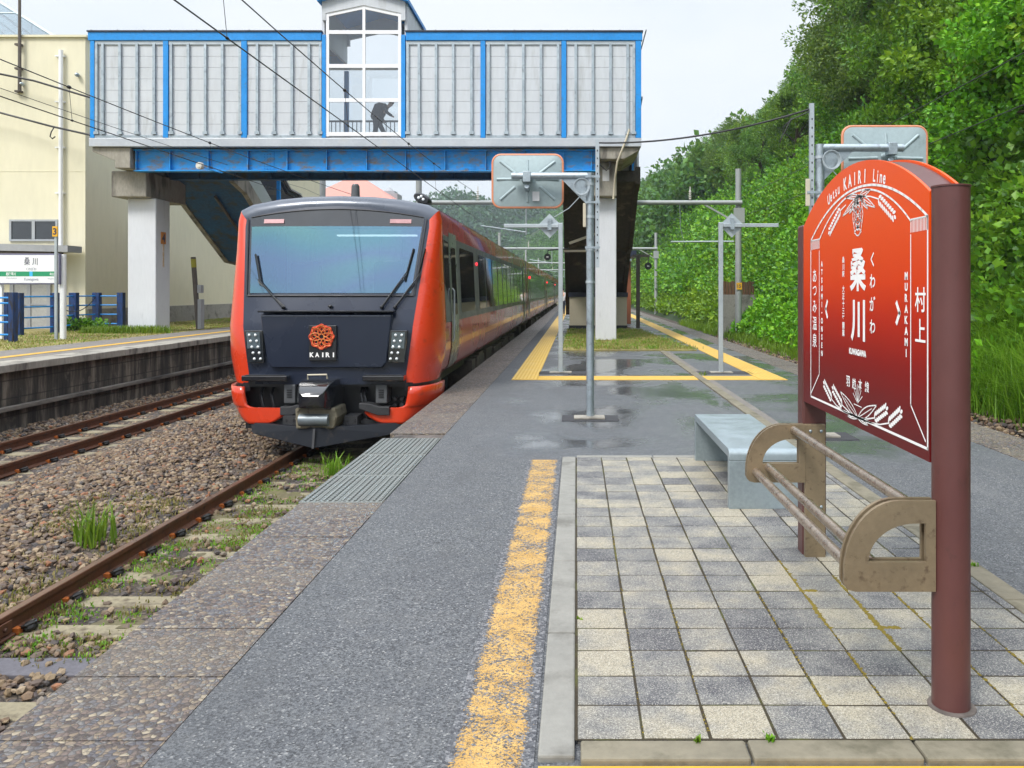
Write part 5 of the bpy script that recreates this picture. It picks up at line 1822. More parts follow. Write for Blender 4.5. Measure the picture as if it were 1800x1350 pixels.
# border
yl, yr, zt_, zb_ = 4.437, 2.962, 1.770, .928
def arcpts(y0, y1, zs, zp, n=26):
    return [(a, b) for a, b in arch_poly(min(y0, y1), max(y0, y1), 0, zs, zp, n)[2:]]
W1 = .0105
ln([(yl, zt_), (yl, zb_), (yr, zb_), (yr, zt_)], W1)
ln([(yl, zt_)] + arcpts(yr, yl, zt_, 1.966)[1:-1] + [(yr, zt_)], W1)
il, ir = 4.283, 3.112
ia = [(il, 1.765)] + [(y, z) for y, z in arcpts(ir, il, 1.765, 1.950)[1:-1]] + [(ir, 1.765)]
ln(ia, W1 * .8)
for a, b, in ((yl, il), (ir, yr)):
    n = 12
    for i in range(n + 1):
        y = a + (b - a) * i / n
        ln([(y, 1.768), (y, 1.722)], .0055)
    ln([(a, 1.770), (b, 1.770)], .006)
ln([(il, 1.708), (il, 1.064), (4.428, .950)], W1 * .7)
ln([(ir, 1.712), (ir, 1.066), (2.980, .952)], W1 * .7)
# chevrons
for c, s in ((bp(200, 1272, 1), 1), (bp(790, 1305, 1), -1)):
    y, z = c
    ln([(y - s * .018, z + .040), (y + s * .013, z), (y - s * .018, z - .040)], .020)
# leaves, ears of grain, hanging ornament
def leaf(a, b, w):
    a, b = Vector((a[0], a[1])), Vector((b[0], b[1]))
    d = b - a; n = Vector((-d.y, d.x)).normalized()
    L = [a + d * t_ + n * w * math.sin(math.pi * t_ ** .8) for t_ in np.linspace(0, 1, 9)]
    Rr = [a + d * t_ - n * w * math.sin(math.pi * t_ ** .8) for t_ in np.linspace(0, 1, 9)]
    ln([tuple(p) for p in L], .0058); ln([tuple(p) for p in Rr], .0058); ln([tuple(a), tuple(a + d * .75)], .004)
def ear(a, b, n=7, gl=.017, gw=.0072):
    a, b = Vector((a[0], a[1])), Vector((b[0], b[1]))
    d = b - a; ang = math.atan2(d.y, d.x); nn = Vector((-d.y, d.x)).normalized()
    for i in range(n):
        p = a + d * (i + .3) / n
        for s in (-1, 1):
            c = p + nn * s * .0145
            ellipse((c.x, c.y), gl, gw, ang + s * .55)
    ellipse((b.x, b.y), gl * .8, gw * 1.1, ang)
def stem(pts, w=.006): ln(pts, w)
nd = bp(470, 347)
for q, w in (((360, 360), .010), ((560, 296), .012), ((335, 512), .012), ((388, 492), .010), ((600, 438), .014), ((540, 452), .011)):
    leaf(nd, bp(*q), w)
ear(bp(312, 470), bp(222, 648), 8); stem([bp(360, 420), bp(312, 470)])
ear(bp(632, 372), bp(762, 520), 8); stem([nd, bp(560, 350), bp(632, 372)])
oc = bp(458, 505)
for k in range(3):
    n = 26
    pts = []
    for i in range(n + 1):
        t_ = 2 * math.pi * i / n
        rr = (1, .62, .34)[k]
        pts.append((oc[0] + .062 * rr * math.cos(t_) * (1 + .08 * math.cos(6 * t_)), oc[1] + .092 * rr * math.sin(t_)))
    ln(pts, .007)
for dz in (-.05, 0, .05):
    ln([(oc[0] - .045, oc[1] + dz - .028), (oc[0] + .045, oc[1] + dz + .028)], .006); ln([(oc[0] - .045, oc[1] + dz + .028), (oc[0] + .045, oc[1] + dz - .028)], .006)
ellipse(bp(458, 395), .014, .014, 0); ellipse(bp(458, 606), .016, .014, 0); ln([bp(460, 350), bp(458, 395)], .006)
nb = bp(458, 905, 2)
leaf(nb, bp(315, 690, 2), .020); leaf(nb, bp(612, 804, 2), .022); leaf(nb, bp(375, 890, 2), .008); leaf(nb, bp(542, 966, 2), .008)
ear(bp(240, 745, 2), bp(180, 618, 2), 7); stem([nb, bp(350, 855, 2), bp(280, 800, 2), bp(240, 745, 2)])
ear(bp(325, 795, 2), bp(252, 660, 2), 7); stem([nb, bp(400, 870, 2), bp(325, 795, 2)])
ear(bp(600, 905, 2), bp(698, 828, 2), 7); stem([nb, bp(530, 915, 2), bp(600, 905, 2)])
ear(bp(716, 948, 2), bp(815, 855, 2), 7); stem([nb, bp(560, 945, 2), bp(640, 960, 2), bp(716, 948, 2)])
pc = bp(457, 785, 2)
for a in (30, 50, 70, 90, 110, 130, 150):
    ln([pc, (pc[0] + .07 * math.cos(R(a)), pc[1] + .085 * math.sin(R(a)) * (.75 + .25 * math.sin(R(a))))], .004)
ln([(pc[0] + .05, pc[1] - .01), (pc[0] - .05, pc[1] - .012)], .004)
tx.build('lettering', M['white_text'], ns, smooth=0, flip=False)

# leaning rail bolted to the posts: two quarter-round plates and three tubes
lr = thing('x', None, None)
bpy.data.objects.remove(lr)
def qplate(y, x1, ztop, w=.325, h=.322):
    """quarter-round plate with a quarter-round opening, in the x-z plane"""
    xb = x1
    z0 = ztop - h
    outer = [(xb, z0), (xb, ztop)]
    for i in range(13):
        a = R(90 + 90 * i / 12)
        outer.append((xb - .13 + (w - .13) * math.cos(a), ztop - (h - .065) + (h - .065) * math.sin(a)))
    outer += [(xb - w, z0 + .03), (xb - w + .012, z0 + .008), (xb - w + .04, z0)]
    hx1, hz0 = xb - .035, z0 + .105
    inner = [(hx1, hz0), (hx1, hz0 + .137)]
    for i in range(1, 12):
        a = R(90 + 90 * i / 12)
        inner.append((hx1 - .035 + .168 * math.cos(a), hz0 + .137 * math.sin(a)))
    inner.append((hx1 - .203, hz0))
    # split into a ring of quads by nearest parameter
    def resample(p, n):
        q = p + [p[0]]
        L = [0]
        for i in range(len(p)): L.append(L[-1] + math.dist(q[i], q[i + 1]))
        out = []
        for k in range(n):
            s = L[-1] * k / n
            i = max(j for j in range(len(L)) if L[j] <= s + 1e-9)
            i = min(i, len(p) - 1)
            f_ = (s - L[i]) / max(1e-9, L[i + 1] - L[i])
            out.append((q[i][0] + (q[i + 1][0] - q[i][0]) * f_, q[i][1] + (q[i + 1][1] - q[i][1]) * f_))
        return out
    bm = bmesh.new()
    t2 = .016
    mb = MB()
    # ring by bridging matched angular samples round the opening's centre
    c = (hx1 - .085, hz0 + .055)
    def ray(poly, a):
        dx, dz = math.cos(a), math.sin(a)
        best = None
        for i in range(len(poly)):
            (x0_, z0_), (x1_, z1_) = poly[i], poly[(i + 1) % len(poly)]
            ex, ez = x1_ - x0_, z1_ - z0_
            den = dx * ez - dz * ex
            if abs(den) < 1e-12: continue
            tt = ((x0_ - c[0]) * ez - (z0_ - c[1]) * ex) / den
            uu = ((x0_ - c[0]) * dz - (z0_ - c[1]) * dx) / den
            if tt > 0 and -1e-9 <= uu <= 1 + 1e-9 and (best is None or tt > best): best = tt
        return (c[0] + dx * best, c[1] + dz * best)
    angs = sorted(set([round(math.atan2(p[1] - c[1], p[0] - c[0]), 6) for p in outer + inner]))
    n = len(angs)
    O = [ray(outer, a) for a in angs]; I = [ray(inner, a) for a in angs]
    rows = []
    for poly_, yy in ((O, y - t2 / 2), (O, y + t2 / 2), (I, y + t2 / 2), (I, y - t2 / 2), (O, y - t2 / 2)):
        rows.append([(p[0], yy, p[1]) for p in poly_])
    bm.free()
    mb.grid(rows, closed=True)
    return mb, (xb - .065, ztop - .03), (xb - w + .05, z0 + .06), (xb - w + .12, z0 + .085)
mbn, t1, t2_, t3 = qplate(2.905, 1.272, Z_(880, 2.90))
mbn.build('leaning_rail_bracket', M['bronze'], ns, smooth=0, bevel=.004)
mbn2, _, _, _ = qplate(2.945, 1.272, Z_(880, 2.90))
mbn2.build('leaning_rail_bracket', M['bronze'], ns, smooth=0, bevel=.004)
YQ = 4.555
mbf, f1, f2, f3 = qplate(YQ, 1.272, Z_(880, 2.90))
mbf.build('leaning_rail_bracket', M['bronze'], ns, smooth=0, bevel=.004)
mbf, f1, f2, f3 = qplate(YQ + .035, 1.272, Z_(880, 2.90))
mbf.build('leaning_rail_bracket', M['bronze'], ns, smooth=0, bevel=.004)
MB().box(1.272, 1.385, YQ - .006, YQ + .028, .0, Z_(880, 2.90)).build('foot_plate', M['bronze'], ns, smooth=0, bevel=.004)
for z in (.72, .30):
    for x in (1.30, 1.36): MB().ell((x, YQ - .008, z), (.009, .006, .009), 8, 6).build('bolt', M['galv'], ns)
for p in (t1, t2_, t3):
    MB().tube([(p[0], 2.945, p[1]), (p[0], YQ, p[1])], .0215, 16).build('leaning_rail_tube', M['tube_rust'], ns, smooth=60)

# bench: one bent sheet, legs and seat in a single sweep
bn = thing('bench', 'grey metal bench with rounded shoulders on the paving blocks', 'bench', (1.27, 6.3, .02))
def bench_profile(y0, y1, h, th, r):
    out = [(y0, .02), (y0, h - r)] + [(y0 + r - r * math.cos(R(90 * i / 8)), h - r + r * math.sin(R(90 * i / 8))) for i in range(1, 9)]
    out += [(y1 - r + r * math.sin(R(90 * i / 8)), h - r + r * math.cos(R(90 * i / 8))) for i in range(0, 9)] + [(y1, .02)]
    ri = .02
    inn = [(y1 - th, .02), (y1 - th, h - th - ri), (y1 - th - ri, h - th), (y0 + th + ri, h - th), (y0 + th, h - th - ri), (y0 + th, .02)]
    return out, inn
out, inn = bench_profile(5.55, 7.18, .425, .06, .05)
mb = MB()
def strip(x0, x1):
    mb.prism([(a, b) for a, b in [(5.55, .02), (5.61, .02), (5.61, .36), (5.55, .36)]], 'x', x0, x1)
seat = MB().prism([(5.55, .345)] + out[2:10] + out[11:19] + [(7.18, .345), (7.12, .345), (7.12, .365), (5.61, .365), (5.61, .345)], 'x', 1.035, 1.512).build('seat', M['bench'], bn, smooth=40, bevel=.006)
for ya in (5.55, 7.12):
    MB().box(1.036, 1.511, ya + .0005, ya + .0595, .02, .3445).build('leg', M['bench'], bn, smooth=0, bevel=.004)

# ================================================================== PLATFORM POSTS WITH MIRRORS AND LOZENGES
def mirror_post(X, Y, top, side, mx0, mx1, mz0, mz1, my, label, tall_dx, tall_z0, tall_z1):
    t = thing('mirror_post', label, 'mirror post', (X, Y, 0), 'platform mirror posts')
    mb = MB(); mb.tube([(X, Y, .0), (X, Y, top)], .046, 18); 
    pole = mb.build('pole', M['galv'], t, smooth=60)
    mb = MB()
    for z in np.linspace(.55 * top, top - .15, 4): mb.cyl((X, Y, z), (X, Y, z + .03), .054, n=18)
    mb.build('band', M['galv_pale'], pole, smooth=60)
    xm = (mx0 + mx1) / 2
    xe = xm + side * (.18 if side < 0 else .12)
    ah = top - .035
    mb = MB(); mb.tube([(X - side * .02, Y, ah), (xe, Y, ah)], .04, 14)
    mb.build('arm', M['galv'], t, smooth=60)
    g = MB().prism([(X + side * .03, top - .07), (X + side * .34, top - .07), (X + side * .03, top - .38)], 'y', Y - .006, Y + .006)
    g.build('gusset', M['galv'], t, smooth=0)
    # clamp between arm and mirror
    cl = MB()
    cl.box(xm - .045, xm + .045, Y - .052, Y + .06, ah - .075, ah + .05); cl.cyl((xm, Y, ah - .12), (xm, my, ah - .16), .03, n=10)
    cl.build('clamp', M['galv'], t, smooth=30, bevel=.004)
    # mirror seen from behind: dished sheet with pressed ribs, orange rim
    zc = (mz0 + mz1) / 2
    w, h = (mx1 - mx0) / 2, (mz1 - mz0) / 2
    rows = []
    for f_, d in ((1.0, .0), (.97, -.018), (.6, -.045), (.25, -.06), (.02, -.065)):
        pts = rrect(-w * f_, w * f_, -h * f_, h * f_, .09 * f_ + .004, 5)
        rows.append([(xm + a, my + d, zc + b) for a, b in pts])
    mb = MB().grid(rows, closed=True)
    mb.f.append(tuple(len(mb.v) - len(rows[0]) + i for i in range(len(rows[0]))))
    mir = mb.build('mirror', M['mirror_back'], t, smooth=30)
    MB().add([(xm + a, my + .008, zc + b) for a, b in rrect(-w * .985, w * .985, -h * .985, h * .985, .09, 5)], [tuple(range(24))]).build('mirror_face', M['alu'], mir, smooth=0)
    mb = MB().tube([(xm + a, my, zc + b) for a, b in rrect(-w, w, -h, h, .095, 5)], .016, 8, closed=True)
    mb.build('rim', M['rim_orange'], mir)
    mb = MB()
    for a, b, c, d in ((0, .18, 0, .78), (0, -.18, 0, -.8), (.22, .06, .88, .06), (-.22, .06, -.88, .06), (.35, .28, .78, .74), (-.35, .28, -.78, .74), (.35, -.24, .78, -.72), (-.35, -.24, -.78, -.72)):
        dep = lambda u, v: my - .062 + .042 * max(abs(u), abs(v))
        mb.tube([(xm + a * w, dep(a, b), zc + b * h), (xm + c * w, dep(c, d), zc + d * h)], [.022, .017], 8)
    mb.tube([(xm - .055, my - .055, zc + .02), (xm, my - .075, zc + .02), (xm + .055, my - .055, zc + .02)], .05, 10)
    mb.build('rib', M['mirror_back'], mir, smooth=60)
    if side < 0:
        MB().box(xm + w * .14, xm + w * .34, my - .062, my - .055, zc - h * .78, zc - h * .42).build('paper_label', M['cloth_white'], mir, smooth=0)
    # coil of wire hung on the elbow
    mb = MB()
    for k in range(4):
        mb.tube([(X + side * .10 + (.075 + .006 * k) * math.cos(a), Y - .06 - .006 * k, top - .17 + (.085 + .004 * k) * math.sin(a)) for a in [2 * math.pi * i / 20 for i in range(20)]], .0055, 5, closed=True)
    mb.tube([(X + side * .06, Y - .06, top - .22), (X + side * .25, Y - .05, top - .42), (X + side * .42, Y - .03, top - .52)], .005, 5)
    mb.build('wire_coil', M['galv_pale'], t)
    # slim angle post strapped on to carry the feeder cable
    xt = X + tall_dx
    mb = MB(); mb.box(xt - .022, xt + .022, Y - .02, Y + .02, tall_z0, tall_z1)
    ex_ = mb.build('extension_post', M['galv_pale'], t, smooth=0)
    mb = MB()
    z = tall_z0 + .1
    while z < tall_z1 - .1:
        mb.box(xt - .006, xt + .006, Y - .022, Y - .0201, z, z + .02); z += .09
    mb.build('bolt_hole', M['steel_dark'], ex_, smooth=0)
    for z in (tall_z0 + .22, tall_z0 + .75, tall_z0 + 1.05):
        MB().box(min(X, xt) - .06, max(X, xt) + .03, Y - .056, Y - .05, z, z + .025).build('strap', M['galv'], t, smooth=0)
    MB().box(X - .085 if side < 0 else X - .155, X - .050 if side < 0 else X - .112, Y - .05, Y - .02, top - .64, top - .36).build('junction_box', M['beige'], t, smooth=0, bevel=.005)
    fb = MB().box(X - .33, X + .33, Y - .24, Y + .19, .0005, .007).build('base_patch', M['patch'], t, smooth=0)
    MB().box(X - .19, X + .17, Y - .15, Y + .06, .007, .03).build('footing', M['concrete'], t, smooth=0, bevel=.006)
    return t
mirror_post(.163, 9.64, Z_(304, 9.64), -1, X_(866, 9.8), X_(989, 9.8), Z_(364, 9.8), Z_(272, 9.8), 9.82, 'grey post holding an orange rimmed mirror in front of the bridge girder', .085, Z_(470, 9.64), Z_(246, 9.64))
M2Y = 8.45
mirror_post(X_(1441, M2Y), M2Y, Z_(254, M2Y), 1, X_(1482, 8.62), X_(1630, 8.62), Z_(343, 8.62), Z_(222, 8.62), 8.64, 'grey post holding an orange rimmed mirror behind the red name board', -.085, Z_(520, M2Y), Z_(182, M2Y))

def lozenge_post(X, Y, top, side, xe, dx, label):
    t = thing('lozenge_post', label, 'post', (X, Y, 0), 'slim posts with lozenge plates')
    mb = MB()
    mb.box(X - .04, X + .04, Y - .04, Y + .04, .0, top)
    mb.build('pole', M['galv_pale'], t, smooth=0, bevel=.008)
    MB().box(min(X + side * .0405, xe), max(X + side * .0405, xe), Y - .03, Y + .03, top - .085, top - .02).build('arm', M['galv_pale'], t, smooth=0, bevel=.005)
    mb = MB()
    s = .225
    mb.prism([(dx - s, top - .05), (dx, top - .05 - s), (dx + s, top - .05), (dx, top - .05 + s)], 'y', Y + .035, Y + .043)
    pl = mb.build('lozenge_plate', M['galv_pale'], t, smooth=0)
    MB().box(dx - .035, dx + .035, Y - .035, Y + .034, top - .13, top + .08).build('clip', M['galv'], t, smooth=0)
    MB().box(X - .42, X + .55, Y - .3, Y + .2, .0005, .006).build('base_patch', M['patch'], t, smooth=0)
    MB().box(X - .2, X + .2, Y - .15, Y + .1, .006, .02).build('footing', M['concrete'], t, smooth=0)
lozenge_post(X_(985.5, 15), 15, Z_(392, 15), -1, X_(886, 15), X_(966, 15), 'slim pale post with lozenge plate and arm reaching towards the train')
lozenge_post(X_(1267, 15), 15, Z_(391, 15), 1, X_(1368, 15), X_(1287, 15), 'slim pale post with lozenge plate and arm reaching towards the green slope')

# old timber post with a round speaker, another speaker on a bracket
sp = thing('speaker_post', 'old timber post with round black speaker beside the waiting shelter', 'post', (X_(1122, 33), 33, 0))
x = X_(1121.5, 33)
MB().box(x - .075, x + .075, 32.93, 33.07, 0, Z_(449, 33)).build('pole', M['old_pole'], sp, smooth=0, bevel=.01)
MB().box(X_(1111, 33), X_(1142, 33), 32.92, 32.98, Z_(452, 33) , Z_(448, 33) + .01).build('arm', M['old_pole'], sp, smooth=0)
def speaker(c, r, parent):
    mb = MB(); mb.cyl((c[0], c[1] - .12, c[2]), (c[0], c[1] + .16, c[2]), r, r * .7, 20)
    o = mb.build('speaker', M['black'], parent, smooth=40)
    mb = MB(); mb.cyl((c[0], c[1] - .135, c[2]), (c[0], c[1] - .121, c[2]), r * .55, n=16); mb.build('speaker_cone', M['steel_dark'], o)
    MB().box(c[0] - r * .3, c[0] + r * .3, c[1] - .142, c[1] - .1355, c[2] - .02, c[2] + .02).build('speaker_label', M['white_text'], o, smooth=0)
speaker((X_(1138.5, 33), 32.9, Z_(468, 33)), .145, sp)
MB().bar((X_(1139, 33), 32.95, Z_(462, 33)), (X_(1140, 33), 32.95, Z_(449, 33)), .03, .04).build('speaker_hanger', M['old_pole'], sp, smooth=0)
s2 = thing('hanging_speaker', 'round black speaker hung from the brace beside the island stair', 'speaker', (X_(962.5, 26.3), 26.3, 2.4))
speaker((X_(962.5, 26.3), 26.3, Z_(452, 26.3)), .11, s2)
MB().tube([(X_(963, 26.3), 26.3, Z_(446, 26.3)), (X_(963, 26.3), 26.3, Z_(440, 26.3)), (X_(1000, 26.3), 26.3, Z_(437, 26.3))], .022, 8).build('hanger', M['black'], s2)

# ================================================================== OVERHEAD LINE
def gantry(Y, xr, xl, top, zb, label, box=True):
    t = thing('line_gantry', label, 'gantry', (xr, Y, -.3), 'overhead line gantries')
    for x, r in ((xr, .13), (xl, .13)):
        MB().cyl((x, Y, -1.0), (x, Y, top), r, r * .85, 16).build('mast', M['pole_concrete'], t, smooth=60)
    MB().cyl((xl, Y - .16, zb), (xr + .1, Y - .16, zb), .085, n=12).build('beam', M['pole_concrete'], t, smooth=60)
    mb = MB()
    mb.bar((xr - 1.3, Y - .16, zb - .07), (xr - .1, Y - .16, zb - .75), .06, .06)
    mb.box(xr - .2, xr + .2, Y - .17, Y - .1, zb - .75, zb - .2)
    mb.build('bracket', M['pole_concrete'], t, smooth=0)
    for x in (TC - .2, LC, X_(1212, 30.7)):
        if x < xl: continue
        ins = MB()
        for k in range(5): ins.lathe([(.03, 0), (.065, .015), (.03, .04)], (x, Y - .16, zb + .12 + k * .07), 10)
        ins.cyl((x, Y - .16, zb + .05), (x, Y - .16, zb + .6), .018, n=8)
        ins.build('insulator', M['insulator'], t)
    if xl < TC - 2 and xl > -7:
        mb = MB()
        mb.cyl((TC + 1.6, Y - .1, zb - .05), (TC + 1.6, Y - .1, zb - 1.2), .03, n=8); mb.cyl((TC + 1.6, Y - .1, zb - 1.1), (TC - .1, Y - .1, zb - .85), .022, n=8)
        mb.build('cantilever', M['galv_pale'], t)
    return t
GL = ['overhead line gantry nearest the bridge, its mast beside the slope', 'second overhead line gantry beyond the bridge', 'third overhead line gantry, small above the train roof', 'farthest overhead line gantry above the end of the train']
gantry(30.7, X_(1298, 30.7), -5.9, Z_(297, 30.7), Z_(357, 30.7), GL[0])
gantry(63, X_(1153, 63), -5.9, Z_(409, 63), Z_(437, 63), GL[1])
gantry(96, 6.2, -5.9, 6.6, 4.75, GL[2])
gantry(128, 6.2, -5.9, 6.6, 4.75, GL[3])
npx = X_(1298, 30.7)
n15 = tag(MB().box(npx - .10, npx + .10, 30.7 - .155, 30.7 - .14, Z_(509, 30.7), Z_(497, 30.7)).build('mast_number_plate', M['yellow_plate'], smooth=0), 'small yellow number plate fixed to the nearest gantry mast', 'plate')
mb = MB(); text_fit(mb, '15', (npx, 30.7 - .1565, Z_(503, 30.7)), (1, 0, 0), (0, 0, 1), w=.13, h=.13, bold=.03)
mb.build('lettering', M['dark_text'], n15, smooth=0, flip=False)
# steady arm in front of the slope
sa = thing('steady_arm', 'thin pull off arm hanging below the nearest gantry beam by the slope', 'arm', (5, 30.5, 3))
mb = MB(); mb.tube([(X_(1179, 30.4), 30.4, Z_(425, 30.4)), (X_(1290, 30.4), 30.4, Z_(424.5, 30.4))], .03, 8); mb.build('tube', M['galv_pale'], sa)
mb = MB(); mb.tube([(X_(1195, 30.5), 30.5, Z_(360, 30.5)), (X_(1196, 30.5), 30.5, Z_(400, 30.5)), (X_(1202, 30.5), 30.5, Z_(424, 30.5))], .014, 6); mb.build('hanger', M['galv'], sa)

def wire(name, pts, r, label, sag=0, parent_clamps=None, group='overhead wires'):
    P_ = [Vector(p) for p in pts]
    if sag:
        a, b = P_[0], P_[-1]
        P_ = [a.lerp(b, i / 24) - Vector((0, 0, sag * 4 * (i / 24) * (1 - i / 24))) for i in range(25)]
    o = MB().tube(P_, r, 6).build(name, M['wire'], smooth=60)
    return tag(o, label, 'wire', group)
def longline(x, z, sag, spans, y0=-4, y1=128):
    pts = []
    for i in range(len(spans) - 1):
        a, b = spans[i], spans[i + 1]
        n = 14
        for k in range(n):
            f_ = k / n
            pts.append((x, a + (b - a) * f_, z - sag * 4 * f_ * (1 - f_)))
    pts.append((x, spans[-1], z))
    return [p for p in pts if y0 <= p[1] <= y1]
SP = [-4, 30.5, 62.8, 95.8, 127.8]
w1 = wire('contact_wire', longline(-3.87, 4.30, 0, SP), .0085, 'lower wire over the track in front of the train')
w2 = wire('messenger_wire', longline(-3.93, 5.28, .38, SP), .0085, 'upper sagging wire over the track in front of the train')
w3 = wire('contact_wire', longline(-8.0, 4.20, 0, SP), .0085, 'lower wire over the track of the opposite platform')
w4 = wire('messenger_wire', longline(-8.05, 4.98, .25, SP), .0085, 'upper sagging wire over the track of the opposite platform')
w5 = wire('feeder_wire', longline(-10.1, 5.3, .25, SP), .006, 'thinnest wire sloping past the cream wall')
w6 = wire('feeder_wire', longline(6.4, 5.10, .2, SP), .008, 'upper feeder wire against the tree covered slope')
w7 = wire('feeder_wire', longline(6.5, 4.4, .2, SP), .008, 'lower feeder wire against the tree covered slope')
def dropper(xt, xb, y, zt, zb, label):
    t = thing('dropper', label, 'dropper', (xb, y, zb), 'droppers between the wires')
    MB().tube([(xt, y, zt), (xb, y, zb)], .004, 5).build('rod', M['wire'], t)
    MB().ell((xt, y, zt), (.03, .05, .03), 8, 6).build('clamp', M['wire'], t); MB().ell((xb, y, zb), (.018, .04, .018), 8, 6).build('clamp', M['wire'], t)
def mz(z, sag, y):
    f_ = (y + 4) / 34.5
    return z - sag * 4 * f_ * (1 - f_)
for y, lab in ((9.08, 'dropper rising out of the top of the picture'), (13.9, 'dropper with a ball clamp in front of the glazed bay'), (19.2, 'dropper hanging below the bridge girder'), (22.6, 'dropper nearest under the girder above the train')):
    dropper(-3.93, -3.87, y, mz(5.28, .38, y), 4.30, lab)
for y, lab in ((13.0, 'dropper in front of the cream wall'), (18.0, 'dropper in front of the girder at the left pier')):
    dropper(-8.05, -8.0, y, mz(4.98, .25, y), 4.20, lab)
wire('cable', [P(-260, 78, 26.2), P(60, 142, 26.2), P(157, 171, 26.0), (bx(160) + .3, 26.0, bz(172))], .035, 'upper thick cable running from the left edge to the bridge', group='thick cables')
wire('cable', [P(-260, 150, 26.2), P(0, 198, 26.2), P(90, 222, 26.1), P(157, 237, 26.0), (bx(160) + .3, 26.0, bz(239))], .035, 'lower thick cable with a hook running to the bridge', group='thick cables')
wire('cable_hook', [P(95, 224, 26.05), P(90, 232, 26.0), P(88, 240, 26.0), P(92, 244, 26.0), P(97, 240, 26.0)], .02, 'curled cable end hanging from the lower thick cable', group='thick cables')
a_ = (.163 + .085, 9.64, Z_(251, 9.64)); b_ = (X_(1441, M2Y) - .085, M2Y, Z_(191, M2Y))
wire('cable', [a_, b_], .0105, 'dark cable strung between the two mirror posts', sag=.10, group='cables on the mirror posts')
wire('cable', [(b_[0], b_[1], b_[2] - .02), (b_[0] - .22, 8.44, b_[2] - .12), (b_[0] - .33, 8.45, b_[2] - .35), (b_[0] - .28, 8.45, b_[2] - .18), (b_[0] - .2, 8.45, b_[2] - .1)], .006, 'loose cable tail looping beside the taller mirror post', group='cables on the mirror posts')
wire('cable', [(bx(1106), YF - .08, bz(228)), (bx(1100), YF - .12, bz(247)), (bx(1085), YF - .1, bz(285)), (bx(1082), YF + .3, bz(310)), (bx(1079), YF + .3, bz(348))], .03, 'pale conduit running down the corner of the bridge', group='bridge cables').data.materials[0] = M['beige']
wire('cable', [(bx(1052), YF + .0, bz(262)), (bx(1055), YF, bz(290)), (bx(1066), YF, bz(300)), (bx(1073), YF, bz(292)), (bx(1072), YF, bz(283))], .018, 'short looped cable end at the girder end', group='bridge cables')
i1 = thing('insulator', 'white round insulator on the wire below the girder beside the left pier', 'insulator', P(349, 291, 23.0))
mb = MB()
c = P(349, 291, 23.0)
mb.cyl(c, c + Vector((.03, .1, 0)), .10, n=16); mb.cyl(c + Vector((.0, -.03, 0)), c, .06, n=12)
mb.build('disc', M['insulator'], i1)
MB().tube([c + Vector((.05, .1, -.02)), c + Vector((.35, .3, -.12)), c + Vector((.5, .4, -.15))], .02, 6).build('link', M['blue'], i1)

# ================================================================== LEFT PLATFORM FURNITURE
nb_ = thing('name_sign', 'white station name sign with green arrow band on two white posts', 'sign', (-13.9, 20.9, LZ))
YS = 20.9
def sx_(px): return X_(px, YS)
def sz_(py): return Z_(py, YS)
for a, b, tp in ((-6, 2, 447), (103.5, 112, 447)):
    MB().box(sx_(a), sx_(b), YS + .03, YS + .12, LZ - .05, sz_(tp)).build('post', M['white_paint'], nb_, smooth=0, bevel=.008)
fr = MB().box(sx_(-2), sx_(107), YS - .04, YS + .028, sz_(500), sz_(446)).build('frame', M['sign_frame'], nb_, smooth=0, bevel=.01)
pn = MB().box(sx_(1.2), sx_(104.5), YS - .046, YS - .0405, sz_(497.5), sz_(448.5)).build('face', M['white_paint'], nb_, smooth=0)
mb = MB()
zc, zh = sz_(481.5), (sz_(477.5) - sz_(486)) / 2
mb.add([(sx_(1.2), YS - .048, zc - zh), (sx_(99.5), YS - .048, zc - zh), (sx_(103), YS - .048, zc), (sx_(99.5), YS - .048, zc + zh), (sx_(1.2), YS - .048, zc + zh)], [(0, 1, 2, 3, 4)])
mb.build('green_arrow', M['green_band'], nb_, smooth=0)
MB().add([(sx_(54), YS - .050, zc - zh), (sx_(59.5), YS - .050, zc - zh), (sx_(59.5), YS - .050, zc + zh), (sx_(54), YS - .050, zc + zh)], [(0, 1, 2, 3)]).build('line_square', M['cyan'], nb_, smooth=0)
def st(mb, s, px, py, w, h, bold=.02, dy=.05):
    text_fit(mb, s, (sx_(px), YS - dy, sz_(py)), (1, 0, 0), (0, 0, 1), w=w * YS / F, h=h * YS / F if h else None, bold=bold)
mb = MB()
st(mb, '桑', 49.8, 459.5, 10, 13.5, 0); st(mb, '川', 63.6, 459.8, 9, 12.5, .01)
mb.build('lettering', M['dark_text'], nb_, smooth=0, flip=False)
mb = MB()
st(mb, 'くわがわ', 57, 472.7, 18, 5.5); st(mb, 'Kuwagawa', 57.3, 491.5, 25, 6.5)
st(mb, 'Echigo-Hayakawa', 22.5, 489.3, 19, 3.2, 0); st(mb, 'Imagawa', 91.5, 490, 11, 3.2, 0)
mb.build('lettering', M['grey_text'], nb_, smooth=0, flip=False)
mb = MB(); st(mb, '越後早川', 21.5, 481.6, 17, 6, .015, .051); st(mb, '今川', 93.3, 482.2, 8, 6, .015, .051)
mb.build('lettering', M['white_text'], nb_, smooth=0, flip=False)

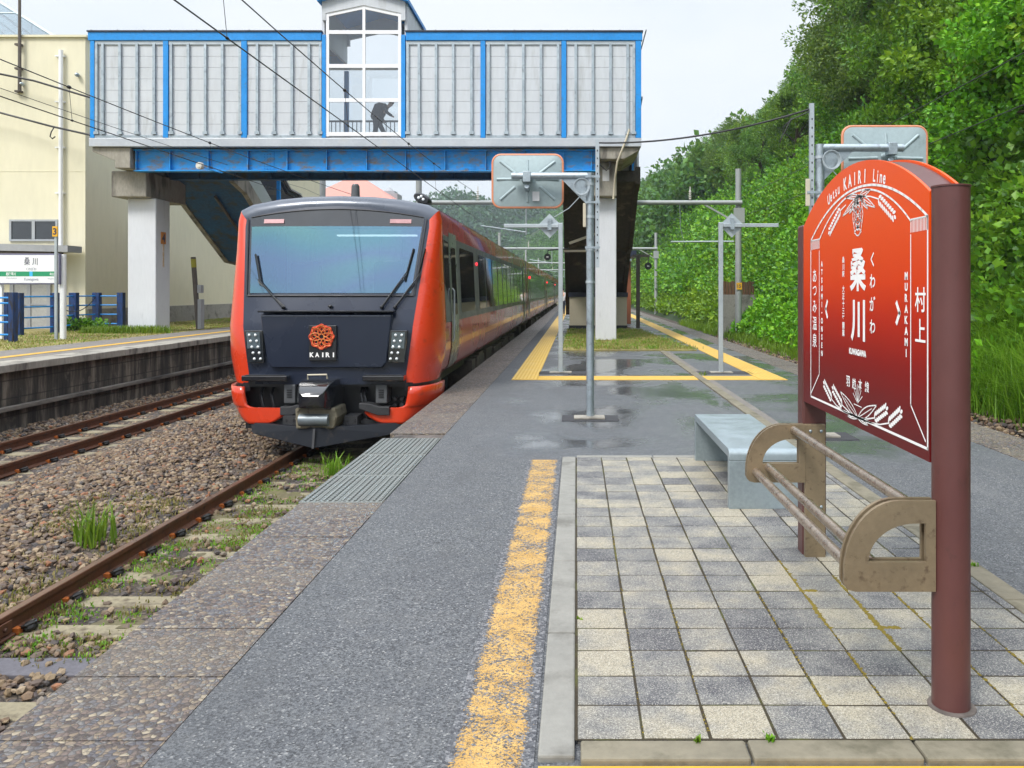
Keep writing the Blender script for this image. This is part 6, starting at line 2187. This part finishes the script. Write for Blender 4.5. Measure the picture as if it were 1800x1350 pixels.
mp = thing('marker_pole', 'thin pale pole with yellow number 3 plate beside the name sign', 'pole', (X_(98.5, 20.75), 20.75, LZ))
xm_ = X_(98.8, 20.75)
MB().box(xm_ - .03, xm_ + .03, 20.72, 20.78, LZ - .05, Z_(400, 20.75)).build('pole', M['galv_pale'], mp, smooth=0)
MB().box(xm_ - .065, xm_ + .065, 20.695, 20.715, Z_(416, 20.75), Z_(398, 20.75)).build('number_plate', M['yellow_plate'], mp, smooth=0)
mb = MB(); text_fit(mb, '3', (xm_, 20.692, Z_(407, 20.75)), (1, 0, 0), (0, 0, 1), h=.17, bold=.03); mb.build('lettering', M['dark_text'], mp, smooth=0, flip=False)

# blue fence
fn = thing('fence', 'blue painted post and rail fence in front of the cream building', 'fence', (-16.5, 25.5, LZ))
fp = [(213, 575.5, 10.5), (170.5, 577, 12), (130, 580, 13), (96.5, 584, 11), (33, 588, 12)]
pos = []
for px, py, w in fp:
    Y = 1.22 * F / (py - VY)
    Y = min(Y, 26.35)
    x = X_(px, Y); h = w * Y / F / 2
    MB().box(x - h, x + h, Y - .09, Y + .09, LZ - .1, LZ + 1.16).build('post', M['blue_post'], fn, smooth=0, bevel=.01)
    pos.append((x, Y))
for i in range(len(pos) - 1):
    mb = MB()
    for z in (.16, .46, .76, 1.05): mb.tube([(pos[i][0], pos[i][1], LZ + z), (pos[i + 1][0], pos[i + 1][1], LZ + z)], .022, 8)
    mb.build('rail', M['blue'], fn)
mb = MB(); a, b = Vector((pos[1][0], pos[1][1] - .1, LZ + 1.0)), Vector((pos[3][0], pos[3][1] - .1, LZ + .95))
mb.tube([a.lerp(b, i / 14) - Vector((0, 0, 1.6 * (i / 14) * (1 - i / 14))) for i in range(15)], .014, 6)
mb.build('chain', M['steel_dark'], fn)
f2_ = thing('fence', 'darker blue fence end behind the left post of the name sign', 'fence', (-14.8, 21.6, LZ))
pos = []
for px, py, w in ((23, 600, 9), (14, 596, 7)):
    Y = 1.22 * F / (py - VY); x = X_(px, Y); h = w * Y / F / 2
    MB().box(x - h, x + h, Y - .09, Y + .09, LZ - .1, LZ + 1.18).build('post', M['blue_post'], f2_, smooth=0, bevel=.01); pos.append((x, Y))
mb = MB()
for z in (.16, .46, .62, .92, 1.05): mb.tube([(pos[0][0], pos[0][1], LZ + z), (pos[0][0] - 5, pos[0][1] + .4, LZ + z)], .022, 8)
mb.build('rail', M['blue'], f2_)
# leaning old stub pole by the wall
Y = 1.22 * F / (571 - VY)
so = thing('stub_pole', 'short leaning old pole with yellow band against the cream wall', 'pole', (X_(349, 26), 26, LZ))
x = X_(349, 26.0); z1 = Z_(452, 26)
MB().cyl((x, 26, LZ), (x - .17, 26, z1), .075, n=12).build('pole', M['old_pole'], so, smooth=60)
MB().cyl((x - .145, 26, z1 - .33), (x - .165, 26, z1 - .06), .079, n=12).build('yellow_band', mk('moss_yellow', (.33, .30, .03), .7), so, smooth=60)
mb = MB(); mb.box(x + .02, x + .13, 25.88, 26.12, LZ, LZ + .95); mb.box(x + .0, x + .12, 25.9, 26.1, LZ + 1.15, LZ + 1.4); mb.build('cable_box', M['grey_roof'], so, smooth=0, bevel=.01)
# timber stack on the slope
YT = 32.0
tf = thing('timber_screen', 'small brown timber screen on a concrete base on the green slope', 'screen', (X_(1297, YT), YT, 1))
a, b = X_(1270, YT), X_(1326, YT)
MB().prism([(a - .1, -.2), (b + .15, -.2), (b, Z_(518, YT)), (a, Z_(518, YT))], 'y', YT - .3, YT + .5).build('base', M['plinth'], tf, smooth=0)
mb = MB()
n = 11
for i in range(n):
    x = a + (b - a) * (i + .5) / n
    mb.box(x - .045, x + .045, YT, YT + .1, Z_(518, YT), Z_(494 + (i % 3), YT))
mb.build('board', M['fence_timber'], tf, smooth=0)

# ================================================================== PEOPLE (far off, partly hidden)
def skin_fig(name, joints, edges, mat, parent, sub=2):
    me = bpy.data.meshes.new(name)
    off = wloc(parent)
    names = list(joints)
    me.from_pydata([tuple(Vector(joints[n][:3]) - off) for n in names], [(names.index(a), names.index(b)) for a, b in edges], [])
    o = bpy.data.objects.new(name, me); COL.objects.link(o); o.parent = parent
    me.materials.append(mat)
    m = o.modifiers.new('skin', 'SKIN')
    m.use_smooth_shade = True
    for i, n in enumerate(names):
        r = joints[n][3]
        me.skin_vertices[0].data[i].radius = (r, r * (joints[n][4] if len(joints[n]) > 4 else 1))
    me.skin_vertices[0].data[0].use_root = True
    s = o.modifiers.new('sub', 'SUBSURF'); s.levels = sub; s.render_levels = sub
    return o
def walker(X, Y, Z, face, top, bottom, label, lean=0.0, pack=False, sc=1.0, stride=.36, group=None):
    """a walking person; face = +1 looks to +x, 0 along +y"""
    t = thing('person', label, 'person', (X, Y, Z), group)
    fx, fy = (face, 0) if face else (0, 1)
    sxx, syy = -fy, fx
    def q(f, s, u, r, asp=1): return (X + (fx * f + sxx * s) * sc, Y + (fy * f + syy * s) * sc, Z + u * sc, r * sc, asp)
    L = lean
    J = {'pelvis': q(0, 0, .92, .115), 'waist': q(L * .3, 0, 1.08, .115), 'chest': q(L * .75, 0, 1.32 - L * .15, .135), 'neck': q(L * 1.15, 0, 1.47 - L * .3, .055), 'head': q(L * 1.35 + .05, 0, 1.60 - L * .42, .085), 'crown': q(L * 1.42 + .06, 0, 1.68 - L * .48, .07),
         'hipl': q(0, .09, .88, .085), 'kneel': q(stride * .55, .09, .50, .058), 'anklel': q(stride * .75, .09, .09, .04), 'toel': q(stride * .75 + .17, .09, .04, .03),
         'hipr': q(0, -.09, .88, .085), 'kneer': q(-stride * .2, -.09, .50, .058), 'ankler': q(-stride, -.09, .13, .04), 'toer': q(-stride + .14, -.09, .03, .03),
         'shl': q(L * .9, .18, 1.40, .06), 'ell': q(L * .5 - .14, .22, 1.14, .045), 'wrl': q(L * .5 + .02, .2, .93, .032), 'hal': q(L * .5 + .06, .2, .86, .028),
         'shr': q(L * .9, -.18, 1.40, .06), 'elr': q(L * .7 + .14, -.22, 1.15, .045), 'wrr': q(L * .8 + .30, -.18, 1.02, .032), 'har': q(L * .8 + .36, -.17, .99, .028)}
    E_ = [('pelvis', 'waist'), ('waist', 'chest'), ('chest', 'neck'), ('neck', 'head'), ('head', 'crown'), ('pelvis', 'hipl'), ('hipl', 'kneel'), ('kneel', 'anklel'), ('anklel', 'toel'), ('pelvis', 'hipr'), ('hipr', 'kneer'), ('kneer', 'ankler'), ('ankler', 'toer'), ('chest', 'shl'), ('shl', 'ell'), ('ell', 'wrl'), ('wrl', 'hal'), ('chest', 'shr'), ('shr', 'elr'), ('elr', 'wrr'), ('wrr', 'har')]
    skin_fig('body', J, E_, M['skin'], t)
    def sub(keys, grow, nm, mat, cut=None):
        K = {k: (*J[k][:3], J[k][3] * grow + .008) for k in keys}
        if cut: K.update(cut)
        ee = [e for e in E_ if e[0] in K and e[1] in K]
        skin_fig(nm, K, ee, mat, t)
    sub(['waist', 'chest', 'pelvis', 'shl', 'shr', 'ell', 'elr'] + (['wrl', 'wrr'] if pack else []), 1.14, 'jacket', top)
    sub(['pelvis', 'hipl', 'hipr', 'kneel', 'kneer', 'anklel', 'ankler'], 1.12, 'trousers', bottom)
    h = Vector(J['crown'][:3])
    MB().ell((h.x - fx * .02 * sc, h.y - fy * .02 * sc, h.z + .0), (.098 * sc, .098 * sc, .085 * sc), 14, 10).build('hair', M['hair'], t)
    # nose marks the way the head faces
    hd = Vector(J['head'][:3])
    MB().ell((hd.x + fx * .085 * sc, hd.y + fy * .085 * sc, hd.z + .02), (.016, .016, .02), 8, 6).build('nose', M['skin'], t)
    return t
PX, PYY = X_(664, 25.2), 25.2
pk = walker(PX, PYY, bz(243) + .06, 1, M['cloth_dark'], M['cloth_dark'], 'person in dark clothes leaning forward behind the bridge glazing', lean=.30, pack=True, sc=.90)
bk = MB()
rows = []
cx_, cy_, cz_ = PX + .02, PYY, bz(243) + .06 + 1.10
for (f_, w, h, dx) in ((0.0, .10, .18, .12), (.1, .15, .25, .08), (.5, .17, .28, -.04), (.9, .14, .24, -.15), (1.0, .08, .16, -.18)):
    rows.append([(cx_ + dx + .10 * math.sin(a) * (1 if f_ < .5 else .6), cy_ + w * math.cos(a), cz_ + h * math.sin(a)) for a in [2 * math.pi * k / 16 for k in range(16)]])
bk.grid(rows, closed=True); bk.f += [tuple(range(16)), tuple(64 + k for k in range(16))]
o = bk.build('backpack', M['cloth_dark'], smooth=60)
tag(o, 'dark backpack worn by the person behind the bridge glazing', 'backpack')
walker(X_(989, 48), 48, 0.0, 0, M['cloth_white'], M['cloth_dark'], 'person in white shirt and dark trousers stepping behind the store box', lean=.06, sc=.95)
# ================================================================== VEGETATION
def blades(name, pts, h0, h1, per, spread, mat, width=.012, droop=.5, label=None, cat='grass', stuff=True, parent=None):
    """tufts of curved blades: each blade two quads; pts (N,3)"""
    pts = np.asarray(pts, float)
    n = len(pts) * per
    b = np.repeat(pts, per, 0) + np.concatenate([RNG.normal(0, spread, (n, 2)), np.zeros((n, 1))], 1)
    h = RNG.uniform(h0, h1, n)[:, None]
    a = RNG.uniform(0, 2 * np.pi, n)
    d = np.stack([np.cos(a), np.sin(a), np.zeros(n)], 1)
    w = np.stack([-np.sin(a), np.cos(a), np.zeros(n)], 1) * (width * RNG.uniform(.7, 1.3, n))[:, None]
    lean = (droop * RNG.uniform(.2, 1.0, n))[:, None]
    up = np.array([0, 0, 1.0])
    m = b + (up * .6 + d * lean * .25) * h
    t_ = b + (up * (1 - lean * .25) + d * lean * .75) * h
    V = np.stack([b - w, b + w, m + w * .75, m - w * .75, t_ + w * .12, t_ - w * .12], 1).reshape(-1, 3)
    k = np.arange(n)[:, None] * 6
    Fq = np.concatenate([k + np.array([0, 1, 2, 3]), k + np.array([3, 2, 4, 5])])
    if parent is not None: V = V - np.array(wloc(parent))
    o = np_mesh(name, V, Fq, 4, mat, parent)
    if stuff: tag(o, label, cat, kind='stuff')
    return o

# ---- trees one can tell apart on the slope: prototypes, then copies with their own size and turn
protos = [make_tree(7.5, 2.9, 80, 270, .175, M['leaf'], 1, .22, .7),
          make_tree(8.5, 2.7, 80, 270, .165, M['leaf_dull'], 2, .18, .62, .22),
          make_tree(6.5, 3.1, 76, 270, .185, M['leaf'], 3, .20, .75),
          make_tree(5.0, 2.5, 64, 240, .165, M['leaf_bright'], 4, .12, .8, .36),
          make_tree(9.0, 3.2, 94, 270, .17, M['leaf_dull'], 5, .25, .6, .24)]
spots = []
g = random.Random(21)
# skyline group beside the gap of sky, and the wall of trees behind the name board
for (X, Y, k, s) in ((14.0, 40, 4, 1.05), (15.0, 43, 0, 1.05), (13.4, 37, 1, 1.05), (12.9, 33.5, 4, 1.0), (14.6, 35, 0, 1.1), (11.9, 28.5, 1, .95), (13.4, 29.5, 0, 1.0), (15.2, 30, 4, 1.05), (10.9, 24.8, 2, .8), (12.3, 25, 0, .95), (13.8, 25.5, 1, 1.05), (15.8, 26, 4, 1.1), (11.2, 20.5, 3, .9), (12.4, 21.5, 4, .95), (14.4, 21.5, 0, 1.0), (10.2, 17.5, 3, .8), (11.5, 17.6, 0, .85), (13.2, 18, 2, 1.0), (10.4, 14.2, 3, .85), (12.0, 14.5, 2, .9), (13.8, 15.2, 4, 1.0), (9.4, 12.2, 3, .62), (11.0, 11.3, 0, .8), (17, 34, 0, 1.15), (17.5, 29, 2, 1.15), (16.5, 22, 1, 1.1), (19, 38, 4, 1.2), (17, 42, 0, 1.1),
                     (15.5, 48, 3, .8), (14.2, 53, 0, .75), (17.5, 56, 4, .8), (13.6, 61, 1, .75), (14.6, 68, 0, .95), (18, 66, 4, .9), (14.5, 76, 1, .95), (18.5, 76, 0, 1.0), (14, 86, 4, .95), (17.6, 90, 0, 1.05), (21, 84, 2, 1.1)):
    spots.append((X, Y, k, s))
TL = {0: 'broad green tree among the others on the steep slope', 1: 'dull green tree with drooping sprays on the steep slope', 2: 'rounded green tree lower on the slope among creepers', 3: 'bright yellow green bushy tree low on the slope', 4: 'tall dull green tree high on the slope against the sky'}
used = set()
for X, Y, k, s in spots:
    o = protos[k]
    if k in used: o = copy_tree(protos[k])
    used.add(k)
    o.location = (X, Y, float(hill_z(X, Y)) - .2)
    o.rotation_euler = (0, 0, g.uniform(0, 6.28))
    o.scale = (s * g.uniform(.9, 1.1), s * g.uniform(.9, 1.1), s)
    tag(o, TL[k], 'tree', 'trees on the hillside')

# ---- creepers and bushes that clothe the slope as one mass
def slope_pts(n, y0, y1, d0, d1, pw=1.0):
    Y = y0 + (y1 - y0) * RNG.random(n) ** pw
    d = d0 + (d1 - d0) * RNG.random(n)
    X = hill_x0(Y) + d
    return np.stack([X, Y, hill_z(X, Y)], 1)
parts_V, parts_F, base = [], [], 0
def push(V, Fq):
    global base
    parts_V.append(V); parts_F.append(Fq + base); base += len(V)
def mass(n, y0, y1, d0, d1, r0, r1, per, size, lift=.2, width=.36, pw=1.0, squash=.7, mx=None):
    p = slope_pts(n, y0, y1, d0, d1, pw)
    if mx is not None: p = p[p[:, 0] / p[:, 1] < mx]
    r = RNG.uniform(r0, r1, len(p))
    p[:, 2] += r * lift
    V, Fq = clump_leaves(p, r, per, size, squash, up=.5, droop=.25, width=width)
    push(V, Fq)
mass(460, 6.5, 16, 1.0, 7.0, .35, .75, 95, .155, .45, .42)
mass(200, 16, 21, .6, 8.5, .4, .9, 80, .18, .4, .40)
o = np_mesh('near_creepers', np.concatenate(parts_V), np.concatenate(parts_F), 4, M['leaf_near'])
tag(o, 'large leaved creepers covering the bank behind the name board', 'creepers', kind='stuff')
parts_V, parts_F, base = [], [], 0
mass(430, 20.5, 30, .6, 8.5, .35, .95, 120, .14, .4, .40)
mass(110, 30, 34, .2, 1.3, .25, .4, 80, .16, .2, .40)
mass(170, 32.6, 35, .6, 8.5, .4, .8, 110, .15, .4, .40)
mass(150, 12, 34, .2, 1.6, .25, .45, 90, .13, .4, .36)
np_ = np_mesh('creeper_cover', np.concatenate(parts_V), np.concatenate(parts_F), 4, M['leaf_bright'])
tag(np_, 'bright green broad leaved creepers covering the near slope', 'creepers', kind='stuff')
parts_V, parts_F, base = [], [], 0
mass(1500, 34, 75, .3, 9.0, .4, .85, 80, .20, .35, .38)
mass(700, 75, 130, .3, 9.0, .6, 1.2, 60, .32, .4, .36)
np_ = np_mesh('slope_scrub', np.concatenate(parts_V), np.concatenate(parts_F), 4, M['leaf_bright'])
tag(np_, 'lighter green scrub on the lower slope beyond the bridge', 'scrub', kind='stuff')

parts_V, parts_F, base = [], [], 0
mass(150, 22, 46, 1.2, 8.0, .55, 1.35, 330, .15, .55, .38, squash=.85)
mass(130, 46, 90, 1.0, 8.5, .8, 1.9, 300, .24, .55, .38, squash=.85)
o = np_mesh('slope_bushes', np.concatenate(parts_V), np.concatenate(parts_F), 4, M['leaf'])
tag(o, 'darker rounded bushes dotted over the lighter lower slope', 'bushes', kind='stuff')

# ---- forest on the hill beyond, and on the far ridge
parts_V, parts_F, base = [], [], 0
n = 1500
Y = 84 + 230 * RNG.random(n) ** 1.4
d = 4 + RNG.random(n) ** 1.2 * (30 + Y * .22)
Y[:420] = RNG.uniform(135, 410, 420)
d[:420] = RNG.uniform(0, 45, 420)
X = hill_x0(Y) + d
Z = hill_z(X, Y)
r = RNG.uniform(2.0, 3.8, n)
pp = np.stack([X, Y, Z + r * .9 + RNG.uniform(0, 2.4, n)], 1)
sub_c = np.repeat(pp, 6, 0) + RNG.normal(0, 1, (n * 6, 3)) * np.repeat(r, 6)[:, None] * np.array([.5, .5, .38])
V, Fq = clump_leaves(sub_c, np.repeat(r, 6) * RNG.uniform(.3, .55, n * 6), 46, .62, .8, up=.35, droop=.2, width=.36)
push(V, Fq)
n = 230
Y = 60 + 32 * RNG.random(n); d = 9 + 20 * RNG.random(n); X = hill_x0(Y) + d
r = RNG.uniform(1.8, 3.0, n)
pp = np.stack([X, Y, hill_z(X, Y) + r * .9 + RNG.uniform(0, 2, n)], 1)
sub_c = np.repeat(pp, 6, 0) + RNG.normal(0, 1, (n * 6, 3)) * np.repeat(r, 6)[:, None] * np.array([.5, .5, .38])
V, Fq = clump_leaves(sub_c, np.repeat(r, 6) * RNG.uniform(.3, .55, n * 6), 60, .42, .8, up=.35, droop=.2, width=.34)
push(V, Fq)
o = np_mesh('hill_forest', np.concatenate(parts_V), np.concatenate(parts_F), 4, M['leaf_far'])
tag(o, 'wooded hill rising behind the nearest gantry mast', 'forest', kind='stuff')
parts_V, parts_F, base = [], [], 0
n = 2600
X = RNG.uniform(-260, 130, n); Y = RNG.uniform(385, 600, n)
r = RNG.uniform(3.0, 6.5, n)
pp = np.stack([X, Y, far_z(X, Y) + r * .55], 1)
V, Fq = clump_leaves(pp, r, 70, 1.9, .85, up=.4, droop=.15, width=.40)
o = np_mesh('ridge_forest', V, Fq, 4, M['leaf_ridge'])
tag(o, 'distant wooded ridge seen above the train roof', 'forest', kind='stuff')

# ---- tall grass at the foot of the slope, short weeds, tufts
p = slope_pts(820, 7.0, 14.0, -.1, 1.5)
blades('tall_grass', p, .35, 1.05, 26, .14, M['grass'], .008, 1.5, 'tall arching grass at the foot of the slope')
p = slope_pts(1600, 13.0, 45.0, -.3, 1.0)
blades('low_weeds', p, .12, .42, 16, .14, M['grass'], .012, .7, 'low green weeds along the ballast edge', 'weeds')
# grass bed by the pier
n = 1500
X = RNG.uniform(-.3, 3.0, n); Y = RNG.uniform(20.45, 31, n)
k = ~((X > .5) & (X < 1.25) & (Y > 24.25) & (Y < 25.3)); k &= X < 3.0 - (Y - 20.4) * .06
k &= Y < 32
p = np.stack([X[k], Y[k], np.full(k.sum(), .028)], 1)
hlf = len(p) // 2
blades('bed_grass', p[:hlf], .03, .10, 14, .10, M['grass_dry'], .007, .9, 'dry yellowish grass round the foot of the bridge pier')
blades('bed_grass', p[hlf:hlf + hlf // 2], .03, .11, 12, .10, M['grass'], .007, .9, 'green grass patches round the foot of the bridge pier')
# opposite verge
n = 2600
X = RNG.uniform(-16, -11.8, n); Y = RNG.uniform(14, 40, n)
k = X > -1013 / 1440 * Y - 1
p = np.stack([X[k], Y[k], np.full(k.sum(), LZ - .03)], 1)
h2 = len(p) * 3 // 5
blades('verge_grass', p[:h2], .02, .07, 14, .14, M['grass_dry'], .010, .9, 'yellowish moss and dry grass on the opposite platform')
blades('verge_grass', p[h2:h2 + h2 // 5], .02, .08, 10, .14, M['grass'], .010, .9, 'thin green grass on the opposite platform')
p = np.stack([RNG.normal(-13.1, .6, 90), RNG.normal(24.0, .2, 90), np.full(90, LZ - .02)], 1)
blades('verge_weeds', p, .08, .28, 22, .08, M['grass'], .011, .8, 'bright green weeds at the foot of the left pier', 'weeds')
p = np.stack([RNG.normal(X_(135, 25.4), .35, 26), np.full(26, 25.4) + RNG.normal(0, .1, 26), np.full(26, LZ)], 1)
V, Fq = clump_leaves(p + np.array([0, 0, .12]), RNG.uniform(.1, .25, 26), 60, .09, .9, width=.4)
o = np_mesh('fence_weeds', V, Fq, 4, M['leaf']); tag(o, 'leafy dark weeds growing at the foot of the blue fence', 'weeds', kind='stuff')
# moss between the near rail and the platform
n = 2600
X = RNG.uniform(TC - HG + .16, XE - .02, n); Y = RNG.uniform(5.2, 11.5, n)
k = hash2(X * 2.2 + 3, Y * 1.1) + RNG.normal(0, .35, n) > .05
for s in SL_NEAR: k &= (np.abs(Y - s) > .12) | (RNG.random(n) < .12)
p = np.stack([X[k], Y[k], bed_z(X[k], Y[k]) + .015], 1)
h2 = len(p) // 2
blades('track_weeds', p[:h2], .012, .040, 20, .07, M['grass'], .006, .9, 'low green weeds between the near rail and the platform', 'weeds')
blades('track_weeds', p[h2:], .012, .045, 18, .07, M['grass_dry'], .006, .9, 'dry moss and withered grass between the rail and the platform', 'weeds')
n = 900
X = RNG.uniform(-5.2, -4.15, n); Y = RNG.uniform(5.0, 9, n)
k = hash2(X * 1.5, Y) + RNG.normal(0, .3, n) > .35
p = np.stack([X[k], Y[k], bed_z(X[k], Y[k]) + .02], 1)
blades('ballast_moss', p, .02, .06, 10, .07, M['grass_dry'], .007, .9, 'withered grass on the ballast beside the near rail', 'weeds')
def tuft(px, py, z, n, h0, h1, sp, label):
    Y = (EYE - z) * F / (py - VY)
    c = (X_(px, Y), Y, z)
    t = thing('grass_tuft', label, 'grass tuft', c)
    blades('blades', np.array([c]), h0, h1, n, sp, M['grass'], .009, .8, stuff=False, parent=t)
tuft(160, 955, -.84, 90, .16, .46, .085, 'bright green grass tuft standing alone on the ballast')
tuft(592, 835, -.80, 60, .14, .34, .075, 'green tuft growing against the ribbed platform plates')
tuft(1238, 660, .0, 20, .04, .10, .04, 'tiny weed in the yellow tactile strip')
tuft(1354, 1303, .02, 14, .015, .035, .010, 'tiny yellow green weed in the joint by the front kerb')
tuft(1225, 1306, .02, 8, .01, .03, .006, 'tiniest weed at the edge of the front kerb stones')
tuft(1714, 995, .02, 10, .012, .035, .012, 'small weed beside the kerb behind the brown post')
tuft(1018, 1092, .012, 8, .008, .022, .006, 'small weed between the kerb and the first block')
# moss cushions in the paving joints
mb = MB()
g = random.Random(4)
def moss_line(xa, ya, xb, yb, n, r):
    c0, w0 = g.random(), g.uniform(.15, .35)
    for i in range(int(n * 2.6)):
        f_ = g.random() if g.random() < .55 else min(1, max(0, g.gauss(c0, w0 * .4)))
        x, y = xa + (xb - xa) * f_ + g.gauss(0, .0045), ya + (yb - ya) * f_ + g.gauss(0, .0045)
        q = r * g.uniform(.18, .75)
        mb.ell((x, y, .0185), (q * g.uniform(.8, 1.4), q * g.uniform(.8, 1.8), q * .5), 7, 4)
jx = [.005 + i * PITCH - .003 for i in range(10)]
jy = [PY0 + j * PITCH - .003 for j in range(21)]
moss_line(jx[5], jy[4], jx[5], jy[8], 120, .013); moss_line(jx[6], jy[3], jx[6], jy[7], 120, .014); moss_line(jx[6], jy[4], jx[6] + .09, jy[4], 50, .016); moss_line(jx[5], jy[6], jx[5] + .07, jy[6], 40, .014)
moss_line(jx[4], jy[1], jx[4], jy[6], 70, .008); moss_line(jx[7], jy[0], jx[7], jy[8], 80, .010); moss_line(jx[5], jy[0], jx[5], jy[4], 50, .008); moss_line(jx[2], jy[0], jx[2], jy[12], 60, .006); moss_line(jx[1], jy[0], jx[1], jy[10], 50, .006); moss_line(jx[8], jy[2], jx[8], jy[9], 60, .008); moss_line(jx[3], jy[2], jx[3], jy[14], 22, .006)
o = mb.build('joint_moss', mk('moss', (.155, .115, .012), .95, 0, .4, 20), smooth=60)
tag(o, 'olive moss swelling out of the paving joints', 'moss', kind='stuff')

# ================================================================== HAZE
hm = bpy.data.materials.new('haze')
hm.use_nodes = True
nt = hm.node_tree
nt.nodes.remove(nt.nodes['Principled BSDF'])
pv = nt.nodes.new('ShaderNodeVolumePrincipled')
pv.inputs['Color'].default_value = (.80, .91, 1.0, 1)
pv.inputs['Density'].default_value = HAZE if 'HAZE' in globals() else .00045
pv.inputs['Anisotropy'].default_value = .2
nt.links.new(pv.outputs[0], nt.nodes['Material Output'].inputs['Volume'])
hz = MB().box(-760, 560, -60, 900, -2.1, 140).build('haze', hm, smooth=0)
tag(hz, kind='stuff')
